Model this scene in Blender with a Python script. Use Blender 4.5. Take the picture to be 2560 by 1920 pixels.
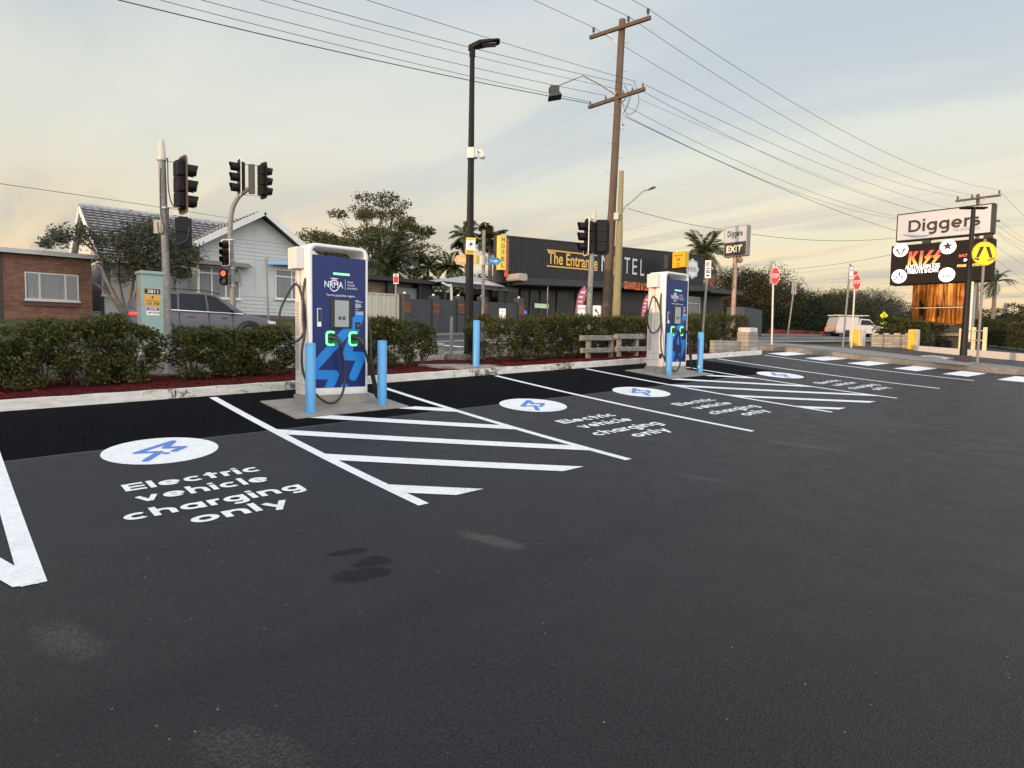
import bpy, math, random
import numpy as np
from mathutils import Vector, Matrix
random.seed(7); RNG = np.random.default_rng(11)
rad = math.radians
for o in list(bpy.data.objects): bpy.data.objects.remove(o)
SC = bpy.context.scene
COL = SC.collection

# ------------------------------------------------------------------ camera
FPX, PITCH, ROLL, YAW, EYE = 1625.39, 0.06573, -0.01701, 0.72762, 1.6
_cy, _sy = math.cos(YAW), math.sin(YAW)
_Fh = np.array([_sy, _cy, 0.]); _Rr = np.array([_cy, -_sy, 0.]); _Uu = np.array([0, 0, 1.])
CF = _Fh*math.cos(PITCH) - _Uu*math.sin(PITCH); _U0 = _Uu*math.cos(PITCH) + _Fh*math.sin(PITCH)
CR = _Rr*math.cos(ROLL) - _U0*math.sin(ROLL); CU = _U0*math.cos(ROLL) + _Rr*math.sin(ROLL)
cam_d = bpy.data.cameras.new('camera'); cam = bpy.data.objects.new('camera', cam_d); COL.objects.link(cam)
cam.matrix_world = Matrix(((CR[0], CU[0], -CF[0], 0), (CR[1], CU[1], -CF[1], 0), (CR[2], CU[2], -CF[2], EYE), (0, 0, 0, 1)))
cam_d.sensor_width = 36; cam_d.lens = 36*FPX/2560; cam_d.clip_end = 3000; cam_d.clip_start = .05
SC.camera = cam

# ------------------------------------------------------------------ world and sun
SUN_EL, SUN_AZ = rad(4.6), rad(-91)          # azimuth measured from +Y towards +X
W = bpy.data.worlds.new('World'); SC.world = W; W.use_nodes = True
nt = W.node_tree; N = nt.nodes; L = nt.links; N.clear()
def nd(t, **k):
    n = N.new(t)
    for a, b in k.items(): setattr(n, a, b)
    return n
def mth(op, a, b=None, clamp=False):
    n = nd('ShaderNodeMath', operation=op); n.use_clamp = clamp
    for i, v in enumerate((a, b)):
        if v is None: continue
        if isinstance(v, (int, float)): n.inputs[i].default_value = v
        else: L.new(v, n.inputs[i])
    return n.outputs[0]
tc = nd('ShaderNodeTexCoord'); sep = nd('ShaderNodeSeparateXYZ'); L.new(tc.outputs['Generated'], sep.inputs[0])
sky = nd('ShaderNodeTexSky', sky_type='NISHITA'); sky.sun_disc = False
sky.sun_elevation = SUN_EL; sky.sun_rotation = SUN_AZ; sky.air_density = 1.2; sky.dust_density = 2.0
bg1 = nd('ShaderNodeBackground'); bg1.inputs[1].default_value = 0.05; L.new(sky.outputs[0], bg1.inputs[0])
def lin(c): return tuple(((v/255)/12.92 if v/255 <= .04045 else ((v/255+.055)/1.055)**2.4) for v in c)
def ramp(stops, src):
    r = nd('ShaderNodeValToRGB'); r.color_ramp.interpolation = 'EASE'; e = r.color_ramp.elements
    while len(e) < len(stops): e.new(.5)
    for i, (p, c) in enumerate(stops): e[i].position = p; e[i].color = (*c, 1)
    L.new(src, r.inputs[0]); return r.outputs[0]
def mixc(f, a, b):
    m = nd('ShaderNodeMix', data_type='RGBA')
    if isinstance(f, (int, float)): m.inputs[0].default_value = f
    else: L.new(f, m.inputs[0])
    for i, v in ((6, a), (7, b)):
        if isinstance(v, tuple): m.inputs[i].default_value = (*v, 1)
        else: L.new(v, m.inputs[i])
    return m.outputs[2]
zc = mth('MAXIMUM', sep.outputs[2], 0.0)
# thin high cloud veil: pale cream near the horizon, grey blue higher up
base = ramp([(0, lin((224, 186, 150))), (.045, lin((232, 208, 172))), (.13, lin((226, 216, 190))), (.28, lin((219, 219, 208))), (.48, lin((190, 200, 209))), (.56, lin((190, 203, 218))), (.8, (1.00, 1.13, 1.36))], zc)
# cloud streaks on a flat layer
inv = mth('DIVIDE', 1.0, mth('ADD', zc, 0.09))
cmb = nd('ShaderNodeCombineXYZ'); L.new(mth('MULTIPLY', sep.outputs[0], inv), cmb.inputs[0]); L.new(mth('MULTIPLY', sep.outputs[1], inv), cmb.inputs[1])
def cloud(rot, sc, scale, det, lo, hi, w=0.0):
    mp = nd('ShaderNodeMapping'); mp.inputs['Rotation'].default_value = (0, 0, rot); mp.inputs['Scale'].default_value = sc; mp.inputs['Location'].default_value = (w, w*.7, 0)
    L.new(cmb.outputs[0], mp.inputs[0])
    n = nd('ShaderNodeTexNoise'); n.inputs['Scale'].default_value = scale; n.inputs['Detail'].default_value = det; n.inputs['Roughness'].default_value = .55; n.inputs['Distortion'].default_value = .6
    L.new(mp.outputs[0], n.inputs[0])
    return ramp([(lo, (0, 0, 0)), (hi, (1, 1, 1))], n.outputs[0])
c1 = cloud(rad(48), (1.0, .33, 1), .8, 6, .36, .68)
c2 = cloud(rad(48), (1.0, .22, 1), 1.5, 7, .46, .58, 4.3)
c4 = cloud(rad(44), (1.0, .2, 1), 1.9, 6, .52, .64, 13.7)
c3 = cloud(rad(36), (1.0, .45, 1), .75, 8, .42, .60, 9.1)
lowm = ramp([(.02, (1, 1, 1)), (.30, (0, 0, 0))], zc)
highm = ramp([(.1, (0, 0, 0)), (.35, (1, 1, 1))], zc)
col = mixc(mth('MULTIPLY', c1, .62), base, ramp([(0, lin((246, 204, 160))), (.10, lin((238, 220, 190))), (.35, lin((234, 232, 222))), (.6, lin((214, 218, 221)))], zc))
col = mixc(mth('MULTIPLY', mth('MULTIPLY', c2, lowm), .9), col, lin((178, 172, 172)))
col = mixc(mth('MULTIPLY', mth('MULTIPLY', c4, lowm), .65), col, lin((246, 212, 172)))
col = mixc(mth('MULTIPLY', mth('MULTIPLY', c3, highm), .62), col, lin((176, 188, 203)))
# warm glow round the low sun (behind and left of the camera)
sdir = Vector((math.sin(SUN_AZ)*math.cos(SUN_EL), math.cos(SUN_AZ)*math.cos(SUN_EL), math.sin(SUN_EL)))
dp = nd('ShaderNodeVectorMath', operation='DOT_PRODUCT'); L.new(tc.outputs['Generated'], dp.inputs[0]); dp.inputs[1].default_value = sdir
glow = mth('POWER', mth('MAXIMUM', dp.outputs['Value'], 0.0), 9.0)
col = mixc(glow, col, (1.7, 1.05, .55))
broad = mth('POWER', mth('MAXIMUM', mth('ADD', mth('MULTIPLY', sep.outputs[0], -.40), mth('MULTIPLY', sep.outputs[1], -.92)), 0.0), 1.0)
col = mixc(broad, col, (2.7, 2.65, 2.6))
below = ramp([(.0, (0, 0, 0)), (.004, (1, 1, 1))], mth('ADD', sep.outputs[2], .002))
bg2 = nd('ShaderNodeBackground'); bg2.inputs[1].default_value = 0.97; L.new(col, bg2.inputs[0])
add = nd('ShaderNodeAddShader'); L.new(bg1.outputs[0], add.inputs[0]); L.new(bg2.outputs[0], add.inputs[1])
wo = nd('ShaderNodeOutputWorld'); L.new(add.outputs[0], wo.inputs[0])

sd = bpy.data.lights.new('sun', 'SUN'); sd.energy = 3.4; sd.angle = rad(.5); sd.color = (1, .64, .36)
so = bpy.data.objects.new('sun', sd); COL.objects.link(so); so.rotation_euler = sdir.to_track_quat('Z', 'Y').to_euler()
SC.view_settings.view_transform = 'Standard'; SC.view_settings.look = 'None'; SC.view_settings.exposure = 0; SC.view_settings.gamma = 1
SC.cycles.max_bounces = 6; SC.cycles.transparent_max_bounces = 8

# ------------------------------------------------------------------ picking helpers (pixels of the 2560x1920 photo -> world points)
def ray(px, py): return CF + CR*(px-1280)/FPX - CU*(py-960)/FPX
def at(px, py, d): return np.array([0, 0, EYE]) + ray(px, py)*d
def onY(px, py, Y): r = ray(px, py); return np.array([0, 0, EYE]) + r*(Y/r[1])
def onX(px, py, X): r = ray(px, py); return np.array([0, 0, EYE]) + r*(X/r[0])

# ------------------------------------------------------------------ ground heights
KY = 9.62
YK = [(9.62, .657), (10.2, .69), (13, .76), (16, .86), (20, 1.0), (23.3, 1.1), (25.5, 1.2), (26.4, 1.4), (30.5, 2.05), (34, 2.25), (60, 2.7), (120, 3.1), (600, 3.6)]
def hx(x):
    if x < -30: x = -30 - (-30-x)*.2
    if x <= 24: return .036045*x
    return .8651 + .015*(min(x, 90)-24)
def hy(y):
    if y <= 0: return .01545*max(y, -30)
    if y <= KY: return .01545*y + .0068907*y*y - .00014477*y**3
    for (a, za), (b, zb) in zip(YK, YK[1:]):
        if y <= b: return za + (zb-za)*(y-a)/(b-a)
    return YK[-1][1]
def T(x, y):
    h = hy(y)
    if y > 25.5 and x > 42:      # the yards rise behind the far kerb, but not beyond the motel
        f = min(1., (x-42)/10); h = h*(1-f)+f*min(h, 1.2+.004*(y-25.5))
    return hx(x) + h

# ------------------------------------------------------------------ text (all strings are turned to meshes before the scene fills up)
def _mk_text(s, off=0.0):
    cu = bpy.data.curves.new('t', 'FONT'); cu.body = s; cu.offset = off; cu.resolution_u = 4; cu.size = 1
    ob = bpy.data.objects.new('t', cu); COL.objects.link(ob)
    dg = bpy.context.evaluated_depsgraph_get(); me = bpy.data.meshes.new_from_object(ob.evaluated_get(dg))
    v = [(p.co.x, p.co.y) for p in me.vertices]; f = [tuple(p.vertices) for p in me.polygons]
    bpy.data.objects.remove(ob); bpy.data.curves.remove(cu); bpy.data.meshes.remove(me)
    return v, f
_TC = {}
def text(s, bold=0.0):
    k = (s, bold)
    if k not in _TC: _TC[k] = _mk_text(s, bold)
    return _TC[k]
for s, b in [('E', .02), ('Electric', .02), ('vehicle', .02), ('charging', .02), ('only', .02), ('NRMA', .03), ('ROAD', 0), ('TRAVEL', 0), ('REWARDS', 0), ('Yours for going further, together.', 0),
             ('Diggers', .02), ('THE ENTRANCE', .01), ('EXIT', .04), ('STOP', .01), ('KISS', .05), ('AUSTRALIAN KISS', .02), ('TRIBUTE SHOW!', .02), ('SAT 4', .02), ('OCT', .02), ('FREE ENTRY', .02),
             ('The Entrance', .02), ('MOTEL', 0), ('M', .01), ('O', .01), ('T', .01), ('L', .01), ('3811', .01), ('131 700', .02), ('DANGER', .02), ('240 VOLTS', .02), ('Central', .01), ('Coast', .01), ('GRANVILLE & CO', .03),
             ('ONE', .01), ('WAY', .01), ('GIVE WAY', .01), ('TO', .01), ('The Entrance', 0), ('DRIVE', .02), ('KEEP', 0), ('LEFT', 0), ('NO', 0), ('P', 0), ('OPEN', 0), ('SLOW', .02)]: text(s, b)


# geometric round lettering drawn as strokes (single storey a and g), used for the road words and the club name
def geo(s, w=.15, gap=.085, step=.0003):
    xh = .54; r = (xh-w)/2; polys = []; x = 0.
    def arc(cx, cy, rx, ry, a0, a1, n=None):
        n = n or max(4, int(abs(a1-a0)/14)); return [(cx+rx*math.cos(rad(a0+(a1-a0)*i/n)), cy+ry*math.sin(rad(a0+(a1-a0)*i/n))) for i in range(n+1)]
    for ch in s:
        S = []; L = lambda *p: S.append(list(p))
        if ch == ' ': x += .28; continue
        h = w/2; R = r+h
        if ch in 'oagecd':
            c = (x+R, xh/2)
            if ch in 'oag': S.append(arc(*c, r, r, 0, 360, 26)); adv = 2*R
            if ch == 'c': S.append(arc(*c, r, r, 48, 312)); adv = 2*R*.90
            if ch == 'e': S.append(arc(*c, r, r, 0, 318)); L((x+w*.6, xh/2-.01), (x+2*R-w*.35, xh/2-.01)); adv = 2*R
            if ch == 'a': L((x+2*r+h*.9, 0), (x+2*r+h*.9, xh)); adv = 2*r+h*2
            if ch == 'g': sx_ = x+2*r+h*.9; L((sx_, xh), (sx_, -.04)); S.append(arc(sx_-r*.88, -.04, r*.88, .13, 0, -140)); adv = 2*r+h*2
        elif ch in 'nh':
            L((x+h, 0), (x+h, xh if ch == 'n' else .76)); S.append(arc(x+h+r*.92, xh-h-r*.92, r*.92, r*.92, 170, 0)+[(x+h+2*r*.92, 0)]); adv = 2*r*.92+2*h
        elif ch == 'r': L((x+h, 0), (x+h, xh)); S.append(arc(x+h+r*.8, xh-h-r*.8, r*.8, r*.8, 165, 70)); adv = h+r*.98
        elif ch == 'i': L((x+h, 0), (x+h, xh)); L((x+h, .62), (x+h, .62+w*.9)); adv = w
        elif ch == 'l': L((x+h, 0), (x+h, .76)); adv = w
        elif ch == 't': L((x+.17, 0), (x+.17, .70)); L((x, xh-h*.9), (x+.36, xh-h*.9)); adv = .36
        elif ch in 'vy':
            L((x+h, xh), (x+.28, 0)) if ch == 'v' else L((x+h, xh), (x+.28, .06)); L((x+.56-h, xh), (x+.28 if ch == 'v' else x+.56-h-(.28-h)*1.42, 0 if ch == 'v' else -.20)); adv = .56
        elif ch == 'E': L((x+h, 0), (x+h, .73)); [L((x+w, y), (x+.50, y)) for y in (h, .365, .73-h)]; adv = .50
        elif ch == 'D': L((x+h, 0), (x+h, .73)); S.append([(x+w, h), (x+.30, h)]+arc(x+.30, .365, .365-h, .365-h, -90, 90)+[(x+w, .73-h)]); adv = .30+.365
        elif ch == 's': q = r*.52+.01; S.append(arc(x+R*.8, xh-h-q, r*.72, q, 35, 270)+arc(x+R*.8, h+q, r*.72, q, 90, -145)); adv = R*1.6
        else: adv = .3
        polys += S; x += adv+gap
    V, F, lay = [], [], []
    for k, P in enumerate(polys):
        P = np.array(P); n = len(P); closed = np.linalg.norm(P[0]-P[-1]) < 1e-6; b = len(V)
        for i in range(n):
            d = (P[(i+1) % (n-1)]-P[i-1 if i else n-2]) if closed else P[min(i+1, n-1)]-P[max(i-1, 0)]; d = d/np.linalg.norm(d); m = np.array([-d[1], d[0]])*w/2; V += [tuple(P[i]+m), tuple(P[i]-m)]; lay += [k % 4, k % 4]
        for i in range(n-1): F.append((b+2*i+1, b+2*i+3, b+2*i+2, b+2*i))
    return V, F, [l*step for l in lay]
def geo_put(mb, s, w, fn):      # fn maps (u 0..1, v in capitals, layer) to a point
    V, F, Z = geo(s, w); xs = [p[0] for p in V]; a, b = min(xs), max(xs); mb.add([fn((p[0]-a)/(b-a), p[1]/.73, z) for p, z in zip(V, Z)], F)

# ------------------------------------------------------------------ materials
MATS = {}
def mat(name, col, rough=.6, metal=0., var=.0, scale=8., bump=0., bscale=None, emit=None, estr=1., spec=.5, island=0., trans=0., streak=None, coat=0., var2=None):
    if name in MATS: return MATS[name]
    m = bpy.data.materials.new(name); m.use_nodes = True; t = m.node_tree; b = t.nodes['Principled BSDF']
    b.inputs['Roughness'].default_value = rough; b.inputs['Metallic'].default_value = metal
    b.inputs['Specular IOR Level'].default_value = spec; b.inputs['Coat Weight'].default_value = coat; b.inputs['Coat Roughness'].default_value = .06
    b.inputs['Base Color'].default_value = (*col, 1)
    tcn = t.nodes.new('ShaderNodeTexCoord')
    src = None
    if var or streak:
        mp = t.nodes.new('ShaderNodeMapping'); t.links.new(tcn.outputs['Object'], mp.inputs[0])
        if streak: mp.inputs['Scale'].default_value = streak
        n = t.nodes.new('ShaderNodeTexNoise'); n.inputs['Scale'].default_value = scale; n.inputs['Detail'].default_value = 6; n.inputs['Roughness'].default_value = .65
        t.links.new(mp.outputs[0], n.inputs[0])
        r = t.nodes.new('ShaderNodeValToRGB'); e = r.color_ramp.elements; e[0].position = .32; e[1].position = .68
        lo = var2 if var2 else tuple(c*(1-var) for c in col); hi = tuple(min(1, c*(1+var*.7)) for c in col) if not var2 else col
        e[0].color = (*lo, 1); e[1].color = (*hi, 1); t.links.new(n.outputs[0], r.inputs[0]); src = r.outputs[0]
    if island:
        g = t.nodes.new('ShaderNodeNewGeometry'); r2 = t.nodes.new('ShaderNodeValToRGB'); e = r2.color_ramp.elements
        e[0].color = (*tuple(c*(1-island) for c in col), 1); e[1].color = (*tuple(min(1, c*(1+island)) for c in col), 1)
        em = r2.color_ramp.elements.new(.9); em.color = (*tuple(min(1, c*(1+island*.5)) for c in col), 1); e[-1].color = (min(1, col[0]*2.6), min(1, col[1]*1.9), col[2]*1.3, 1)
        t.links.new(g.outputs['Random Per Island'], r2.inputs[0]); src = r2.outputs[0]
    if src: t.links.new(src, b.inputs['Base Color'])
    if bump:
        n2 = t.nodes.new('ShaderNodeTexNoise'); n2.inputs['Scale'].default_value = bscale or scale*4; n2.inputs['Detail'].default_value = 5
        t.links.new(tcn.outputs['Object'], n2.inputs[0]); bp = t.nodes.new('ShaderNodeBump'); bp.inputs['Strength'].default_value = min(1, bump); bp.inputs['Distance'].default_value = .02
        t.links.new(n2.outputs[0], bp.inputs['Height']); t.links.new(bp.outputs[0], b.inputs['Normal'])
    if emit:
        b.inputs['Emission Color'].default_value = (*emit, 1); b.inputs['Emission Strength'].default_value = estr
    if trans:
        tr = t.nodes.new('ShaderNodeBsdfTranslucent'); mx = t.nodes.new('ShaderNodeMixShader'); mx.inputs[0].default_value = trans
        if src: t.links.new(src, tr.inputs[0])
        else: tr.inputs[0].default_value = (*col, 1)
        out = t.nodes['Material Output']; t.links.new(b.outputs[0], mx.inputs[1]); t.links.new(tr.outputs[0], mx.inputs[2]); t.links.new(mx.outputs[0], out.inputs[0])
    MATS[name] = m; return m

def asphalt_mat(name, kind):
    m = bpy.data.materials.new(name); m.use_nodes = True; t = m.node_tree; b = t.nodes['Principled BSDF']; n_ = t.nodes.new; lk = t.links.new
    tcn = n_('ShaderNodeTexCoord'); sp = n_('ShaderNodeSeparateXYZ'); lk(tcn.outputs['Object'], sp.inputs[0])
    def noise(s, d=4, r=.6, vec=None, dist=0.):
        n = n_('ShaderNodeTexNoise'); n.inputs['Scale'].default_value = s; n.inputs['Detail'].default_value = d; n.inputs['Roughness'].default_value = r; n.inputs['Distortion'].default_value = dist
        lk(vec or tcn.outputs['Object'], n.inputs[0]); return n.outputs[0]
    def rmp(src, a, ca, c, cc):
        r = n_('ShaderNodeValToRGB'); e = r.color_ramp.elements; e[0].position = a; e[0].color = (*ca, 1); e[1].position = c; e[1].color = (*cc, 1); lk(src, r.inputs[0]); return r.outputs[0]
    def mix(f, a, c, mode='MIX'):
        x = n_('ShaderNodeMix'); x.data_type = 'RGBA'; x.blend_type = mode
        if isinstance(f, float): x.inputs[0].default_value = f
        else: lk(f, x.inputs[0])
        for i, v in ((6, a), (7, c)):
            if isinstance(v, tuple): x.inputs[i].default_value = (*v, 1)
            else: lk(v, x.inputs[i])
        return x.outputs[2]
    def ma(op, a, c=None):
        x = n_('ShaderNodeMath'); x.operation = op
        for i, v in enumerate((a, c)):
            if v is None: continue
            if isinstance(v, (int, float)): x.inputs[i].default_value = v
            else: lk(v, x.inputs[i])
        return x.outputs[0]
    big = noise(.35, 5, .6); mid = noise(3., 6, .65); fine = noise(150, 3, .7); grit = noise(70, 2, .8)
    old = mix(rmp(big, .35, (0, 0, 0), .7, (1, 1, 1)), (.0060, .0052, .0057), (.0145, .0129, .0138))
    old = mix(rmp(mid, .35, (0, 0, 0), .75, (1, 1, 1)), old, (.0105, .0092, .0097))
    new = mix(rmp(mid, .3, (0, 0, 0), .7, (1, 1, 1)), (.003, .003, .0042), (.0055, .0055, .0075))
    if kind == 'park':
        wob = ma('MULTIPLY', ma('SUBTRACT', noise(1.1, 3), .5), .05)
        yy = ma('ADD', sp.outputs[1], wob)
        isnew = ma('GREATER_THAN', yy, 7.36); inx = ma('LESS_THAN', sp.outputs[0], 15.2)
        newm = ma('MULTIPLY', isnew, inx)
        c = mix(newm, old, new)
        seam = ma('MULTIPLY', ma('LESS_THAN', ma('ABSOLUTE', ma('SUBTRACT', yy, 7.35)), .013), inx)
        c = mix(ma('MULTIPLY', seam, .5), c, (.13, .12, .11))
        # roller mark along the joint of two paving passes, oily spill and dusty scuffs: stains with shapes of their own
        line = ma('ABSOLUTE', ma('ADD', ma('SUBTRACT', sp.outputs[1], 2.85), ma('MULTIPLY', ma('SUBTRACT', noise(.8, 3), .5), .5)))
        band = rmp(line, 0., (1, 1, 1), .24, (0, 0, 0))
        c = mix(ma('MULTIPLY', band, .75), c, (.0035, .0035, .004))
        def blob(x, y, rx, ry, rotz, soft, wob_s, wob_a):
            dx = ma('SUBTRACT', sp.outputs[0], x); dy = ma('SUBTRACT', sp.outputs[1], y); cr, sr = math.cos(rotz), math.sin(rotz)
            u = ma('DIVIDE', ma('ADD', ma('MULTIPLY', dx, cr), ma('MULTIPLY', dy, sr)), rx); v = ma('DIVIDE', ma('SUBTRACT', ma('MULTIPLY', dy, cr), ma('MULTIPLY', dx, sr)), ry)
            d = ma('SQRT', ma('ADD', ma('MULTIPLY', u, u), ma('MULTIPLY', v, v)))
            d = ma('ADD', d, ma('MULTIPLY', ma('SUBTRACT', noise(wob_s, 4), .5), wob_a))
            return rmp(d, 1-soft, (1, 1, 1), 1., (0, 0, 0))
        wet = 0.
        for bx_, by_, rx, ry in BLOBS_DARK: bm = blob(bx_, by_, rx, ry, -.25, .22, 5, 1.5); c = mix(ma('MULTIPLY', bm, .6), c, (.006, .006, .007)); wet = ma('MAXIMUM', wet, bm)
        for bx_, by_, rx, ry, k in BLOBS_DUST: c = mix(ma('MULTIPLY', blob(bx_, by_, rx, ry, -1.25, .5, 4, 1.2), k), c, (.085, .078, .068))
        pv = n_('ShaderNodeTexVoronoi'); pv.inputs['Scale'].default_value = 42; lk(tcn.outputs['Object'], pv.inputs[0])
        pit = rmp(pv.outputs['Distance'], .16, (1, 1, 1), .30, (0, 0, 0)); wide = rmp(line, 0., (1, 1, 1), .75, (.12, .12, .12))
        pm = ma('MULTIPLY', pit, ma('MULTIPLY', wide, rmp(noise(2.3, 5, .7), .45, (0, 0, 0), .62, (1, 1, 1)))); c = mix(ma('MULTIPLY', pm, .9), c, (.002, .002, .002))
    elif kind == 'road': c = mix(.5, old, (.09, .088, .085))
    else: c = old
    gm = rmp(grit, .38, (.3, .3, .3), .64, (2.1, 2.1, 2.1)); c = mix(1.0, c, gm, 'MULTIPLY')
    c = mix(ma('MULTIPLY', rmp(noise(210, 2, .8), .62, (0, 0, 0), .72, (1, 1, 1)), .45), c, (.10, .095, .097)) if kind != 'road' else c
    vor = n_('ShaderNodeTexVoronoi'); vor.inputs['Scale'].default_value = 95; lk(tcn.outputs['Object'], vor.inputs[0])
    speck = n_('ShaderNodeTexVoronoi'); speck.inputs['Scale'].default_value = 13; speck.inputs['Randomness'].default_value = 1; lk(tcn.outputs['Object'], speck.inputs[0])
    spk = rmp(speck.outputs['Distance'], .038, (1, 1, 1), .065, (0, 0, 0)); pick = rmp(noise(5, 2), .50, (0, 0, 0), .56, (1, 1, 1))
    c = mix(ma('MULTIPLY', ma('MULTIPLY', spk, pick), .9), c, (.34, .33, .32))
    dk = n_('ShaderNodeTexVoronoi'); dk.inputs['Scale'].default_value = 9; lk(tcn.outputs['Object'], dk.inputs[0])
    c = mix(ma('MULTIPLY', rmp(dk.outputs['Distance'], .03, (1, 1, 1), .07, (0, 0, 0)), .6), c, (.008, .008, .009))
    lk(c, b.inputs['Base Color']); b.inputs['Specular Tint'].default_value = (.90, .93, 1.0, 1)
    rg = rmp(mid, .3, (.44, .44, .44), .75, (.58, .58, .58)); rg = mix(newm, rg, (.95, .95, .95)) if kind == 'park' else rg; lk(rg, b.inputs['Roughness']); b.inputs['Specular IOR Level'].default_value = .30
    if kind == 'park': lk(ma('MULTIPLY', ma('ADD', ma('MULTIPLY', newm, -.33), .38), ma('SUBTRACT', 1.0, ma('MULTIPLY', wet, .55))), b.inputs['Specular IOR Level'])
    bp = n_('ShaderNodeBump'); bp.inputs['Strength'].default_value = .75; bp.inputs['Distance'].default_value = .013
    h = ma('ADD', ma('MULTIPLY', vor.outputs['Distance'], 1.0), ma('MULTIPLY', fine, .6)); h = ma('ADD', h, ma('MULTIPLY', noise(9, 4), .9)); lk(h, bp.inputs['Height'])
    lk(bp.outputs[0], b.inputs['Normal'])
    return m

# ------------------------------------------------------------------ mesh builder
class MB:
    def __init__(s): s.v = []; s.f = []
    def add(s, v, f):
        n = len(s.v); s.v += [tuple(map(float, p)) for p in v]; s.f += [tuple(i+n for i in q) for q in f]; return s
    def box(s, a, b):
        (x0, y0, z0), (x1, y1, z1) = a, b
        return s.add([(x0, y0, z0), (x1, y0, z0), (x1, y1, z0), (x0, y1, z0), (x0, y0, z1), (x1, y0, z1), (x1, y1, z1), (x0, y1, z1)],
                     [(0, 3, 2, 1), (4, 5, 6, 7), (0, 1, 5, 4), (1, 2, 6, 5), (2, 3, 7, 6), (3, 0, 4, 7)])
    def obox(s, c, ax, ay, az, sx, sy, sz):          # oriented box: centre, three unit axes, three full sizes
        c, ax, ay, az = map(np.array, (c, ax, ay, az)); P = []
        for k in (-1, 1):
            for i, j in ((-1, -1), (1, -1), (1, 1), (-1, 1)): P.append(c+ax*i*sx/2+ay*j*sy/2+az*k*sz/2)
        return s.add(P, [(0, 3, 2, 1), (4, 5, 6, 7), (0, 1, 5, 4), (1, 2, 6, 5), (2, 3, 7, 6), (3, 0, 4, 7)])
    def beam(s, p, q, w, h, up=(0, 0, 1)):
        p, q = np.array(p, float), np.array(q, float); d = q-p; ln = np.linalg.norm(d); d /= ln; r = np.cross(d, up); r /= np.linalg.norm(r); u = np.cross(r, d)
        return s.obox((p+q)/2, d, r, u, ln, w, h)
    def cyl(s, p, q, r0, r1=None, n=14, caps=True):
        return s.tube([p, q], [r0, r0 if r1 is None else r1], n, caps)
    def tube(s, pts, r, n=10, caps=True):
        pts = [np.array(p, float) for p in pts]; m = len(pts)
        if isinstance(r, (int, float)): r = [r]*m
        d0 = pts[1]-pts[0]; up = np.array([0, 0, 1.]) if abs(d0[2]) < .9*np.linalg.norm(d0) else np.array([1., 0, 0])
        base = len(s.v); rr = np.cross(d0, up); rr /= np.linalg.norm(rr)
        for i, p in enumerate(pts):
            d = pts[min(i+1, m-1)]-pts[max(i-1, 0)]; d /= (np.linalg.norm(d)+1e-9)
            rr = rr - d*(rr@d); rr /= (np.linalg.norm(rr)+1e-9); u = np.cross(rr, d)
            for k in range(n):
                a = 2*math.pi*k/n; q = p+(rr*math.cos(a)+u*math.sin(a))*r[i]; s.v.append((float(q[0]), float(q[1]), float(q[2])))
        for i in range(m-1):
            for k in range(n):
                a = base+i*n+k; b = base+i*n+(k+1) % n; s.f.append((a, b, b+n, a+n))
        if caps: s.f.append(tuple(base+k for k in range(n-1, -1, -1))); s.f.append(tuple(base+(m-1)*n+k for k in range(n)))
        return s
    def prism(s, poly, fr, t0, t1):                  # poly: 2D points, fr: (origin, axis u, axis v, normal)
        o, u, v, n = map(np.array, fr); k = len(poly)
        P = [o+u*a+v*b+n*t0 for a, b in poly]+[o+u*a+v*b+n*t1 for a, b in poly]
        return s.add(P, [tuple(range(k-1, -1, -1)), tuple(range(k, 2*k))]+[(i, (i+1) % k, (i+1) % k+k, i+k) for i in range(k)])
    def flat(s, poly, fr, t=0.):
        o, u, v, n = map(np.array, fr); return s.add([o+u*a+v*b+n*t for a, b in poly], [tuple(range(len(poly)))])
    def text(s, body, fr, x0, y0, w, h, t=.002, bold=0., by='box'):   # fits the string into a box of width w; h is height of the box, or of a capital when by='cap'
        V, Fc = text(body, bold)
        xs = [p[0] for p in V]; ys = [p[1] for p in V]; a, b = min(xs), max(xs); c, d = min(ys), max(ys)
        if by == 'cap': sy = h/.73; oy = 0.
        else: sy = h/(d-c); oy = c
        o, u, v, n = map(np.array, fr)
        return s.add([o+u*(x0+(p[0]-a)/(b-a)*w)+v*(y0+(p[1]-oy)*sy)+n*t for p in V], Fc)
    def blob(s, c, r, nu=12, nv=8):
        c = np.array(c, float); r = np.array(r, float)*np.ones(3); V = []; F = []
        for j in range(nv+1):
            th = math.pi*j/nv
            for i in range(nu):
                ph = 2*math.pi*i/nu; V.append(c+r*np.array([math.sin(th)*math.cos(ph), math.sin(th)*math.sin(ph), math.cos(th)]))
        for j in range(nv):
            for i in range(nu): F.append((j*nu+i, (j+1)*nu+i, (j+1)*nu+(i+1) % nu, j*nu+(i+1) % nu))
        return s.add(V, F)

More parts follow.
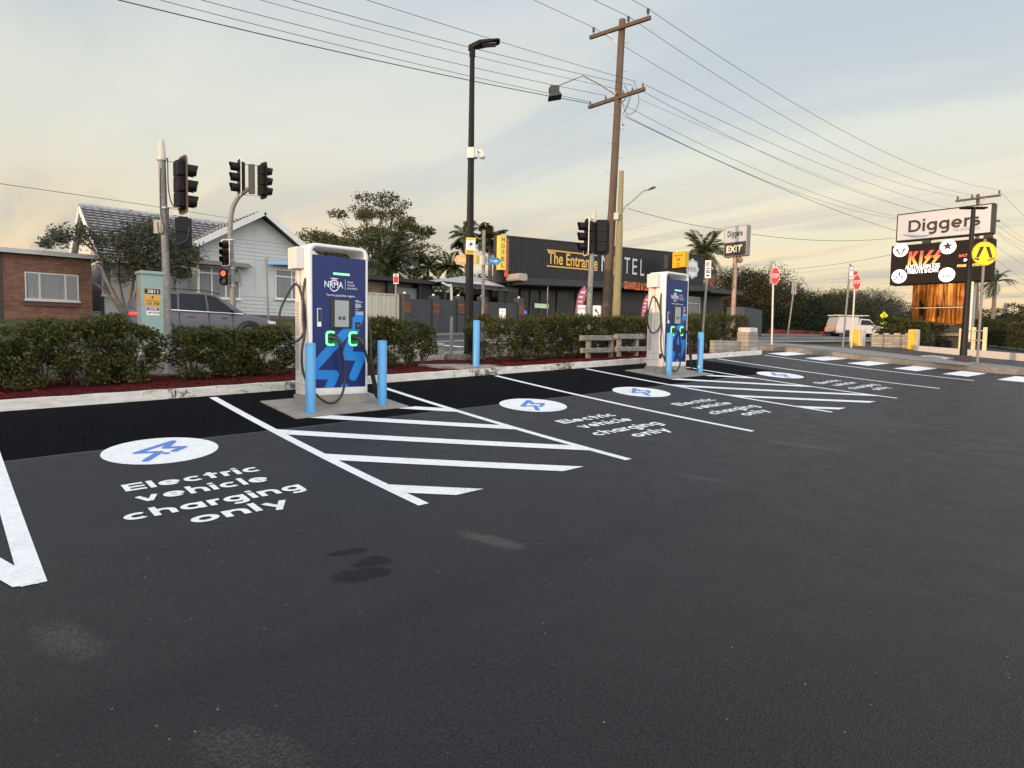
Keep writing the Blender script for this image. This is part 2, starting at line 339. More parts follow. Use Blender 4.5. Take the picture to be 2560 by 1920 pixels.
def rrect(x0, y0, x1, y1, r, n=5, corners=(1, 1, 1, 1)):
    P = []
    for (cx, cy, a0), k in zip(((x0+r, y0+r, 180), (x1-r, y0+r, 270), (x1-r, y1-r, 0), (x0+r, y1-r, 90)), corners):
        if not k: P.append(((x0, y0), (x1, y0), (x1, y1), (x0, y1))[[180, 270, 0, 90].index(a0)]); continue
        for i in range(n+1):
            a = rad(a0+90*i/n); P.append((cx+r*math.cos(a), cy+r*math.sin(a)))
    return P
def circle(cx, cy, r, n=32, ry=None): return [(cx+r*math.cos(2*math.pi*i/n), cy+(ry or r)*math.sin(2*math.pi*i/n)) for i in range(n)]
def stroke(p, q, w, n=6, capa=True, capb=True):
    p, q = np.array(p, float), np.array(q, float); d = (q-p)/np.linalg.norm(q-p); m = np.array([-d[1], d[0]]); a0 = math.atan2(d[1], d[0]); P = []
    if capb: P += [tuple(q+w/2*np.array([math.cos(a0-math.pi/2+math.pi*i/n), math.sin(a0-math.pi/2+math.pi*i/n)])) for i in range(n+1)]
    else: P += [tuple(q-m*w/2), tuple(q+m*w/2)]
    if capa: P += [tuple(p+w/2*np.array([math.cos(a0+math.pi/2+math.pi*i/n), math.sin(a0+math.pi/2+math.pi*i/n)])) for i in range(n+1)]
    else: P += [tuple(p+m*w/2), tuple(p-m*w/2)]
    return P
def clip(poly, x0, y0, x1, y1):
    for ax, lim, sg in ((0, x0, 1), (0, x1, -1), (1, y0, 1), (1, y1, -1)):
        out = []
        for i in range(len(poly)):
            a, b = poly[i-1], poly[i]; ia = (a[ax]-lim)*sg >= 0; ib = (b[ax]-lim)*sg >= 0
            if ia != ib:
                t = (lim-a[ax])/(b[ax]-a[ax]); out.append((a[0]+(b[0]-a[0])*t, a[1]+(b[1]-a[1])*t))
            if ib: out.append(b)
        poly = out
        if not poly: return []
    return poly
def smooth(pts, n=6):
    pts = [np.array(p, float) for p in pts]; P = [2*pts[0]-pts[1]]+pts+[2*pts[-1]-pts[-2]]; out = []
    for i in range(1, len(P)-2):
        for k in range(n):
            t = k/n; a, b, c, d = P[i-1], P[i], P[i+1], P[i+2]
            out.append(.5*((2*b)+(-a+c)*t+(2*a-5*b+4*c-d)*t*t+(-a+3*b-3*c+d)*t**3))
    out.append(pts[-1]); return out

ROOTLOC = {}
def thing(name, label, cat, loc=(0, 0, 0), group=None):
    o = bpy.data.objects.new(name, None); COL.objects.link(o); o.location = tuple(map(float, loc)); o['label'] = label; o['category'] = cat
    if group: o['group'] = group
    o.empty_display_size = .1; ROOTLOC[o.name] = np.array(loc, float); return o
def part(name, mb, m, parent, bevel=0, smoothf=False, label=None, kind=None):     # mb in world coordinates
    me = bpy.data.meshes.new(name); off = ROOTLOC.get(parent.name, np.zeros(3)) if parent else np.zeros(3)
    V = np.array(mb.v).reshape(-1, 3)-off
    me.from_pydata(V.tolist(), [], mb.f); me.materials.append(m)
    if smoothf: me.polygons.foreach_set('use_smooth', [True]*len(me.polygons))
    me.update(); o = bpy.data.objects.new(name, me); COL.objects.link(o)
    if parent: o.parent = parent; ROOTLOC[o.name] = off
    if bevel:
        b = o.modifiers.new('bevel', 'BEVEL'); b.width = bevel; b.segments = 2; b.limit_method = 'ANGLE'; b.angle_limit = rad(40)
    if smoothf and not bevel:
        try: me.set_sharp_from_angle(angle=rad(45))
        except Exception: pass
    if label: o['label'] = label
    if kind: o['kind'] = kind
    return o
def tag(o, label, cat, group=None):
    o['label'] = label; o['category'] = cat
    if group: o['group'] = group
    return o
def struct(name, mb, m, smoothf=False, **k):
    o = part(name, mb, m, None, smoothf=smoothf, **k); o['kind'] = 'structure'; return o
def copy_tree(o, parent=None):
    c = o.copy(); COL.objects.link(c); ROOTLOC[c.name] = ROOTLOC.get(o.name, np.zeros(3))
    if parent: c.parent = parent
    for ch in list(o.children): copy_tree(ch, c)
    return c
X_, Y_, Z_ = (1., 0, 0), (0, 1., 0), (0, 0, 1.)
def frame(o, u, v=(0, 0, 1)):
    u = np.array(u, float); u /= np.linalg.norm(u); v = np.array(v, float); v = v-u*(u@v); v /= np.linalg.norm(v); return (np.array(o, float), u, v, np.cross(u, v))
def ghit(px, py, extra=0.):
    r = ray(px, py); t = .5
    while t < 150:
        p = np.array([0, 0, EYE])+r*t
        if p[2] <= T(p[0], p[1])+extra:
            lo, hi = t-.25, t
            for _ in range(30):
                m = (lo+hi)/2; p = np.array([0, 0, EYE])+r*m
                if p[2] <= T(p[0], p[1])+extra: hi = m
                else: lo = m
            return p
        t += .25
    return p
BLOBS_DARK = []; BLOBS_DUST = []
for px, py, rx, ry in ((908, 1438, .20, .11), (930, 1405, .15, .08), (872, 1380, .17, .05)):
    p = ghit(px, py); BLOBS_DARK.append((p[0], p[1], rx, ry))
for px, py, rx, ry, k in ((1225, 1350, .30, .10, .45), (170, 1600, .30, .13, .30), (1750, 1195, .35, .10, .25), (1990, 1112, .40, .12, .30), (620, 1880, .3, .15, .18), (2240, 1062, .5, .12, .25)):
    p = ghit(px, py); BLOBS_DUST.append((p[0], p[1], rx, ry, k))

# ================================================================== GROUND
def sheet(mb, xs, ys, off=0., hf=T):
    n = len(mb.v); xs = list(xs); ys = list(ys)
    for y in ys:
        for x in xs: mb.v.append((x, y, hf(x, y)+off))
    k = len(xs)
    for j in range(len(ys)-1):
        for i in range(k-1): a = n+j*k+i; mb.f.append((a, a+1, a+1+k, a+k))
    return mb
def lsp(a, b, step):
    n = max(1, int(round((b-a)/step))); return [a+(b-a)*i/n for i in range(n+1)]
M_GRASS = mat('grass_verge', (.075, .085, .035), .95, var=.5, scale=3, bump=.6, bscale=40, spec=.1)
M_ASPH = asphalt_mat('car_park_asphalt', 'park'); M_ROAD = asphalt_mat('road_asphalt', 'road')
M_CONC = mat('concrete', (.30, .28, .25), .85, var=.22, scale=5, bump=.35, bscale=60, var2=(.19, .175, .155))
M_PATH = mat('path_concrete', (.21, .20, .19), .88, var=.25, scale=2.5, bump=.3, bscale=70)
M_PAINT = mat('road_paint', (.80, .81, .82), .6, var=.09, scale=14, bump=.5, bscale=120)
pt_ = M_PAINT.node_tree; pb_ = pt_.nodes['Principled BSDF']; pc_ = [n for n in pt_.nodes if n.type == 'TEX_COORD'][0]
pn = pt_.nodes.new('ShaderNodeTexNoise'); pn.inputs['Scale'].default_value = 55; pn.inputs['Detail'].default_value = 6; pn.inputs['Roughness'].default_value = .8; pt_.links.new(pc_.outputs['Object'], pn.inputs[0])
pn2 = pt_.nodes.new('ShaderNodeTexNoise'); pn2.inputs['Scale'].default_value = 1.6; pn2.inputs['Detail'].default_value = 5; pt_.links.new(pc_.outputs['Object'], pn2.inputs[0])
pa_ = pt_.nodes.new('ShaderNodeMath'); pa_.operation = 'MULTIPLY_ADD'; pa_.inputs[1].default_value = .45; pt_.links.new(pn2.outputs[0], pa_.inputs[0]); pt_.links.new(pn.outputs[0], pa_.inputs[2])
pr = pt_.nodes.new('ShaderNodeValToRGB'); pr.color_ramp.elements[0].position = .80; pr.color_ramp.elements[0].color = (0, 0, 0, 1); pr.color_ramp.elements[1].position = .93; pr.color_ramp.elements[1].color = (.75, .75, .75, 1); pt_.links.new(pa_.outputs[0], pr.inputs[0])
px_ = pt_.nodes.new('ShaderNodeMix'); px_.data_type = 'RGBA'; px_.inputs[7].default_value = (.16, .16, .16, 1); pt_.links.new(pr.outputs[0], px_.inputs[0]); pt_.links.new(pb_.inputs['Base Color'].links[0].from_socket, px_.inputs[6]); pt_.links.new(px_.outputs[2], pb_.inputs['Base Color'])
M_BLUEP = mat('blue_road_paint', (.085, .20, .56), .6, var=.1, scale=9, bump=.4, bscale=120)
yk = [y for y, _ in YK]
def yl(a, b, step): return sorted(set([round(v, 5) for v in lsp(a, b, step)]+[y for y in yk if a < y < b]))
hole = .06
g = MB(); xs = [-400, -200, -100, -60, -30]+lsp(-29, 24, 1)+[30, 45, 60, 75, 90, 120, 200, 400, 700]
sheet(g, xs, [-300, -100, -30]+lsp(-29, 0, 2)+lsp(.5, 9.5, .5)+[y for y in yk], -hole)
struct('ground', g, M_GRASS)
g = MB(); sheet(g, [-45, -30]+lsp(-29, 24, .5)+lsp(25, 70, 5), lsp(-28, 0, 2)+lsp(.2, KY, .2)); 
sheet(g, lsp(18.78, 24, .5)+[26, 29.2], [KY, 10.2, 13, 14.2])
car_park = struct('car_park', g, M_ASPH, smoothf=True); ROOTLOC['car_park'] = np.zeros(3)

def line_strip(mb, x0, x1, ya, yb, off=.003, step=.15):
    return sheet(mb, [x0, x1], lsp(ya, yb, step), off)
XL = [.42, 2.94, 5.40, 8.0, 10.66, 13.34, 15.87, 18.50]      # stall lines
w = .10
def pmark(name, mb, m=None): return part(name, mb, m or M_PAINT, car_park)
for i, x in enumerate(XL):
    mb = MB()
    if i == 0: line_strip(mb, x-.10, x+.02, 4.40, 9.50)
    elif i in (1, 4): line_strip(mb, x-w, x, 4.28, 9.50)
    else: line_strip(mb, x-.01, x+w-.01, 4.24, 9.50)
    pmark('parking_line', mb)
def on_ground(poly, off):
    return [(x, y, T(x, y)+off) for x, y in poly]
def drop(mb, poly, off):           # clipped to short pieces so that it follows the curved ground
    ys = [p[1] for p in poly]; a, b = min(ys), max(ys); n = max(1, int((b-a)/.12)+1)
    for i in range(n):
        q = clip(list(poly), -99, a+(b-a)*i/n, 99, a+(b-a)*(i+1)/n)
        if len(q) >= 3: mb.add(on_ground(q, off), [tuple(range(len(q)))])
def hatch(xa, xb, pad):
    for U in (9.86, 8.64, 7.41, 6.17, 4.94):
        poly = [(xa, U), (xb, U-.955*(xb-xa)), (xb, U-.955*(xb-xa)-.285), (xa, U-.285)]
        q = clip(poly, xa, 4.32, xb, 9.5)
        (px0, px1, py0) = pad
        mb = MB(); 
        lo = clip(q, xa, 4.32, xb, py0) if q else []
        if len(lo) >= 3: drop(mb, lo, .0045)
        hi = clip(q, px1, py0, xb, 9.5) if q else []
        if len(hi) >= 3 and U < 9.5: drop(mb, hi, .0045)
        if mb.f: pmark('hatch_line', mb)
hatch(XL[1]-.05, XL[2]+.03, (3.36, 4.99, 7.76)); hatch(XL[4]-.05, XL[5]+.03, (11.3, 12.9, 7.76))
mb = MB(); drop(mb, [(.40, 4.39), (.40, 4.50), (.375, 4.55), (-.40, 7.2), (-.56, 7.2), (.285, 4.42)], .0045); pmark('hatch_line', mb)
EMB = [(1.87, 7.32), (1.42, 6.99), (1.63, 6.94), (1.45, 6.69), (1.71, 7.07), (1.89, 7.04), (1.75, 6.91), (1.665, 6.86)]
GF = (np.array([0., 0, 0]), np.array([1., 0, 0]), np.array([0., 1, 0]), np.array([0., 0, 1]))
def ground_text(mb, s, x0, y0, wd, cap, off):
    geo_put(mb, s, .148, lambda u, v, z: (x0+u*wd, y0+v*cap, T(x0+u*wd, y0+v*cap)+off+z))
for cx, ex in ((1.66, 0), (6.73, 0), (9.37, 0), (14.55, 0)):
    mb = MB(); drop(mb, circle(cx, 7.07, .515, 48, .505), .003); disc = pmark('emblem_disc', mb)
    dx = cx-1.66; sw = .07; mb = MB(); E = [np.array(e)+np.array([dx, .06]) for e in EMB]
    A = E[0]-np.array([.03, .02])
    for p, q in ((A, E[1]+.02), (E[1]+.02, E[2]), (E[2], E[3]), (A-np.array([.02, .04]), E[4]-np.array([.0, .0])), (E[4], E[5]-.02), (E[5]-.02, E[6])):
        mb.add(on_ground(stroke(p, q, sw), .0045+.0003*len(mb.f)), [tuple(range(len(stroke(p, q, sw))))])
    mb.add(on_ground(circle(E[7][0], E[7][1], .034, 16), .0065), [tuple(range(16))])
    o = part('emblem_symbol', mb, M_BLUEP, disc)
    for s, a, b, yb_ in (('Electric', -.54, .54, 5.89), ('vehicle', -.52, .50, 5.56), ('charging', -.68, .65, 5.18), ('only', -.32, .40, 4.86)):
        mb = MB(); ground_text(mb, s, cx+a, yb_, b-a, .20, .0035); pmark('painted_word', mb)
for xa, xb, y0 in ((19.15, 20.55, 9.18), (19.2, 20.85, 8.05), (19.35, 21.0, 6.90), (19.45, 21.08, 5.73), (19.45, 20.98, 4.58), (19.4, 21.0, 3.40)):
    mb = MB(); drop(mb, [(xa+.0, y0), (xb, y0-.05), (xb+.02, y0+.52), (xa+.02, y0+.57)], .0035); pmark('zebra_stripe', mb)
mb = MB(); VV, FF = text('SLOW', .02); mb.add([(24.6+p[0]*.7, 6.6+p[1]*1.2, T(24.6+p[0]*.7, 6.6+p[1]*1.2)+.016) for p in VV], FF); pmark('painted_word', mb)

# kerb, garden bed, path, verge, main road
def strip_box(mb, x0, x1, ya, yb, base, top, step=1.0):
    xs = lsp(x0, x1, step)
    for a, b in zip(xs, xs[1:]):
        za, zb = base(a), base(b); ta, tb = top(a), top(b)
        mb.add([(a, ya, za), (b, ya, zb), (b, yb, zb), (a, yb, za), (a, ya, ta), (b, ya, tb), (b, yb, tb), (a, yb, ta)], [(0, 3, 2, 1), (4, 5, 6, 7), (0, 1, 5, 4), (1, 2, 6, 5), (2, 3, 7, 6), (3, 0, 4, 7)])
    return mb
M_KERB = mat('painted_kerb', (.72, .71, .67), .75, streak=(1.2, 5, 5), scale=3.2, bump=.25, bscale=60, var=.1, var2=(.50, .47, .42))
kt = M_KERB.node_tree; kb = kt.nodes['Principled BSDF']; kcoord = kt.nodes['Texture Coordinate'] if 'Texture Coordinate' in kt.nodes else [n for n in kt.nodes if n.type == 'TEX_COORD'][0]
kn = kt.nodes.new('ShaderNodeTexNoise'); kn.inputs['Scale'].default_value = 9; kn.inputs['Detail'].default_value = 8; kn.inputs['Roughness'].default_value = .75; kt.links.new(kcoord.outputs['Object'], kn.inputs[0])
kn2 = kt.nodes.new('ShaderNodeTexNoise'); kn2.inputs['Scale'].default_value = .7; kt.links.new(kcoord.outputs['Object'], kn2.inputs[0])
km = kt.nodes.new('ShaderNodeMath'); km.operation = 'ADD'; kt.links.new(kn.outputs[0], km.inputs[0]); kt.links.new(kn2.outputs[0], km.inputs[1])
kr = kt.nodes.new('ShaderNodeValToRGB'); kr.color_ramp.elements[0].position = 1.14/2; kr.color_ramp.elements[1].position = 1.24/2
kd = kt.nodes.new('ShaderNodeMath'); kd.operation = 'MULTIPLY'; kd.inputs[1].default_value = .5; kt.links.new(km.outputs[0], kd.inputs[0]); kt.links.new(kd.outputs[0], kr.inputs[0])
kx = kt.nodes.new('ShaderNodeMix'); kx.data_type = 'RGBA'; kx.inputs[7].default_value = (.10, .08, .06, 1); kt.links.new(kr.outputs[0], kx.inputs[0])
kt.links.new(kb.inputs['Base Color'].links[0].from_socket, kx.inputs[6]); kt.links.new(kx.outputs[2], kb.inputs['Base Color'])
zk = lambda x: T(x, KY)
mb = MB(); xx = -14.0
while xx < 18.6:
    x2 = min(18.62, xx+2.35); strip_box(mb, xx, x2-.015, KY, KY+.15, lambda x: zk(x)-.2, lambda x: zk(x)+.125+.004*math.sin(x*9), .3); xx = x2
kerb = struct('kerb', mb, M_KERB)
zb = lambda x, y: hx(x)+.657+.10+(.79-.757)*(y-9.77)/3.3+.014*math.sin(x*5.1)*math.sin(y*6.3)+.008*math.sin(x*17+y*11)
mb = MB(); sheet(mb, lsp(-16, 18.62, .25), lsp(KY+.15, 13.0, .2), 0, zb)
M_MULCH = mat('red_mulch', (.115, .010, .009), .95, var=.6, scale=22, bump=1., bscale=60, spec=.15, var2=(.025, .003, .004))
bed = struct('garden_bed', mb, M_MULCH)
mb = MB()
for _ in range(9000):
    x = random.uniform(-3, 18.5); y = 9.79+2.4*random.random()**1.7; a = random.uniform(0, math.pi); l = random.uniform(.012, .035); wd = random.uniform(.004, .010); z = zb(x, y)+random.uniform(.002, .02)
    u = np.array([math.cos(a), math.sin(a), random.uniform(-.45, .45)]); u /= np.linalg.norm(u); v = np.cross(u, (0, 0, 1.)); v /= np.linalg.norm(v); v = v+np.array([0, 0, random.uniform(-.6, .6)]); c = np.array([x, y, z])
    mb.add([c-u*l-v*wd, c+u*l-v*wd, c+u*l+v*wd, c-u*l+v*wd], [(0, 1, 2, 3)])
M_CHIP = mat('mulch_chips', (.10, .010, .009), .95, island=.5, spec=.1)
o = part('mulch', mb, M_CHIP, None); tag(o, 'red dyed bark mulch chips lying along the white kerb', 'mulch'); o['kind'] = 'stuff'
mb = MB(); sheet(mb, lsp(-30, 24, 1)+[40, 60, 90], [14.0, 15.4], .03); struct('footpath', mb, M_PATH)
mb = MB(); sheet(mb, [-60, -30]+lsp(-29, 24, 1)+[40, 60, 90, 200], yl(16.2, 25.3, 1.), -.02); road = struct('road', mb, M_ROAD)
M_CONK = mat('old_kerb_concrete', (.19, .175, .155), .9, var=.3, scale=4, bump=.5, bscale=40)
for ya in (16.0, 25.3):
    mb = MB(); strip_box(mb, -40, 90, ya, ya+.18, lambda x: T(x, ya)-.2, lambda x: T(x, ya)+.09, 2); struct('road_kerb', mb, M_CONK)
for yc, dash in ((19.3, 1), (22.3, 1), (20.8, 0)):
    mb = MB(); x = -10
    if dash:
        while x < 60: sheet(mb, [x, x+2.2], [yc, yc+.12], -.014); x += 7
    else: sheet(mb, lsp(-20, 24, 2)+[60], [yc, yc+.10], -.014); sheet(mb, lsp(-20, 24, 2)+[60], [yc+.2, yc+.30], -.014)
    part('lane_marking', mb, M_PAINT, road)
# stop bar and arrow paint of the side street seen past the lamp
mb = MB(); sheet(mb, [11.5, 11.95], lsp(16.6, 19.0, .6), -.014); sheet(mb, [13.2, 13.5], lsp(16.6, 22, .9), -.014); part('lane_marking', mb, M_PAINT, road)

# raised footpath island on the right, far entry lane kerbs
def isl_edge_l(y): return 21.2-.05*(y-4)-.02*(y-4)
def isl_poly():
    L1 = [(21.75, 3.75), (21.35, 4.2), (21.16, 4.9), (20.95, 6.6), (20.80, 8.0), (20.55, 9.6), (20.4, 11.2), (20.2, 12.6), (20.4, 13.4)]
    R1 = [(21.6, 13.6), (22.6, 13.0), (23.0, 11.0), (23.1, 9.0), (23.0, 7.0), (22.8, 5.2), (22.55, 4.2), (22.2, 3.8)]
    return L1+R1
IP = isl_poly(); mb = MB()
n = len(IP); top = [(x, y, T(x, y)+.15) for x, y in IP]; bot = [(x-.02, y, T(x, y)-.15) for x, y in IP]
mb.add(bot+top, [(i, (i+1) % n, (i+1) % n+n, i+n) for i in range(n)])
inner = [(x, y) for x, y in IP]; cxm = lambda y: 21.9
cl = [(21.9, y) for y in (4.6, 6, 8, 10, 12)]
k = len(mb.v); mb.add([(21.85, y, T(21.85, y)+.152) for y in (4.4, 5.2, 6.6, 8.0, 9.6, 11.2, 12.6)], [])
cidx = [k+i for i in range(7)]
Lidx = list(range(n, n+9)); Ridx = list(range(n+9, 2*n))
def fan(side, cen):
    # stitch two open chains that both run in +y order
    i = j = 0; F = []
    while i < len(side)-1 or j < len(cen)-1:
        if i < len(side)-1 and (j >= len(cen)-1 or mb.v[side[i+1]][1] <= mb.v[cen[j+1]][1]): F.append((side[i], side[i+1], cen[j])); i += 1
        else: F.append((side[i], cen[j+1], cen[j])); j += 1
    return F
mb.f += fan(Lidx, cidx); mb.f += fan(list(reversed(Ridx)), cidx); mb.f += [(Lidx[0], cidx[0], Ridx[-1]), (Lidx[-1], cidx[-1], Ridx[0])]
struct('traffic_island', mb, M_CONK)
mb = MB(); sheet(mb, [21.0, 21.55, 22.5], [5.0, 6.4, 8.0, 9.6, 11.2, 12.4], .160); struct('island_pavement', mb, M_PATH)
mb = MB(); sheet(mb, [23.6, 29.6], [9.9, 10.2, 13, 14.2], .012)
# white kerb along the far side of the entry lane
mb2 = MB(); p0 = (29.3, 8.6); p1 = (30.5, 4.0); mb2.beam((29.25, 8.75, T(29, 8.7)+.02), (29.6, 2.0, T(29.6, 2)+.06), .22, .36)
mb2.beam((29.6, 2.0, T(29.6, 2)+.06), (34, -6, T(34, -6)+.1), .22, .36); tag(part('white_kerb', mb2, mat('white_kerb_paint', (.42, .41, .39), .8, var=.12, scale=2), None), 'low white painted kerb edging the entry lane under the club sign', 'kerb')

# ================================================================== BOLLARDS, PADS, CHARGERS
M_BOLL = mat('bollard_blue', (.075, .30, .60), .38, var=.05, scale=6, bump=.06, bscale=30, coat=.2)
def bollard(p, label):
    p = np.array(p); t = thing('bollard', label, 'bollard', p, 'light blue bollards round the chargers'); H = .905; r = .066
    prof = [(r, 0), (r, H-.035), (r*.985, H-.034), (r*.985, H-.028), (r*1.02, H-.026), (r*1.02, H-.012), (r*.93, H-.004), (r*.75, H), (.002, H+.002)]
    nn = 24; mb = MB(); cut = 3
    def lathe(pr):
        m = MB()
        for rr, z in pr:
            for i in range(nn): a = 2*math.pi*i/nn; m.v.append((p[0]+rr*math.cos(a), p[1]+rr*math.sin(a), p[2]+z))
        for j in range(len(pr)-1):
            for i in range(nn): a = j*nn+i; b = j*nn+(i+1) % nn; m.f.append((a, b, b+nn, a+nn))
        return m
    part('post', lathe(prof[:4]), M_BOLL, t, smoothf=True); part('cap', lathe(prof[3:]), M_BOLL, t, smoothf=True); return t
def padmesh(x0, x1, y0, y1):
    mb = MB(); sheet(mb, lsp(x0, x1, .4), lsp(y0, y1, .15), .014); V = mb.v
    P = [(x0, y0), (x1, y0), (x1, y1), (x0, y1)]; q = [(a, b, T(a, b)+.014) for a, b in P]; r = [(a, b, T(a, b)-.05) for a, b in P]
    mb.add(q+r, [(0, 1, 5, 4), (1, 2, 6, 5), (2, 3, 7, 6), (3, 0, 4, 7)]); return mb
struct('concrete_pad', padmesh(3.34, 4.99, 7.78, 8.95), M_CONC); struct('concrete_pad', padmesh(11.3, 12.93, 7.80, 8.98), M_CONC)
bollard((3.63, 7.99, T(3.63, 7.99)+.01), 'blue bollard in front of the left side of the nearer charger')
bollard((4.71, 8.04, T(4.71, 8.04)+.01), 'blue bollard at the right front corner of the nearer charger')
b3 = at(1190, 917, 12.7)
bollard(b3, 'blue bollard standing on the kerb beside the tall black lamp post')
bollard((11.65, 8.09, T(11.65, 8.09)+.01), 'blue bollard in front of the left side of the farther charger')
bollard((12.79, 8.06, T(12.79, 8.06)+.01), 'blue bollard right of the farther charger with sunlight on its top')
mb = MB(); zz = b3[2]; mb.box((b3[0]-.35, b3[1]-.12, zz-.3), (b3[0]+1.1, b3[1]+1.5, zz-.002)); struct('concrete_slab', mb, M_CONC)
mb = MB(); mb.box((9.45, 12.45, T(9.8, 12.8)-.1), (10.2, 13.1, T(9.8, 12.8)+.16)); struct('concrete_footing', mb, M_CONC)

M_WHITE = mat('powder_coat_white', (.72, .71, .69), .35, var=.03, scale=3, coat=.15)
M_VENTD = mat('vent_dark', (.10, .10, .10), .7)
M_NAVY = mat('navy_panel', (.006, .018, .115), .35, coat=.08, spec=.3, var=.06, scale=4)
M_LBLUE = mat('panel_light_blue', (.014, .20, .60), .35, coat=.08, spec=.3)
M_DECAL = mat('white_decal', (.80, .82, .84), .5)
M_BLACKP = mat('black_plastic', (.012, .012, .013), .35, var=.1, scale=9)
M_RUBBER = mat('black_cable', (.013, .013, .014), .42)
M_SCREEN = mat('screen_lit', (.22, .24, .24), .2, emit=(.42, .45, .44), estr=.12, coat=.6)
M_GREEN = mat('green_led', (.1, .8, .3), .4, emit=(.30, 1.0, .45), estr=1.15)
M_GREEND = mat('green_socket', (.004, .05, .012), .35, emit=(.0, .20, .04), estr=.55)
M_HOLD = mat('grey_white_box', (.62, .61, .60), .4, coat=.1)
M_STEEL = mat('galvanised_steel', (.42, .42, .41), .45, metal=.5, var=.25, scale=12, bump=.15, bscale=30)
def charger(x0, zbase, label):
    y0 = 8.30; Wd, D, Ht = .88, .44, 2.2; z0 = zbase
    t = thing('ev_charger', label, 'ev charger', (x0+Wd/2, y0+D/2, z0), 'electric vehicle fast chargers between the bays')
    fr = (np.array([x0, y0, z0]), np.array(X_), np.array(Z_), np.array([0, -1., 0]))
    mb = MB(); mb.box((x0-.015, y0-.012, z0-.12), (x0+Wd+.012, y0+D+.03, z0+.15)); part('plinth', mb, M_CONC, t, bevel=.008)
    # white arch shell: rounded rectangle ring
    outer = rrect(0, .152, Wd, Ht, .10, 7, (0, 0, 1, 1)); inner = rrect(.055, .262, Wd-.055, Ht-.045, .075, 7, (0, 0, 1, 1))
    mb = MB(); k = len(outer); o_, u_, v_, n_ = fr
    assert len(inner) == k
    P = [o_+u_*a+v_*b+n_*0 for a, b in outer]+[o_+u_*a+v_*b+n_*0 for a, b in inner]+[o_+u_*a+v_*b-n_*D for a, b in outer]+[o_+u_*a+v_*b-n_*D for a, b in inner]
    F = []
    for i in range(k):
        j = (i+1) % k; F += [(i, j, j+k, i+k), (i+2*k, i+3*k, j+3*k, j+2*k), (i, i+2*k, j+2*k, j), (i+k, j+k, j+3*k, i+3*k)]
    mb.add(P, F); part('housing', mb, M_WHITE, t, bevel=.012, smoothf=True)
    mb = MB(); mb.box((x0+.05, y0+.03, z0+.255), (x0+Wd-.05, y0+D-.02, z0+2.035)); part('cabinet', mb, M_WHITE, t, bevel=.005)
    mb = MB()
    for z in (.30, .43): mb.box((x0-.0015, y0+.02, z0+z), (x0+.004, y0+D-.01, z0+z+.004))
    mb.box((x0-.0015, y0+.245, z0+.33), (x0+.004, y0+.249, z0+1.95)); part('seam', mb, M_VENTD, t)
    for lo_, hi_ in ((.50, .93), (.97, 1.42)):
        mb = MB(); z = lo_
        while z < hi_: mb.box((x0-.003, y0+.31, z0+z), (x0+.003, y0+.405, z0+z+.007)); z += .021
        part('vent', mb, M_VENTD, t)
    mb = MB(); mb.box((x0-.006, y0+.03, z0+.33), (x0+.002, y0+.10, z0+.43)); part('rating_plate', mb, M_BLACKP, t)
    # front panel
    mb = MB(); mb.flat(rrect(.058, .262, Wd-.042, 2.045, .006, 2), fr, .004); q = rrect(.058, .262, Wd-.042, 2.045, .006, 2)
    mb = MB(); mb.prism(q, fr, -.02, .006); pan = part('front_panel', mb, M_NAVY, t)
    pb = (.060, .264, Wd-.044, 2.043)
    def pxz(px, py):      # panel picture coordinates -> metres on the face
        x = (px-365)/471*.88; yt = 152+(px-400)*.09; yb_ = 1462-(px-400)*.085; return (x, 2.2*(1-(py-yt)/(yb_-yt)))
    mb = MB(); sw = .128
    A = pxz(763, 728); B = pxz(392, 1150); C1 = pxz(395, 1198); C2 = pxz(562, 1196); C3 = pxz(500, 1345)
    Q1 = pxz(655, 1040); Q2 = pxz(782, 1042); Q3 = pxz(712, 1203)
    for i, (p, q) in enumerate(((A, B), (C1, C2), (C2, C3), (A, Q1), (Q1, Q2), (Q2, Q3))):
        c_ = clip(stroke(p, q, sw), *pb)
        if len(c_) > 2: mb.flat(c_, fr, .0072+i*.0003)
    mb.flat(clip(circle(*pxz(640, 1290), .056), *pb), fr, .0075); part('panel_graphic', mb, M_LBLUE, pan)
    mb = MB(); mb.prism(rrect(.345, 1.800, .592, 1.828, .013), fr, .004, .012); part('status_light', mb, M_GREEN, t)
    mb = MB(); T_ = .0100
    mb.text('NRMA', fr, .218, 1.622, .272, .088, T_+.0015, .01)
    for i in range(28):     # wreath ring round the word
        a0, a1 = 2*math.pi*i/28, 2*math.pi*(i+1)/28
        if abs(math.sin((a0+a1)/2)) < .45: continue
        mb.flat([(.36+r_*math.cos(a), 1.652+r_*1.12*math.sin(a)) for r_, a in ((.060, a0), (.072, a0), (.072, a1), (.060, a1))], fr, T_)
    mb.flat([(.295, 1.752), (.325, 1.738), (.36, 1.742), (.395, 1.738), (.425, 1.752), (.395, 1.750), (.36, 1.757), (.325, 1.750)], fr, T_)
    mb.flat([(.522, 1.60), (.526, 1.60), (.526, 1.745), (.522, 1.745)], fr, T_)
    for i, (s, wd) in enumerate((('ROAD', .085), ('TRAVEL', .115), ('REWARDS', .15))): mb.text(s, fr, .556, 1.700-i*.043, wd, .024, T_, 0)
    mb.text('Yours for going further, together.', fr, .245, 1.500, .43, .038, T_, 0)
    for i, wd in enumerate((.06, .11, 0, .09, .085, .10, .08, 0, .05, 0, .13, .12, .135)):
        if wd: z = 1.462-i*.0155; mb.flat([(.675, z), (.675+wd, z), (.675+wd, z+.006), (.675, z+.006)], fr, T_)
    part('lettering', mb, M_DECAL, pan)
    mb = MB(); mb.prism(rrect(.303, 1.073, .627, 1.478, .012), fr, .003, .020); scr = part('screen_surround', mb, M_BLACKP, t, bevel=.003)
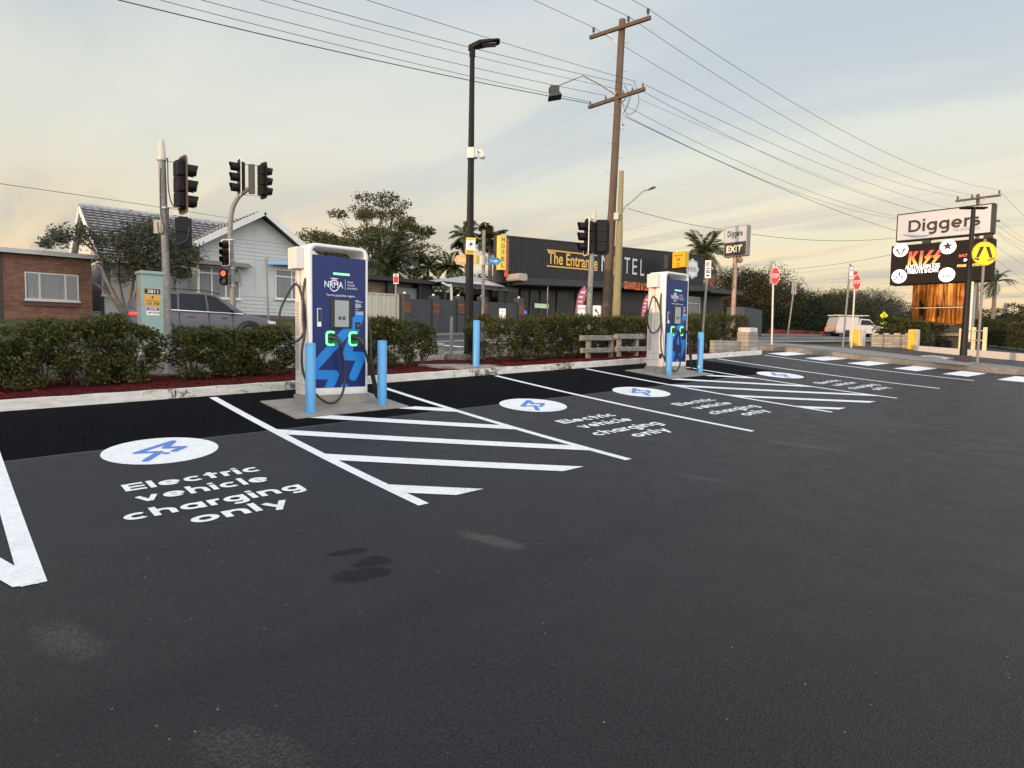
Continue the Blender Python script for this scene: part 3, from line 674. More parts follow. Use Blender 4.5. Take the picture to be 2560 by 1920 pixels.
    mb = MB(); mb.flat([(.362, 1.095), (.572, 1.095), (.572, 1.455), (.362, 1.455)], fr, .0225); part('screen', mb, M_SCREEN, scr)
    for cx in (.437, .497): mb = MB(); mb.flat(rrect(cx-.022, 1.19, cx+.022, 1.237, .004), fr, .0235); part('screen_icon', mb, mat('icon_navy', (.03, .05, .10), .4), scr)
    mb = MB(); mb.prism(rrect(.678, 1.065, .757, 1.168, .006), fr, .003, .016); cr = part('card_reader', mb, M_BLACKP, t)
    mb = MB(); mb.flat(circle(.718, 1.12, .011, 14), fr, .018); part('reader_mark', mb, mat('grey_mark', (.25, .26, .28), .5), cr)
    mb = MB(); mb.prism(rrect(.115, 1.09, .172, 1.335, .004), fr, .003, .010); hd = part('handle_recess', mb, M_DECAL, t)
    mb = MB(); mb.prism(rrect(.125, 1.155, .168, 1.325, .003), fr, .008, .016); part('handle', mb, M_BLACKP, hd)
    ends = []
    for cx in (.305, .645):
        mb = MB(); mb.prism(rrect(cx-.078, .826, cx+.078, 1.040, .045, 5), fr, .004, .012); soc = part('socket', mb, M_GREEND, t)
        ow = .078; mb = MB(); R0 = rrect(cx-.072, .832, cx+.075, 1.034, .05, 6); R1 = rrect(cx-.046, .858, cx+.049, 1.008, .03, 6)
        keep = [i for i in range(len(R0)) if R0[i][0] < cx+.062 and not (R0[i][0] > cx+.035 and .87 < R0[i][1] < .995)]
        kk = len(R0)
        for i in range(kk):
            j = (i+1) % kk
            if max(R0[i][0], R0[j][0]) > cx+.063: continue
            mb.prism([R0[i], R0[j], R1[j], R1[i]], fr, .011, .019)
        part('light_ring', mb, M_GREEN, soc)
        f0 = o_+u_*(cx+.035)+v_*.945+n_*.02
        mb = MB(); mb.tube([f0+np.array([-.05, .03, .01]), f0+np.array([-.02, -.03, .005]), f0+np.array([.015, -.085, -.015]), f0+np.array([.035, -.12, -.055]), f0+np.array([.04, -.125, -.10])], [.034, .036, .034, .027, .022], 12)
        mb.obox(f0+np.array([-.01, -.035, .028]), X_, Y_, Z_, .03, .07, .03)
        part('connector', mb, M_BLACKP, t, smoothf=True); ends.append(f0+np.array([.04, -.125, -.09]))
    # overhead cable balancer boxes
    for sx, side in ((-1, 'l'), (1, 'r')):
        xa = x0-.115 if sx < 0 else x0+Wd-.002; mb = MB(); zt = 1.86 if sx < 0 else 1.84
        if sx < 0:
            mb.box((xa, y0+.13, z0+zt), (x0+.002, y0+.40, z0+zt+.285)); bx = part('cable_box', mb, M_HOLD, t, bevel=.006)
    zc0 = z0; cr_ = .0165
    lx = x0-.035
    def P_(x, y, z): return (x0+x, y0+y, z0+z)
    # left cable: leaves the side, drops, passes in front of the plinth, rises to the left connector
    e = ends[0]
    pts = smooth([P_(-.005, .09, 1.73), P_(-.035, .085, 1.55), P_(-.055, .06, 1.20), P_(-.05, .03, .98), P_(-.10, .0, .72), P_(-.085, -.03, .45), P_(.02, -.10, .22), P_(.18, -.14, .075), P_(.32, -.15, .08), P_(.42, -.15, .22), P_(.455, -.14, .48), P_(.42, -.13, .70), tuple(e)], 8)
    mb = MB(); mb.tube(pts, cr_, 10); part('charging_cable', mb, M_RUBBER, t, smoothf=True)
    pts = smooth([P_(-.06, .27, 1.66), P_(-.13, .25, 1.60), P_(-.30, .20, 1.30), P_(-.31, .19, 1.06), P_(-.18, .18, .88), P_(-.06, .12, .93), P_(-.015, .08, 1.10), P_(-.02, .10, 1.35), P_(-.04, .20, 1.60), P_(-.06, .27, 1.66)], 8)
    mb = MB(); mb.tube(pts, cr_*.95, 10); part('cable_loop', mb, M_RUBBER, t, smoothf=True)
    mb = MB(); mb.tube([P_(-.06, .27, 1.67), P_(-.06, .27, 1.87)], .006, 6); mb.blob(P_(-.06, .27, 1.68), .022, 8, 6); mb.cyl(P_(-.06, .27, 1.84), P_(-.06, .27, 1.865), .02, .03, 8); part('hook', mb, M_STEEL, t)
    e = ends[1]
    pts = smooth([P_(Wd+.01, .12, 1.45), P_(Wd+.06, .10, 1.2), P_(Wd+.075, .05, .95), P_(Wd+.05, .0, .72), P_(Wd+.085, -.03, .40), P_(Wd+.13, -.06, .15), P_(Wd+.10, -.09, .10), P_(Wd+.06, -.10, .17), P_(Wd+.0, -.12, .40), P_(Wd-.08, -.13, .66), tuple(e)], 8)
    mb = MB(); mb.tube(pts, cr_, 10); part('charging_cable', mb, M_RUBBER, t, smoothf=True)
    return t
charger(3.75, T(4.1, 8.3)-.005, 'nearer white and navy ev charger with green lit sockets in shade')
charger(11.73, T(12.1, 8.3)-.005, 'farther ev charger with low sun on its cream white left side')
# ================================================================== PLANTS
def leaves(mb, C, size, up=.3, asp=.45, rng=RNG):
    # one folded leaf (two faces sharing the rib) at every centre
    n = len(C); C = np.asarray(C); d = rng.normal(size=(n, 3)); d[:, 2] = d[:, 2]*.6+up; d /= np.linalg.norm(d, axis=1)[:, None]
    r = rng.normal(size=(n, 3)); s = np.cross(d, r); s /= np.linalg.norm(s, axis=1)[:, None]; nn = np.cross(s, d)
    L_ = (size*rng.uniform(.6, 1.3, n))[:, None]; w_ = L_*asp
    a = C-d*L_*.5; b = C+s*w_*.5+nn*L_*.10; c = C+d*L_*.5; e = C-s*w_*.5+nn*L_*.10
    base = len(mb.v); V = np.stack([a, b, c, e], 1).reshape(-1, 3); mb.v += V.tolist()
    mb.f += [(base+4*i, base+4*i+1, base+4*i+2, base+4*i+3) for i in range(n)]
M_HEDGE = mat('hedge_leaf', (.066, .072, .019), .6, island=.6, trans=.25, spec=.22)
M_STEM = mat('woody_stem', (.10, .065, .04), .9, var=.3, scale=20)
M_BARK = mat('grey_bark', (.15, .13, .11), .9, var=.35, scale=10, bump=.5, bscale=30)
M_BARKD = mat('dark_bark', (.055, .042, .032), .9, var=.3, scale=10)
M_LEAFD = mat('dark_tree_leaf', (.020, .029, .009), .7, island=.5, trans=.12, spec=.2)
M_LEAFO = mat('olive_tree_leaf', (.055, .062, .021), .65, island=.5, trans=.12, spec=.2)
M_LEAFB = mat('brownish_tree_leaf', (.080, .052, .022), .65, island=.5, trans=.12, spec=.2)
M_LEAFG = mat('grey_green_leaf', (.030, .040, .020), .5, island=.4, trans=.2)
M_PALM = mat('palm_leaf', (.060, .072, .025), .45, island=.5, trans=.2)
M_PALMD = mat('dark_palm_leaf', (.030, .048, .018), .45, island=.5, trans=.15)

def hedge(x0, x1, y0, y1, h, label, n, bottom=.03, seed=1, taper=0.):
    rng = np.random.default_rng(seed); c = ((x0+x1)/2, (y0+y1)/2); t = thing('hedge', label, 'hedge', (c[0], c[1], zb(*c)), 'leafy hedge sections in the mulch bed')
    nc = max(12, int((x1-x0)*26)); C = []
    # clumps with an uneven outline
    cx = rng.uniform(x0+.1, x1-.1, nc); ph = rng.uniform(0, 6)
    topz = lambda x: h*(1+.05*np.sin(x*3.1+ph)+.04*np.sin(x*7.7+ph*2))
    for i in range(nc):
        x = cx[i]; e = min((x-x0)/.35, (x1-x)/.35, 1.); e = .55+.45*max(e, 0)**.5
        y = c[1]+rng.uniform(-1, 1)*(y1-y0)/2*e; top = topz(x)*e; z = bottom+(top-bottom)*rng.random()**.8
        rr = rng.uniform(.10, .20); dens = .75+.25*(z/top); k = int(n/nc*dens*1.3)
        P = rng.normal(size=(k, 3)); P /= np.linalg.norm(P, axis=1)[:, None]; P *= (rr*rng.uniform(.55, 1.1, (k, 1))); P[:, 2] *= .8
        Q = P+np.array([x, y, z]); C.append(Q)
    # a clipped outer skin of leaves and a thin fringe of new shoots on top
    k = int(n*.55); x = rng.uniform(x0, x1, k); e = np.clip(np.minimum((x-x0)/.3, (x1-x)/.3), 0, 1)**.5*.4+.6; side = rng.random(k)
    yb_, zt = (y1-y0)/2, topz(x)*e
    u = rng.random(k); z = np.where(side < .5, bottom+(zt-bottom)*u**.9, zt*(1+rng.normal(0, .035, k)))
    y = np.where(side < .5, c[1]-yb_*e*(.86+.14*np.sin(x*9)+rng.normal(0, .10, k)), c[1]+rng.uniform(-1, 1, k)*yb_*e)
    keep = (np.sin(x*5.3+z*7+ph)+np.sin(x*11-z*13+ph)*.6+rng.normal(0, .5, k)) > -.75
    C.append(np.stack([x, y, z], 1)[keep])
    C = np.concatenate(C); C[:, 2] = np.clip(C[:, 2], .05, None); C[:, 2] += np.array([zb(a, b) for a, b in C[:, :2]])
    mb = MB(); leaves(mb, C, .056, up=.5, asp=.55, rng=rng); part('foliage', mb, M_HEDGE, t)
    mb = MB()
    for i in range(int((x1-x0)*5)):
        x = rng.uniform(x0+.15, x1-.15); y = c[1]+rng.uniform(-.5, .5)*(y1-y0)*.5; z = zb(x, y)
        for _ in range(4):
            dx, dy = rng.uniform(-.3, .3, 2); hh = h*rng.uniform(.6, .95); mb.tube([(x, y, z-.03), (x+dx*.4, y+dy*.4, z+hh*.4), (x+dx, y+dy, z+hh)], [.013, .009, .003], 5)
    part('stem', mb, M_STEM, t); return t
hx_ = lambda px: onY(px, 800, 11.5)[0]
hedge(-1.0, hx_(412), 11.1, 12.4, .90, 'long dense hedge at the left end of the mulch bed', 20000, seed=1)
hedge(hx_(438), hx_(748), 11.15, 12.4, .78, 'hedge section directly left of the nearer charger', 12500, seed=2)
hedge(hx_(905), hx_(1012), 11.3, 12.3, .98, 'dense hedge section directly right of the nearer charger', 6000, seed=3)
hedge(hx_(1005), hx_(1108), 11.5, 12.3, .84, 'thin gappy hedge shrub left of the black lamp post', 2300, seed=4, bottom=.2)
hedge(hx_(1200), hx_(1640), 11.1, 12.35, .96, 'longest hedge running behind the broken timber rail', 26000, seed=5)
hedge(hx_(1690), hx_(1848), 11.0, 12.3, 1.05, 'hedge section right of the farther charger', 12000, seed=6)

def limb(mb, p, q, r0, r1, rng, wob=.12, n=5):
    p, q = np.array(p, float), np.array(q, float); d = np.linalg.norm(q-p); pts = [p+(q-p)*i/n+(rng.normal(size=3)*d*wob*.3*(0 < i < n)) for i in range(n+1)]
    mb.tube(smooth(pts, 2), list(np.linspace(r0, r1, 2*n+1)), 6, False); return q
def tree(name, base, H, R, label, cat, m, group=None, seed=0, nclump=26, per=170, leaf=.28, tr=.22, shape='round', split=.35, bark=None, lean=(0, 0), clr=.42, flat=.6, inner=1.):
    rng = np.random.default_rng(seed); base = np.array(base, float); t = thing(name, label, cat, base, group)
    tb, cb = MB(), MB(); fork = base+np.array([lean[0]*.4, lean[1]*.4, H*split]); tb.tube(smooth([base-(0, 0, .3), base+(fork-base)*.5+rng.normal(size=3)*.1, fork], 3), list(np.linspace(tr, tr*.65, 7)), 9)
    cen = base+np.array([lean[0], lean[1], H*(clr+(1-clr)*.48)]); C = []
    for i in range(nclump):
        a = rng.uniform(0, 2*math.pi)
        if shape == 'umbrella':
            rr = R*math.sqrt(rng.random()); zt = H*(1-.42*(rr/R)**2.2)*rng.choice([1, 1, .84, .70]); c = base+np.array([lean[0]+rr*math.cos(a), lean[1]+rr*math.sin(a), zt])
            sz = np.array([R*.22, R*.22, R*.075])*rng.uniform(.7, 1.25)
        else:
            v = rng.normal(size=3); v /= np.linalg.norm(v); k = rng.uniform(.35, 1.)**.5; c = cen+v*k*np.array([R, R, H*(1-clr)*.5])*.86; sz = np.array([R, R, R*flat])*rng.uniform(.24, .40)
        mid = fork+(c-fork)*.45+np.array([0, 0, H*.04]); limb(tb, fork, mid, tr*.32, tr*.15, rng); limb(tb, mid, c, tr*.15, tr*.04, rng)
        for _ in range(3):
            e = c+rng.normal(size=3)*sz*.7; limb(tb, mid+(c-mid)*.4, e, tr*.06, tr*.02, rng, n=3)
        P = rng.normal(size=(per, 3)); P /= np.linalg.norm(P, axis=1)[:, None]; P *= rng.uniform(.25, 1., (per, 1))**.4*sz; P += rng.normal(size=P.shape)*leaf*.35; C.append(c+P)
    leaves(cb, np.concatenate(C), leaf, rng=rng); part('trunk', tb, bark or M_BARK, t, smoothf=True); part('crown', cb, m, t); return t
def frond_mesh(mb, o, a, el, Ln, leafl, droop, rng, nleaf=26, wid=.05):
    # an arching rib with leaflets either side
    d = np.array([math.cos(a)*math.cos(el), math.sin(a)*math.cos(el), math.sin(el)]); p = np.array(o, float); pts = [p]; n = 12; v = d.copy()
    for i in range(n): v = v+np.array([0, 0, -droop/n*(.4+i/n*1.4)]); v /= np.linalg.norm(v); p = p+v*Ln/n; pts.append(p)
    mb.tube(pts, list(np.linspace(.03, .006, n+1)), 4, False)
    side = np.cross(d, (0, 0, 1.)); side /= (np.linalg.norm(side)+1e-9)
    for i in range(nleaf):
        s = .12+.88*i/nleaf; k = s*n; j = min(int(k), n-1); q = pts[j]+(pts[j+1]-pts[j])*(k-j); tv = pts[j+1]-pts[j]; tv /= np.linalg.norm(tv)
        ll = leafl*math.sin(math.pi*min(1, s*.85+.12))*rng.uniform(.8, 1.1)
        for sg in (-1, 1):
            dd = side*sg*.8+tv*.55+np.array([0, 0, -.25+rng.uniform(-.15, .1)]); dd /= np.linalg.norm(dd); e = q+dd*ll; m = q+dd*ll*.5+np.array([0, 0, .0])
            mb.add([q-tv*wid*.3, m-tv*wid, e, m+tv*wid], [(0, 1, 2, 3)])
def palm(base, H, label, R=2.6, nf=30, tr=.16, m=None, seed=0, leafl=.7, top=None, group='palm trees behind the motel', droop=1.5):
    rng = np.random.default_rng(seed); base = np.array(base, float); t = thing('palm_tree', label, 'palm', base, group); o = base+np.array([0, 0, H])
    mb = MB(); mb.tube([base-(0, 0, .3), base+(0.05, 0, H*.5), o], [tr*1.2, tr, tr*.8], 9); part('trunk', mb, M_BARK, t, smoothf=True)
    mb = MB()
    for i in range(nf): frond_mesh(mb, o, rng.uniform(0, 6.28), rng.uniform(-.5, 1.25), R*rng.uniform(.8, 1.1), leafl, droop*rng.uniform(.6, 1.2), rng)
    part('crown', mb, m or M_PALM, t); return t
def base_at(px, d, z=None):
    p = at(px, 800, d); return np.array([p[0], p[1], T(p[0], p[1]) if z is None else z])
def top_h(px, py, d): return at(px, py, d)[2]

# low leaning shrub tree in front of the white house
b = base_at(318, 25.5); t = thing('shrub_tree', 'sprawling grey green shrub tree in front of the white house', 'tree', b)
rng = np.random.default_rng(5); tb, C = MB(), []
b[2] = at(318, 800, 25.5)[2]-.5
def st(px, py, dd=0.): return at(px, py, 25.5+dd)
stems = [((318, 800), (270, 735), (228, 700)), ((318, 800), (262, 690), (245, 640), (200, 600), (150, 580)), ((318, 800), (300, 720), (295, 660), (310, 600)), ((318, 800), (330, 720), (345, 650), (360, 590)), ((318, 800), (340, 730), (380, 660), (440, 620)), ((245, 640), (215, 590), (190, 560)), ((310, 700), (350, 660), (400, 600)), ((200, 600), (160, 600), (110, 612))]
for s in stems:
    pts = smooth([st(x, y, rng.uniform(-.5, .5)) for x, y in s], 4); tb.tube(pts, list(np.linspace(.085 if s[0] == (318, 800) else .04, .02, len(pts))), 7)
for px, py, rx, ry, k in ((150, 590, 42, 24, 420), (205, 585, 34, 26, 260), (115, 608, 24, 14, 160), (250, 600, 36, 26, 260), (262, 655, 36, 22, 180), (325, 600, 55, 42, 900), (375, 570, 42, 26, 400), (415, 610, 55, 40, 900), (345, 650, 60, 34, 900), (440, 650, 55, 40, 850), (480, 640, 26, 32, 320), (385, 680, 50, 24, 350), (455, 685, 30, 16, 140), (310, 690, 30, 22, 150)):
    for i in range(int(k*1.7)):
        a = rng.normal(size=2)*.5; C.append(st(px+a[0]*rx*.9, py+a[1]*ry, rng.uniform(-1.2, 1.2)))
        if i % 22 == 0: tb.tube([st(px, py), st(px+a[0]*rx, py+a[1]*ry, rng.uniform(-1, 1))], [.012, .005], 4, False)
cb = MB(); leaves(cb, C, .17, asp=.28, rng=rng); part('trunk', tb, M_BARK, t, smoothf=True); part('crown', cb, M_LEAFG, t)

G = 'trees behind the buildings'
d = 62
b = base_at(935, d); tree('spreading_tree', b, top_h(935, 490, d)-b[2], 5.7, 'big umbrella crowned tree rising behind the nearer charger', 'tree', M_LEAFO, G, 21, 50, 260, .26, .42, 'umbrella', .26, bark=M_BARKD)
b = base_at(905, d-3); tree('spreading_tree', b, top_h(905, 560, d)-b[2], 3.4, 'lower brown tinged tree mixed into the big umbrella crowned tree', 'tree', M_LEAFB, G, 22, 16, 140, .26, .3, 'round', .3, clr=.3)
b = base_at(800, 55); tree('leafy_tree', b, top_h(800, 572, 55)-b[2], 3.9, 'olive green tree behind the right slope of the white house roof', 'tree', M_LEAFO, G, 23, 34, 200, .26, .3, 'round', .3, clr=.3)
b = base_at(1030, 58); tree('leafy_tree', b, top_h(1030, 622, 58)-b[2], 2.6, 'small flat topped tree right of the big umbrella crowned tree', 'tree', M_LEAFD, G, 24, 22, 110, .22, .2, 'umbrella', .3)
b = base_at(960, 50); palm(b, top_h(960, 668, 50)-b[2], 'dark feathery palm right behind the nearer charger', 3.6, 60, .4, M_PALMD, 31, .7)
b = base_at(1068, 52); palm(b, top_h(1068, 668, 52)-b[2], 'short palm behind the dark flat roofed garage', 1.7, 26, .16, M_PALM, 32, .5)
b = base_at(1125, 50); palm(b, top_h(1125, 668, 50)-b[2], 'palm with drooping fronds left of the black lamp post', 1.5, 26, .16, M_PALM, 33, .55)
b = base_at(1163, 44); palm(b, top_h(1163, 590, 44)-b[2], 'tall palm whose crown is crossed by the black lamp post', 1.5, 22, .14, M_PALM, 34, .6)
b = base_at(1222, 42); palm(b, top_h(1222, 600, 42)-b[2], 'tall palm left of the yellow motel sign', 1.45, 24, .14, M_PALM, 35, .6)
b = base_at(1755, 60); palm(b, top_h(1755, 632, 60)-b[2], 'palm rising behind the right part of the motel wall', 2.7, 44, .2, M_PALM, 36, .8)
b = base_at(1108, 56); tree('leafy_tree', b, top_h(1108, 690, 56)-b[2], 3.2, 'bright green tree low behind the garage roof', 'tree', mat('bright_leaf', (.16, .17, .03), .5, island=.4, trans=.3), G, 25, 20, 150, .24, .2, clr=.2)
b = base_at(1035, 52); tree('leafy_tree', b, top_h(1035, 700, 52)-b[2], 2.6, 'dark bushy tree low behind the garage roof', 'tree', M_LEAFD, G, 26, 20, 160, .24, .2, clr=.1)
b = base_at(1190, 54); tree('leafy_tree', b, top_h(1190, 690, 54)-b[2], 2.8, 'dark bushy tree behind the white carport roof', 'tree', M_LEAFD, G, 27, 20, 160, .24, .2, clr=.1)
b = base_at(1470, 75); tree('leafy_tree', b, top_h(1455, 652, 75)-b[2], 2.0, 'tree top just showing over the motel wall', 'tree', M_LEAFD, G, 28, 10, 120, .26, .2, clr=.3)
RT = [(1838, 652, 66, 3.4, 'dark', 'dense dark tree right behind the exit sign pole'), (1862, 660, 68, 4.0, 'brown', 'brown tinged tree above the club exit sign pole'), (1905, 668, 66, 4.0, 'dark', 'twiggy dark tree behind the left stop sign'), (1950, 694, 70, 4.4, 'dark', 'dark bushy tree right of the left stop sign'),
      (2010, 706, 72, 4.22, 'dark', 'dark rounded tree above the leaning sign pole'), (2062, 716, 76, 4.41, 'olive', 'lighter green rounded tree behind the parked white utility truck'), (2110, 712, 78, 4.14, 'dark', 'dark tree behind the two thin poles'), (2160, 706, 76, 4.17, 'grey', 'grey green twiggy tree right of the second stop sign'), (2215, 742, 80, 4.36, 'grey', 'grey green tree sloping down beside the club sign'), (2262, 775, 84, 4.32, 'dark', 'low dark tree behind the left edge of the club sign')]
mm = dict(dark=M_LEAFD, brown=M_LEAFB, olive=M_LEAFO, grey=M_LEAFG)
for i, (px, py, d, R, k, lab) in enumerate(RT):
    b = base_at(px, d); tree('roadside_tree', b, top_h(px, py+(12 if px > 1940 else -4), d)-b[2], R*(1 if px > 1940 else 1.2), lab, 'tree', mm[k], 'trees along the far side of the road', 40+i, 50, 340, .17, .22, clr=.02, split=.2, flat=.8)
for i, (px, py, d, R, lab) in enumerate(((1880, 790, 60, 2.6, 'low dark bush filling in below the exit sign pole trees'), (1990, 790, 66, 3.43, 'low dark bush above the red wall'), (2060, 790, 70, 3.63, 'low bush behind the roof of the white utility truck'), (2160, 800, 72, 3.60, 'low bush behind the yellow diamond sign'), (1935, 780, 64, 3.20, 'low bush behind the left end of the red wall'))):
    b = base_at(px, d); tree('bush', b, top_h(px, py, d)-b[2]+.8, R, lab, 'bush', M_LEAFD, 'bushes along the far side of the road', 60+i, 18, 200, .22, .1, clr=.0, split=.1, flat=.7)
# far right
b = base_at(2482, 95); palm(b, top_h(2482, 706, 95)-b[2], 'tall lone palm right of the club sign', 3.2, 26, .28, M_PALMD, 37, .8, group=None, droop=2.6)
for i, (px, py, d, R, k, lab) in enumerate(((2540, 762, 100, 5.5, 'umbrella', 'flat topped pine on the right horizon'), (2478, 792, 105, 4.5, 'umbrella', 'low flat topped tree left of the far pole'), (2555, 800, 80, 5.5, 'round', 'dark rounded tree at the right edge of the view'), (2435, 800, 110, 3.5, 'round', 'small far tree seen between the club sign and the thin pole'))):
    b = base_at(px, d); tree('distant_tree', b, top_h(px, py, d)-b[2], R, lab, 'tree', M_LEAFD, 'trees on the right horizon', 70+i, 34, 130, .34, .25, k, clr=.15)
# a hedge of many bushes on the horizon closes the view
mb = MB(); rng = np.random.default_rng(9); C = []
for i in range(220):
    px = rng.uniform(2000, 2900); d = rng.uniform(150, 190); p = at(px, 835, d); zt = T(p[0], p[1]); C.append(np.array([p[0], p[1], zt+2.])+rng.normal(size=(60, 3))*np.array([4, 4, 1.5]))
for i in range(200):
    px = rng.uniform(-400, 1900); d = rng.uniform(110, 150); p = at(px, 835, d); zt = T(p[0], p[1]); C.append(np.array([p[0], p[1], zt+1.6])+rng.normal(size=(60, 3))*np.array([4, 4, 1.2]))
leaves(mb, np.concatenate(C), 1.1, rng=rng); o = part('far_woodland', mb, M_LEAFD, None); tag(o, 'far low band of trees along the horizon', 'woodland'); o['kind'] = 'stuff'
# tall trees behind the left end of the car park: the low sun only clears their tops
proto = None
for i, (x, y) in enumerate(((-46, -14), (-48, -4), (-45, 5), (-47, 14), (-46, 23), (-48, 33), (-46, 43))):
    z = T(x, y)
    if proto is None: proto = tree('boundary_tree', (x, y, z), 7.25, 5.6, 'dense tree at the western end of the car park', 'tree', M_LEAFD, 'trees at the western end of the car park', 90, 62, 210, .5, .25, clr=.0, split=.2, flat=.9); q = proto
    else: q = copy_tree(proto)
    q.location = (x, y, z); q.rotation_euler = (0, 0, i*1.3); q.scale = (1, 1, 1+.05*math.sin(i*2.3))

# far-right clipped hedge
def box_hedge(p0, p1, wd, h, label, n, seed):
    p0, p1 = np.array(p0, float), np.array(p1, float); rng = np.random.default_rng(seed); t = thing('clipped_hedge', label, 'hedge', (p0+p1)/2)
    d = p1-p0; ln = np.linalg.norm(d[:2]); u = d/ln; s = np.array([-u[1], u[0], 0]); k = n
    a = rng.random(k); b_ = rng.uniform(-.5, .5, k); z = rng.random(k)**.8; f = rng.integers(0, 3, k)
    b_ = np.where(f == 0, np.sign(b_)*.5+rng.normal(0, .05, k), b_); z = np.where(f == 1, 1+rng.normal(0, .03, k), z)
    C = p0+a[:, None]*d+s*(b_*wd)[:, None]+np.array([0, 0, 1])*(z*h*(1+.06*np.sin(a*ln*2)))[:, None]; mb = MB(); leaves(mb, C, .11, rng=rng); part('foliage', mb, M_HEDGE, t)
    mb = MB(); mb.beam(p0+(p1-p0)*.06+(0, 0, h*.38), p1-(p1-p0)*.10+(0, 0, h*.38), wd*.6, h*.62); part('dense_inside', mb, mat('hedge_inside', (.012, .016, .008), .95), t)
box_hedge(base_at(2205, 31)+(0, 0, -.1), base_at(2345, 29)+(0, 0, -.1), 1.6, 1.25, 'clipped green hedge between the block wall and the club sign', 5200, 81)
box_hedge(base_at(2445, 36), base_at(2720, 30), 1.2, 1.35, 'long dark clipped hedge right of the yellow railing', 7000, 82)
# grass tufts on the verge and lawn
mb = MB(); rng = np.random.default_rng(3); C = []
for i in range(15000):
    if i % 3 == 0: x, y = rng.uniform(-2, 18), rng.uniform(13.2, 14)
    elif i % 3 == 1: x, y = rng.uniform(-2, 12), rng.uniform(26, 31)
    else: x, y = rng.uniform(22, 48), rng.uniform(13.4, 16)
    C.append((x, y, T(x, y)-.05+.03))
leaves(mb, C, .10, up=1.8, asp=.14, rng=rng); o = part('grass', mb, mat('grass_blade', (.085, .11, .035), .7, island=.4, trans=.2), None); tag(o, 'short green grass on the road verge and front lawns', 'grass'); o['kind'] = 'stuff'
# ================================================================== LOW WALLS AND RAILS
def block_mat(name, col, mortar, bw, bh, rough=.85, rot=None, mort=.012, var=.15):
    m = bpy.data.materials.new(name); m.use_nodes = True; t = m.node_tree; b = t.nodes['Principled BSDF']; tcn = t.nodes.new('ShaderNodeTexCoord')
    sp = t.nodes.new('ShaderNodeSeparateXYZ'); t.links.new(tcn.outputs['Object'], sp.inputs[0]); ad = t.nodes.new('ShaderNodeMath'); ad.operation = 'ADD'
    t.links.new(sp.outputs[0], ad.inputs[0]); t.links.new(sp.outputs[1], ad.inputs[1]); cb = t.nodes.new('ShaderNodeCombineXYZ'); t.links.new(ad.outputs[0], cb.inputs[0]); t.links.new(sp.outputs[2], cb.inputs[1])
    br = t.nodes.new('ShaderNodeTexBrick'); br.inputs['Scale'].default_value = 1; br.inputs['Brick Width'].default_value = bw; br.inputs['Row Height'].default_value = bh; br.inputs['Mortar Size'].default_value = mort
    br.inputs['Color1'].default_value = (*col, 1); br.inputs['Color2'].default_value = (*tuple(c*(1-var*2) for c in col), 1); br.inputs['Mortar'].default_value = (*mortar, 1); t.links.new(cb.outputs[0], br.inputs[0])
    n = t.nodes.new('ShaderNodeTexNoise'); n.inputs['Scale'].default_value = 2.5; n.inputs['Detail'].default_value = 6; t.links.new(tcn.outputs['Object'], n.inputs[0])
    mx = t.nodes.new('ShaderNodeMix'); mx.data_type = 'RGBA'; mx.blend_type = 'MULTIPLY'; r = t.nodes.new('ShaderNodeValToRGB'); r.color_ramp.elements[0].color = (.72, .70, .68, 1); r.color_ramp.elements[0].position = .3; r.color_ramp.elements[1].position = .65
    t.links.new(n.outputs[0], r.inputs[0]); mx.inputs[0].default_value = 1; t.links.new(br.outputs[0], mx.inputs[6]); t.links.new(r.outputs[0], mx.inputs[7]); t.links.new(mx.outputs[2], b.inputs['Base Color'])
    b.inputs['Roughness'].default_value = rough; bp = t.nodes.new('ShaderNodeBump'); bp.inputs['Strength'].default_value = .6; bp.inputs['Distance'].default_value = .01; bp.invert = True; t.links.new(br.outputs['Fac'], bp.inputs['Height']); t.links.new(bp.outputs[0], b.inputs['Normal'])
    return m
M_BLOCK = block_mat('white_painted_block', (.50, .48, .43), (.30, .28, .25), .40, .13)
M_BLOCKW = block_mat('cream_block', (.38, .36, .31), (.22, .20, .18), .44, .11)
M_CAPW = mat('worn_white_cap', (.52, .50, .46), .85, var=.25, scale=6, bump=.5, bscale=20)
def garden_wall(x0, x1, y, label, h=.37):
    t = thing('garden_wall', label, 'wall', ((x0+x1)/2, y, T((x0+x1)/2, y)), 'white block garden walls behind the hedges'); mb = MB(); strip_box(mb, x0, x1, y, y+.12, lambda x: T(x, y)-.1, lambda x: T(x, y)+h, 1.); part('blockwork', mb, M_BLOCK, t)
    mb = MB(); x = x0
    while x < x1: a = min(x+.36, x1); mb.box((x+.01, y-.03, T(x, y)+h), (a-.01, y+.15, T(x, y)+h+.06+.01*math.sin(x*7))); x += .40
    part('coping', mb, M_CAPW, t, bevel=.015); return t
garden_wall(-2.5, 9.3, 12.95, 'long low white block wall behind the hedges on the left')
garden_wall(10.3, 18.2, 12.95, 'low white block wall behind the longest hedge and farther charger')
# stepped block pier at the corner by the exit
px0 = onY(1884, 870, 9.9); t = thing('corner_wall', 'stepped grey white block pier at the end of the mulch bed', 'wall', (18.4, 10.0, T(18.4, 10)))
def wx(px, y): return onY(px, 860, y)[0]
zc_ = T(18.4, 9.7); mb = MB(); mb.box((18.05, 9.78, zc_-.1), (18.62, 10.15, zc_+.66)); mb.box((18.62, 9.84, zc_-.1), (18.74, 10.05, zc_+.62)); part('pier', mb, M_BLOCKW, t, bevel=.004)
mb = MB(); mb.box((18.12, 9.76, zc_+.66), (18.55, 10.17, zc_+.80)); part('coping', mb, M_CAPW, t, bevel=.02)
mb = MB(); mb.box((16.6, 10.0, zc_-.15), (18.05, 10.16, zc_+.40)); part('low_wall', mb, M_BLOCKW, t)
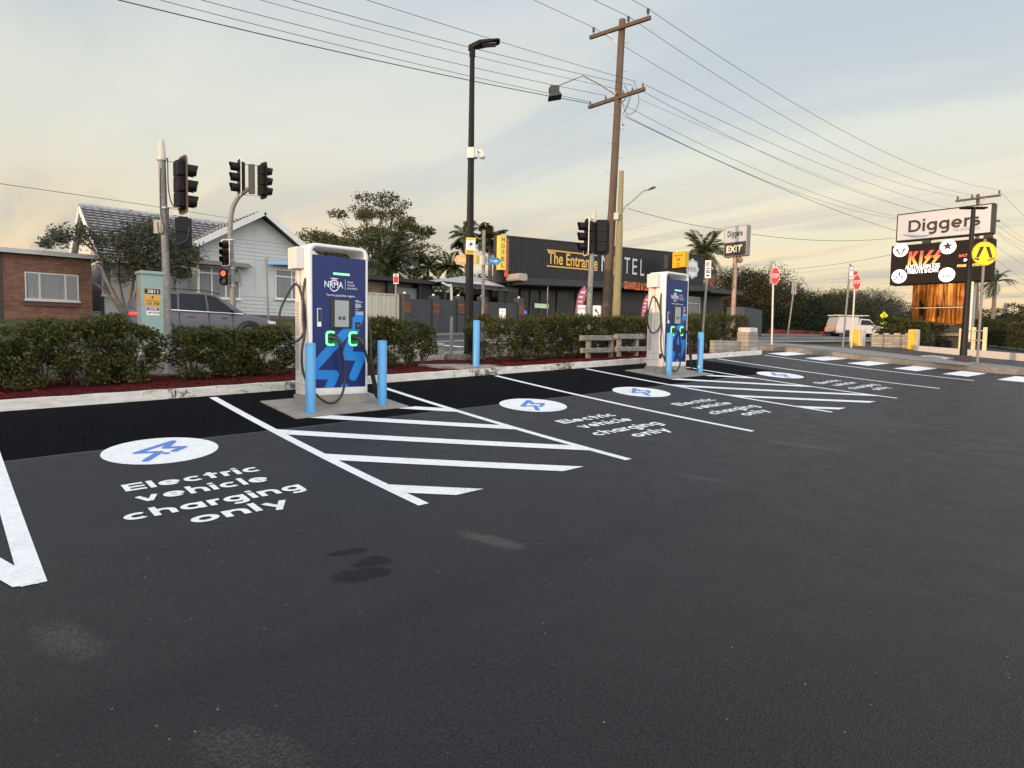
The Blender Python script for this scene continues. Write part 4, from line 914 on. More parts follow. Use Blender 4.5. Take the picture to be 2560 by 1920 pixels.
# timber rails
M_LOG = mat('peeling_white_timber', (.36, .34, .31), .85, streak=(3, 18, 18), scale=2.2, bump=.8, bscale=22, var2=(.10, .085, .065))
M_LOG2 = mat('worn_white_post', (.62, .60, .56), .8, var=.2, scale=5, bump=.4, bscale=25)
def rail(p0, p1, label, posts, h=.45, two=True, broken=False):
    p0, p1 = np.array(p0, float), np.array(p1, float); t = thing('timber_rail', label, 'rail', (p0+p1)/2, 'low white timber rails in the mulch bed'); d = p1-p0
    for s in posts: q = p0+d*s; mb = MB(); mb.beam(q-(0, 0, .2), q+(0, 0, h-.03), .10, .10, (1, 0, 0)); part('post', mb, M_LOG, t, bevel=.008)
    mb = MB(); mb.beam(p0+(0, -.02, h), p1+(0, -.02, h-.02), .12, .13); part('rail', mb, M_LOG, t, bevel=.012)
    if two: mb = MB(); mb.beam(p0+(-.05, -.08, h*.38), p1+(.05, -.08, h*.34), .08, .12); part('rail', mb, M_LOG, t, bevel=.012)
r0 = onY(1450, 880, 10.85); r1 = onY(1540, 880, 10.85); r2 = onY(1508, 880, 10.8); r3 = onY(1598, 880, 10.8)
def gp(x, y): return (x, y, zb(x, y))
rail(gp(r0[0], 10.85), gp(r1[0], 10.85), 'left length of peeling white timber rail before the longest hedge', (.22, .85), .50)
rail(gp(r2[0]+.35, 10.72), gp(r3[0], 10.72), 'right length of peeling white timber rail beside the farther charger', (.15, .78), .52)
for px, y, lab in ((14, 12.6, 'round white post stub at the far left of the mulch bed'), (421, 12.6, 'round white post stub in the gap between the two left hedges'), (998, 12.6, 'square white post stub right of the nearer charger')):
    x = onY(px, 930, y)[0]; t = thing('post_stub', lab, 'post', gp(x, y), 'short white posts behind the hedges'); z = zb(x, y); mb = MB()
    if px == 998: mb.box((x-.06, y-.06, z-.05), (x+.06, y+.06, z+.42))
    else: mb.cyl((x, y, z-.05), (x+.02, y, z+.38), .085, .08, 16)
    part('post', mb, M_LOG2, t, bevel=.01); mb = MB(); mb.box((x-.16, y-.13, z-.05), (x+.15, y+.13, z+.03)); part('foot', mb, M_CONC, t, bevel=.01)
mb = MB(); x0_ = onY(20, 900, 12.75)[0]; x1_ = onY(330, 900, 12.75)[0]; mb.beam((x0_, 12.7, zb(x0_, 12.7)+.42), (x1_, 12.7, zb(x1_, 12.7)+.40), .09, .11); o = part('rail', mb, M_LOG2, None); o.name = 'fence_rail'; tag(o, 'long white timber rail glimpsed through the left hedge', 'rail')
# right side cream wall with yellow piers
yp = mat('yellow_paint', (.72, .42, .02), .55, var=.12, scale=7); cpk = mat('cream_render', (.62, .50, .38), .8, var=.1, scale=4)
pa = base_at(2146, 28.2); pb = base_at(2287, 26.6); t = thing('driveway_wall', 'cream block wall with yellow fronted piers beside the entry lane', 'wall', (pa+pb)/2)
dd = (pb-pa); ln = np.linalg.norm(dd); du = dd/ln; wz = at(2215, 850, 27.4)[2]
zt0, zb0 = at(2215, 836, 27.4)[2], at(2215, 872, 27.4)[2]-.1
mb = MB(); mb.add([], []); q0 = pa+du*.6; q1 = pb-du*.15; mb.beam((q0[0], q0[1], (zt0+zb0)/2), (q1[0], q1[1], (zt0+zb0)/2), .18, zt0-zb0); part('blockwork', mb, M_BLOCKW, t)
mb = MB(); s = 0
while s < ln-.9: c = q0+du*(s+.12); mb.obox((c[0], c[1], zt0+.02), du, (-du[1], du[0], 0), Z_, .2, .2, .05); s += .42
part('coping', mb, M_CAPW, t, bevel=.01)
for q, dpx in ((pa, 0), (pb, 1)):
    z1, z0_ = at(2215, 822 if not dpx else 824, 27.4)[2], zb0; mb = MB(); c = q+np.array([.0, 0, 0])
    mb.obox((c[0], c[1], (z1+z0_)/2), X_, Y_, Z_, .42, .34 if dpx else .55, z1-z0_); part('pier', mb, cpk, t, bevel=.05)
    mb = MB(); mb.obox((c[0]-.225, c[1], (z1+z0_)/2), X_, Y_, Z_, .03, .26, (z1-z0_)*.97); part('yellow_face', mb, yp, t, bevel=.01)
# yellow railing
crl = mat('cream_railing_paint', (.70, .55, .34), .6, var=.1, scale=6)
ra, rm, rb = at(2400, 877, 27.), at(2432, 877, 25.6), at(2460, 880, 24.4); t = thing('railing', 'short cream post and rail barrier below the club sign', 'railing', rm)
for q, py in ((ra, 824), (rm, 825), (rb, 823)):
    zt_ = q[2]+.92; mb = MB(); mb.box((q[0]-.06, q[1]-.06, q[2]-.1), (q[0]+.06, q[1]+.06, zt_)); part('post', mb, crl, t, bevel=.01)
for f in (.86, .46): mb = MB(); mb.tube([ra+(-.0, 0, .92*f), rm+(0, 0, .92*f), rb+(0, 0, .92*f)], .028, 6); part('rail', mb, crl, t)

# ================================================================== HOUSES
M_WEATH = mat('white_weatherboard', (.49, .51, .51), .7, var=.06, scale=3)
M_TRIMW = mat('white_trim', (.66, .66, .64), .6, var=.06, scale=5)
def tile_mat():
    m = mat('roof_tile', (.34, .335, .35), .6, var=.3, scale=5); return m
M_TILE = tile_mat(); M_GLASSD = mat('window_glass', (.03, .035, .04), .06, spec=.8, var=.2, scale=2)
M_CURT = mat('curtain', (.21, .21, .22), .8, streak=(14, 14, .3), scale=2, var=.35)
M_WOOD = mat('fence_timber', (.2, .12, .07), .8, var=.3, scale=6)
def window(parent, fr, x0, z0, x1, z1, fm, gm, mull=(), trans=None, sill=True, depth=.05):
    mb = MB(); mb.prism([(x0, z0), (x1, z0), (x1, z1), (x0, z1)], fr, .012, .03); w_ = part('window', mb, gm, parent)
    mb = MB(); f = .05
    for a, b, c, d in ((x0-f, z0-f, x1+f, z0), (x0-f, z1, x1+f, z1+f), (x0-f, z0, x0, z1), (x1, z0, x1+f, z1)): mb.prism([(a, b), (c, b), (c, d), (a, d)], fr, .01, depth)
    for m_ in mull: mb.prism([(m_-.03, z0), (m_+.03, z0), (m_+.03, z1), (m_-.03, z1)], fr, .03, depth*.9)
    if trans: mb.prism([(x0, trans-.03), (x1, trans-.03), (x1, trans+.03), (x0, trans+.03)], fr, .03, depth*.95)
    part('window_frame', mb, fm, w_)
    if sill: mb = MB(); mb.prism([(x0-.1, z0-.11), (x1+.1, z0-.11), (x1+.1, z0-.05), (x0-.1, z0-.05)], fr, .01, .12); part('sill', mb, fm, w_)
    return w_
# --- white weatherboard house
YW, YM = 30.5, 32.0
wl = onY(498, 611, YW)[0]; wr = onY(760, 620, YW)[0]; ap = onY(651, 536, YW); zf = 2.45; ze = 5.66
t = thing('weatherboard_house', 'white weatherboard house with grey tiled gable roof and front wing', 'house', (10, 33, zf))
fw = frame((0, YW, 0), X_)
mb = MB(); wall = [(wl, 1.9), (wr, 1.9), (wr, ze), (ap[0], ap[2]-.12), (wl, ze)]; mb.prism(wall, fw, -6, 0); part('wall', mb, M_WEATH, t)
mb = MB(); z = 2.6
while z < 3.1 or z < 6.1:         # board laps: skirt boards below the windows and in the lower gable
    if z < 3.55 or z > 5.1:
        hw = 1e9; x0_, x1_ = wl+.02, wr-.02
        if z > ze: f = (z-ze)/(ap[2]-ze); x0_ = wl+(ap[0]-wl)*f+.05; x1_ = wr+(ap[0]-wr)*f-.05
        mb.prism([(x0_, z), (x1_, z), (x1_, z+.018), (x0_, z+.018)], fw, .0, .022)
    z += .17
for xx in np.linspace(wl+.4, wr-.4, 5):
    f = abs(xx-ap[0])/((wr-wl)/2); zt = ap[2]-.2-(ap[2]-ze)*f; mb.prism([(xx, 6.15), (xx+.03, 6.15), (xx+.03, max(zt, 6.16)), (xx, max(zt, 6.16))], fw, 0, .02)
    mb.prism([(xx, 3.6), (xx+.03, 3.6), (xx+.03, 5.1), (xx, 5.1)], fw, 0, .02)
part('weatherboard', mb, M_WEATH, t)
def roof_slab(mb, a, b, c, d, th=.12):   # quad a,b (eave) c,d (ridge) with thickness
    P = [np.array(q, float) for q in (a, b, c, d)]; n = np.cross(P[1]-P[0], P[3]-P[0]); n /= np.linalg.norm(n)
    if n[2] < 0: n = -n
    mb.add([p for p in P]+[p+n*th for p in P], [(0, 1, 2, 3), (7, 6, 5, 4), (0, 4, 5, 1), (1, 5, 6, 2), (2, 6, 7, 3), (3, 7, 4, 0)]); return n
def tile_rows(mb, a, b, c, d, rows, cols, h=.05, off=.12):    # stepped tile courses, wavy along the row
    a, b, c, d = (np.array(q, float) for q in (a, b, c, d)); n = np.cross(b-a, d-a); n /= np.linalg.norm(n)
    if n[2] < 0: n = -n
    for r in range(rows):
        f0, f1 = r/rows, (r+1)/rows+.004
        L0, R0 = a+(d-a)*f0, b+(c-b)*f0; L1, R1 = a+(d-a)*f1, b+(c-b)*f1; V = []
        for k in range(cols*4+1):
            s = k/(cols*4); wv = .018*math.sin(2*math.pi*k/4+.6); dn = (a-d)/np.linalg.norm(a-d); V.append(L0+(R0-L0)*s+dn*.045+n*(off+h+wv)); V.append(L1+(R1-L1)*s+n*(off+.004+wv*.6)); V.append(L0+(R0-L0)*s-dn*.06+n*(off+.002))
        F = []
        for k in range(cols*4): F += [(3*k, 3*k+3, 3*k+4, 3*k+1), (3*k+2, 3*k+5, 3*k+3, 3*k)]
        mb.add(V, F)
ov = .45; ridge_z = ap[2]+.05
# main block behind
ml = onY(199, 521, 36)[0]; mr = wr+.3; rz = onY(199, 521, 36)[2]; ez = 4.72; ye = 31.75
mb = MB(); mb.box((ml+.25, 32.2, 1.9), (mr-.3, 39.5, 4.9)); mb.prism([(32.2, 4.8), (39.8, 4.8), (36, rz-.2)], frame((ml+.25, 0, 0), Y_), -.0, -(mr-.3-ml-.25) if False else 0.15); part('wall', mb, M_WEATH, t)
rf = MB(); roof_slab(rf, (ml, ye, ez), (mr, ye, ez), (mr, 36, rz), (ml, 36, rz), .06); roof_slab(rf, (mr, 40.2, ez), (ml, 40.2, ez), (ml, 36, rz), (mr, 36, rz), .06)
part('roof', rf, M_TILE, t); tr_ = MB(); tile_rows(tr_, (ml, ye, ez), (mr, ye, ez), (mr, 36, rz), (ml, 36, rz), 17, 26, .12, .06); rt = part('roof_tiles', tr_, M_TILE, t)
mb = MB(); mb.tube([(ml-.05, 36, rz+.14), (mr+.05, 36, rz+.14)], .11, 8); part('ridge_cap', mb, M_TILE, t)
mb = MB(); mb.beam((ml-.02, ye-.05, ez-.02), (ml-.02, 36, rz+.0), .05, .24); mb.beam((ml-.02, 36, rz+.0), (ml-.02, 40.2, ez-.02), .05, .24); mb.beam((ml, ye-.04, ez-.02), (wl, ye-.04, ez-.02), .05, .16)
part('fascia', mb, M_TRIMW, t)
# wing roof: ridge runs back from the front gable
rf = MB(); roof_slab(rf, (wl-ov, YW-.55, ze-.22), (wl-ov, 36, ze-.22), (ap[0], 36, ridge_z), (ap[0], YW-.55, ridge_z), .08); roof_slab(rf, (wr+ov, 38, ze-.22), (wr+ov, YW-.55, ze-.22), (ap[0], YW-.55, ridge_z), (ap[0], 38, ridge_z), .08); part('wing_roof', rf, mat('wing_roof_tile', (.27, .265, .26), .7, var=.2, scale=6), t)
tr_ = MB(); tile_rows(tr_, (wl-ov, 36, ze-.22), (wl-ov, YW-.55, ze-.22), (ap[0], YW-.55, ridge_z), (ap[0], 36, ridge_z), 11, 14, .05, .08); part('roof_tiles', tr_, mat('wing_roof_tile', (.3, .3, .3)), t)
mb = MB(); mb.beam((wl-ov, YW-.6, ze-.24), (ap[0], YW-.6, ridge_z-.02), .05, .26); mb.beam((ap[0], YW-.6, ridge_z-.02), (wr+ov, YW-.6, ze-.24), .05, .26); part('bargeboard', mb, M_TRIMW, t)
def wpx(px, py, Y): p = onY(px, py, Y); return p[0], p[2]
a = wpx(499, 740, YW); b = wpx(596, 674, YW)
window(t, fw, a[0], a[1], b[0], b[1], M_TRIMW, M_CURT, mull=(a[0]+(b[0]-a[0])*.30, a[0]+(b[0]-a[0])*.66), trans=a[1]+(b[1]-a[1])*.80)
a = wpx(690, 744, YW); b = wpx(748, 680, YW); window(t, fw, a[0], a[1], b[0]+.35, b[1], M_TRIMW, M_CURT, mull=(a[0]+.75,), trans=a[1]+(b[1]-a[1])*.78)
for a_, b_ in ((490, 622), (668, 762)):
    p = wpx(a_, 664, YW); q = wpx(b_, 664, YW); mb = MB(); mb.add([(p[0], YW-.02, p[1]+.22), (q[0], YW-.02, p[1]+.24), (q[0], YW-.5, p[1]+.05), (p[0], YW-.5, p[1]+.05), (p[0], YW-.02, p[1]+.27), (q[0], YW-.02, p[1]+.29), (q[0], YW-.5, p[1]+.09), (p[0], YW-.5, p[1]+.09)], [(0, 1, 2, 3), (7, 6, 5, 4), (0, 4, 5, 1), (1, 5, 6, 2), (2, 6, 7, 3), (3, 7, 4, 0)]); part('window_hood', mb, mat('weathered_hood', (.20, .18, .16), .8), t)
fm_ = frame((0, 32.2, 0), X_); a = wpx(258, 735, 32.2); b = wpx(276, 668, 32.2); window(t, fm_, a[0], a[1], b[0], b[1], M_TRIMW, M_CURT)
a = wpx(340, 735, 32.2); b = wpx(440, 668, 32.2); window(t, fm_, a[0], a[1], b[0], b[1], M_TRIMW, M_GLASSD, mull=(a[0]+1,))
mb = MB(); mb.box((wl, YW-.03, 1.8), (wr, YW-.004, 2.62)); part('subfloor', mb, mat('stone_subfloor', (.12, .10, .09), .9, var=.4, scale=8, bump=.8, bscale=14), t)
mb = MB(); q = wpx(592, 694, YW); mb.box((q[0]-.14, YW-.14, q[1]-.2), (q[0]+.14, YW-.01, q[1]+.2)); mb.tube([(q[0], YW-.1, q[1]-.2), (q[0]+.05, YW-.12, q[1]-.42), (q[0]+.2, YW-.1, q[1]-.25)], .02, 6); part('meter_box', mb, mat('grey_meter', (.25, .25, .24), .6), t)
# --- brick house with flat roof
YB = 31.0; bl = onY(-60, 640, YB)[0]; br_ = onY(228, 640, YB)[0]; zt_ = onY(228, 648, YB)[2]; t = thing('brick_house', 'low red brick house with flat white edged roof', 'house', ((bl+br_)/2, YB, 2))
M_BRICK = block_mat('red_brick', (.27, .125, .078), (.13, .075, .055), .24, .082, mort=.012, var=.22)
mb = MB(); mb.box((-4, YB, 1.7), (br_, YB+9, zt_)); part('wall', mb, M_BRICK, t)
mb = MB(); mb.box((-4.3, YB-.25, zt_+.002), (br_+.1, YB+9.3, zt_+.13)); mb.box((-4.3, YB-.30, zt_-.02), (br_+.14, YB-.255, zt_+.15)); part('roof', mb, mat('aged_fascia', (.40, .40, .38), .7, var=.1), t)
fb = frame((0, YB, 0), X_); a = wpx(67, 745, YB); b = wpx(192, 691, YB); window(t, fb, a[0], a[1], b[0], b[1], mat('aluminium_frame', (.45, .44, .42), .5), M_GLASSD, mull=(a[0]+(b[0]-a[0])*.25, a[0]+(b[0]-a[0])*.76))
mb = MB(); wq = b[0]-a[0]; mb.prism([(a[0]+.03, a[1]), (a[0]+wq*.74, a[1]), (a[0]+wq*.74, b[1]), (a[0]+.03, b[1])], fb, .03, .034); part('curtain', mb, M_CURT, t)
mb = MB(); mb.prism([(a[0]-.1, a[1]-.28), (b[0]+.1, a[1]-.28), (b[0]+.1, a[1]-.06), (a[0]-.1, a[1]-.06)], fb, .0, .07); part('sill', mb, mat('dark_brick_sill', (.09, .04, .035), .8), t)
mb = MB(); a = wpx(-3, 760, YB); b = wpx(5, 650, YB); mb.prism([(a[0]-.8, 1.8), (b[0], 1.8), (b[0], zt_-.02), (a[0]-.8, zt_-.02)], fb, .004, .03); part('door', mb, mat('dark_door', (.03, .02, .018), .6), t)
# letterbox, services boxes
def simple_box(name, label, cat, c, sx, sy, sz, m, group=None):
    t = thing(name, label, cat, c, group); mb = MB(); mb.box((c[0]-sx/2, c[1]-sy/2, c[2]), (c[0]+sx/2, c[1]+sy/2, c[2]+sz)); part('case', mb, m, t, bevel=.03); mb = MB(); mb.box((c[0]-sx/2-.03, c[1]-sy/2-.03, c[2]+sz), (c[0]+sx/2+.03, c[1]+sy/2+.03, c[2]+sz+.05)); part('lid', mb, m, t, bevel=.015); return t
p = at(215, 795, 27.5); simple_box('service_box', 'low pale green service box on the lawn by the brick house', 'service box', p-(0, 0, .2), 1.0, .5, .45, mat('pale_green_grp', (.30, .36, .32), .6))
p = at(113, 800, 26); t = thing('letterbox', 'white letterbox on a post in front of the brick house', 'letterbox', p); mb = MB(); mb.box((p[0]-.03, p[1]-.03, p[2]-.5), (p[0]+.03, p[1]+.03, p[2]+.5)); part('post', mb, M_TRIMW, t); mb = MB(); mb.box((p[0]-.35, p[1]-.1, p[2]+.38), (p[0]-.05, p[1]+.1, p[2]+.48)); mb.box((p[0], p[1]-.04, p[2]+.12), (p[0]+.4, p[1]+.04, p[2]+.17)); part('box', mb, M_TRIMW, t, bevel=.01)

# electrical cabinet
M_CABG = mat('pale_green_cabinet', (.26, .36, .34), .5, var=.08, scale=4)
ctr = at(378, 800, 13.6); cz = T(ctr[0], ctr[1])-.1; xl = onY(352, 700, 13.5)[0]; xr = onY(408, 700, 13.5)[0]; ztop = onY(378, 686, 13.5)[2]
t = thing('control_cabinet', 'pale green electrical cabinet numbered 3811 behind the left hedge', 'cabinet', ((xl+xr)/2, 13.6, cz)); mb = MB(); mb.box((xl, 13.5, cz), (xr, 13.85, ztop)); part('case', mb, M_CABG, t, bevel=.008)
mb = MB(); mb.box((xl-.02, 13.47, ztop), (xr+.02, 13.88, ztop+.06)); part('lid', mb, M_CABG, t, bevel=.008)
fc = frame((xl, 13.5, 0), X_); W_ = xr-xl
def cz_(py): return onY(378, py, 13.5)[2]
u0, u1 = W_*.14, W_*.86; z3 = cz_(764); z2 = cz_(735)
mb = MB(); mb.prism(rrect(u0, z3, u1, cz_(721), .012), fc, .001, .006); lb = part('number_label', mb, mat('label_orange', (.62, .34, .06), .5), t)
mb = MB(); mb.prism(rrect(u0+.003, z2, u1-.003, cz_(722), .008), fc, .004, .008); part('label_band', mb, mat('label_black', (.01, .01, .01), .5), lb)
mb = MB(); mb.text('3811', fc, u0+.05, z2+.016, W_*.48, (cz_(722)-z2)*.68, .010, .01); part('lettering', mb, M_DECAL, lb)
mb = MB(); mb.text('131 700', fc, u0+.04, z3+.015, W_*.56, .052, .008, .02); mb.prism([(u0+.02, z3+.09), (u1-.02, z3+.09), (u1-.02, z3+.097), (u0+.02, z3+.097)], fc, .006, .008); mb.prism(rrect(W_*.46, z3+.135, W_*.54, z3+.175, .004), fc, .006, .008); part('lettering', mb, mat('label_black', (.01, .01, .01)), lb)
z5 = cz_(788); z4 = cz_(767); mb = MB(); mb.prism([(u0+.03, z5), (u1-.02, z5), (u1-.02, z4), (u0+.03, z4)], fc, .001, .006); lb = part('danger_label', mb, M_DECAL, t)
mb = MB(); mb.prism(rrect(u0+.035, z4-.068, u1-.025, z4-.008, .01), fc, .006, .009); part('danger_band', mb, mat('label_red', (.30, .015, .03), .5), lb)
mb = MB(); mb.text('DANGER', fc, W_*.32, z4-.053, W_*.38, .030, .011, .02); part('lettering', mb, M_DECAL, lb); mb = MB(); mb.text('240 VOLTS', fc, u0+.05, z5+.028, W_*.54, .038, .009, .02); part('lettering', mb, mat('label_black', (.01, .01, .01)), lb)
fs = frame((xl, 13.85, 0), (0, -1, 0)); mb = MB()
for a_, b_ in ((728, 719), (741, 733), (753, 746), (763, 756)): mb.prism([(.08, cz_(a_)), (.22, cz_(a_)), (.22, cz_(b_)), (.08, cz_(b_))], fs, .001, .005)
part('side_label', mb, mat('label_orange2', (.62, .20, .04), .5), t)

# ================================================================== MOTEL, GARAGE, FENCES
M_CHAR = mat('charcoal_cladding', (.013, .013, .0145), .6, var=.12, scale=3)
M_CHARL = mat('charcoal_fascia', (.028, .029, .032), .6, var=.1, scale=3)
M_CHARF = mat('grey_rendered_wall', (.042, .047, .053), .8, var=.15, scale=3, bump=.3, bscale=20)
M_SHOP = mat('dark_shopfront', (.012, .011, .011), .35, var=.3, scale=2)
A1 = at(1264, 700, 38.0); B1 = at(1759, 700, 49.7); ux = (B1-A1)*np.array([1, 1, 0]); LM = np.linalg.norm(ux); ux /= LM; fmo = frame((A1[0], A1[1], 0), ux)
zTL, zTR = at(1264, 592.5, 38.)[2], at(1759, 640.6, 49.7)[2]; zBL, zBR = at(1264, 694, 38.)[2], at(1759, 717, 49.7)[2]; gA = T(A1[0], A1[1])+.1
t = thing('motel', 'long charcoal clad motel with gold lettering and dark shopfronts', 'motel', (A1[0], A1[1], gA))
def mp(px, py):   # picture point on the facade plane -> facade coordinates
    r = ray(px, py); n = fmo[3]; s = ((fmo[0]-np.array([0, 0, EYE]))@n - 0)/(r@n); s = (n@(np.array([A1[0], A1[1], 0])-np.array([0, 0, EYE])*np.array([1, 1, 0])))/(n@r); p = np.array([0, 0, EYE])+r*s; return float((p-fmo[0])@fmo[1]), float(p[2])
mb = MB(); mb.prism([(0, zBL), (LM, zBR), (LM, zTR), (0, zTL)], fmo, -.35, 0); part('sign_wall', mb, M_CHAR, t)
mb = MB(); u = .0
while u < LM: f = u/LM; za = zBL+(zBR-zBL)*f; zb_ = zTL+(zTR-zTL)*f; mb.prism([(u, za+.01), (u+.03, za+.01), (u+.03, zb_-.01), (u, zb_-.01)], fmo, 0, .02); u += .22
part('cladding_rib', mb, M_CHAR, t)
mb = MB(); mb.prism([(0, zTL), (LM, zTR), (LM, zTR+.07), (0, zTL+.07)], fmo, -.1, .05); part('parapet_cap', mb, M_CHARL, t)
f1, f2 = .9, .62; mb = MB(); mb.prism([(.5, zBL-.42), (LM-.2, zBR-.40), (LM-.2, zBR-.03), (.5, zBL-.03)], fmo, -.5, 1.0); part('fascia', mb, M_CHARL, t)
mb = MB(); mb.prism([(.2, zBL-.25), (LM-.2, zBR-.25), (LM-.2, zBR-.05), (.2, zBL-.05)], fmo, -6, -.5); part('awning_roof', mb, M_CHARL, t)
mb = MB(); mb.prism([(2.0, gA-.6), (LM-.2, gA-.2), (LM-.2, zBR-.42), (2.0, zBL-.44)], fmo, -8.5, -2.0); part('shopfront', mb, M_SHOP, t)
M_SHOPG = mat('shop_glass', (.010, .010, .012), .12, spec=.25, var=.3, scale=1)
for (pa_, pb_, za_, zb_) in ((1296, 1312, 720, 775), (1316, 1346, 727, 760), (1352, 1372, 724, 790), (1376, 1398, 726, 790), (1402, 1428, 726, 790), (1444, 1470, 727, 790), (1492, 1520, 722, 790), (1560, 1600, 728, 790)):
    a = mp(pa_, zb_); b = mp(pb_, za_); mb = MB(); mb.prism([(a[0], a[1]-.6), (b[0], a[1]-.6), (b[0], b[1]), (a[0], b[1])], fmo, -2.0, -1.95); wn = part('window', mb, M_SHOPG, t)
    mb = MB(); mb.prism([(a[0]-.06, a[1]-.6), (a[0], a[1]-.6), (a[0], b[1]+.05), (a[0]-.06, b[1]+.05)], fmo, -2.0, -1.9); mb.prism([(a[0], b[1]), (b[0], b[1]), (b[0], b[1]+.06), (a[0], b[1]+.06)], fmo, -2.0, -1.9); part('window_frame', mb, mat('grey_window_frame', (.12, .12, .125), .5), wn)
for px in (1345, 1428): a = mp(px, 720); mb = MB(); o_ = fmo[0]+fmo[1]*a[0]+fmo[3]*.9; mb.cyl((o_[0], o_[1], gA-.3), (o_[0], o_[1], zBL-.35), .04, .04, 8); part('post', mb, mat('grey_post', (.15, .15, .155), .5), t)
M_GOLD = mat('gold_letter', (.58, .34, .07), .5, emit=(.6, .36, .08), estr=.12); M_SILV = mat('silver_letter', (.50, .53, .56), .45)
def mtext(s, pa_, pb_, m, name='lettering', bold=0., t_=.05):
    a = mp(*pa_); b = mp(*pb_); mb = MB(); mb.text(s, fmo, a[0], a[1], b[0]-a[0], b[1]-a[1], t_, bold); return part(name, mb, m, t)
mtext('The Entrance', (1368, 659), (1493, 644), M_GOLD, bold=.02)
V = MATS
for (x0_, y0_), (x1_, y1_) in (((1366, 625), (1492, 639)), ((1366, 665), (1492, 676))):
    a = mp(x0_, y0_); b = mp(x1_, y1_); mb = MB(); mb.prism([(a[0], a[1]-.04), (b[0], b[1]-.04), (b[0], b[1]+.04), (a[0], a[1]+.04)], fmo, .02, .05); part('gold_line', mb, M_GOLD, t)
for s, x0_, x1_, y1_, y0_ in (('M', 1502, 1524, 640, 678), ('O', 1530, 1549, 636, 697), ('T', 1559, 1574, 645, 683), ('E', 1579, 1592, 648, 686), ('L', 1599, 1610, 650, 689)):
    mtext(s, (x0_, y0_), (x1_, y1_), M_GOLD if s == 'O' else M_SILV)
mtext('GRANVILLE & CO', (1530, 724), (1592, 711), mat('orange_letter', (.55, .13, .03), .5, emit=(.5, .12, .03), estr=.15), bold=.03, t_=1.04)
# badge and food mural panel
a = mp(1730, 672); fo = a; mb = MB()
for i in range(24): pass
rbw = mp(1745, 672)[0]-mp(1730, 672)[0]; rbh = .70; Bd = [(a[0]+rbw*(1+.07*math.cos(8*k*2*math.pi/64))*math.cos(k*2*math.pi/64), a[1]+rbh*(1+.07*math.cos(8*k*2*math.pi/64))*math.sin(k*2*math.pi/64)) for k in range(64)]
mb.prism(Bd, fmo, .02, .05); bd = part('badge', mb, mat('badge_white', (.62, .63, .66), .6), t); mb = MB()
for k in range(64):
    p, q = Bd[k], Bd[(k+1) % 64]; sc = lambda r, f: (a[0]+(r[0]-a[0])*f, a[1]+(r[1]-a[1])*f); mb.prism([sc(p, .90), sc(q, .90), sc(q, .86), sc(p, .86)], fmo, .05, .06)
mb.prism([(a[0]-rbw*.8, a[1]-.2), (a[0]+rbw*.8, a[1]-.2), (a[0]+rbw*.8, a[1]-.17), (a[0]-rbw*.8, a[1]-.17)], fmo, .05, .06); [mb.prism([(a[0]-rbw*.7+i*rbw*.24, a[1]-.13), (a[0]-rbw*.7+i*rbw*.24+rbw*.10, a[1]-.13), (a[0]-rbw*.7+i*rbw*.24+rbw*.10, a[1]+.13), (a[0]-rbw*.7+i*rbw*.24, a[1]+.13)], fmo, .05, .06) for i in range(6)]
part('badge_mark', mb, mat('badge_grey', (.12, .12, .14), .6), bd)
mb = MB(); w0, w1 = LM+.02, mp(1802, 700)[0]; w2_ = mp(1842, 730)[0]; zr0, zr1 = zBR-.1, mp(1802, 676)[1]; mb.prism([(w0, zr0), (w1, zr0+.05), (w1, zr1), (w0, zr1+.25)], fmo, -.8, -.4); part('side_wall', mb, M_CHAR, t)
mb = MB(); mb.prism([(w0, zBR-.45), (w2_, zBR-.42), (w2_, zBR-.12), (w0, zBR-.12)], fmo, -5, .6); part('side_awning', mb, M_CHARL, t)
mb = MB(); mb.prism([(w0, gA-.5), (w2_, gA-.5), (w2_, zBR-.46), (w0, zBR-.46)], fmo, -5, -1.2); part('side_shop', mb, mat('charcoal_shop', (.022, .022, .025), .6), t)
a = mp(1742, 800); b = mp(1778, 745); mb = MB(); mb.prism([(a[0], a[1]), (b[0], a[1]), (b[0], b[1]), (a[0], b[1])], fmo, -1.2, -1.1); wn = part('window', mb, mat('grey_glass', (.10, .11, .11), .1, spec=.8), t); mb = MB()
for q0_, q1_ in ((a[0]-.08, a[0]), (b[0], b[0]+.08)): mb.prism([(q0_, a[1]), (q1_, a[1]), (q1_, b[1]+.08), (q0_, b[1]+.08)], fmo, -1.2, -1.05)
mb.prism([(a[0], b[1]), (b[0], b[1]), (b[0], b[1]+.1), (a[0], b[1]+.1)], fmo, -1.2, -1.05); mb.prism([(a[0], b[1]-.45), (b[0], b[1]-.45), (b[0], b[1]-.38), (a[0], b[1]-.38)], fmo, -1.2, -1.05); part('window_frame', mb, M_TRIMW, wn)
q0s = mp(1842, 850); q1s = mp(1880, 770); tt_ = thing('charcoal_enclosure', 'dark grey walled enclosure at the right end of the motel', 'enclosure', at(1860, 845, 46)); mb = MB(); ea, eb_ = at(1838, 800, 44), at(1884, 800, 48); mb.beam((ea[0], ea[1], (at(1860, 772, 46)[2]+at(1860, 850, 46)[2])/2-.3), (eb_[0], eb_[1], (at(1860, 772, 46)[2]+at(1860, 850, 46)[2])/2-.3), 1.2, at(1860, 772, 46)[2]-at(1860, 850, 46)[2]+.6); part('wall', mb, M_CHARF, tt_); mb = MB(); ec = at(1858, 786, 44.8); mb.obox(ec, CR*np.array([1, 1, 0]), CF, Z_, .25, .05, .45); part('notice', mb, M_DECAL, tt_)
rng = np.random.default_rng(12); cols = [('mural_red', (.25, .05, .04)), ('mural_green', (.12, .18, .05)), ('mural_cream', (.42, .36, .27)), ('mural_brown', (.12, .06, .03))]
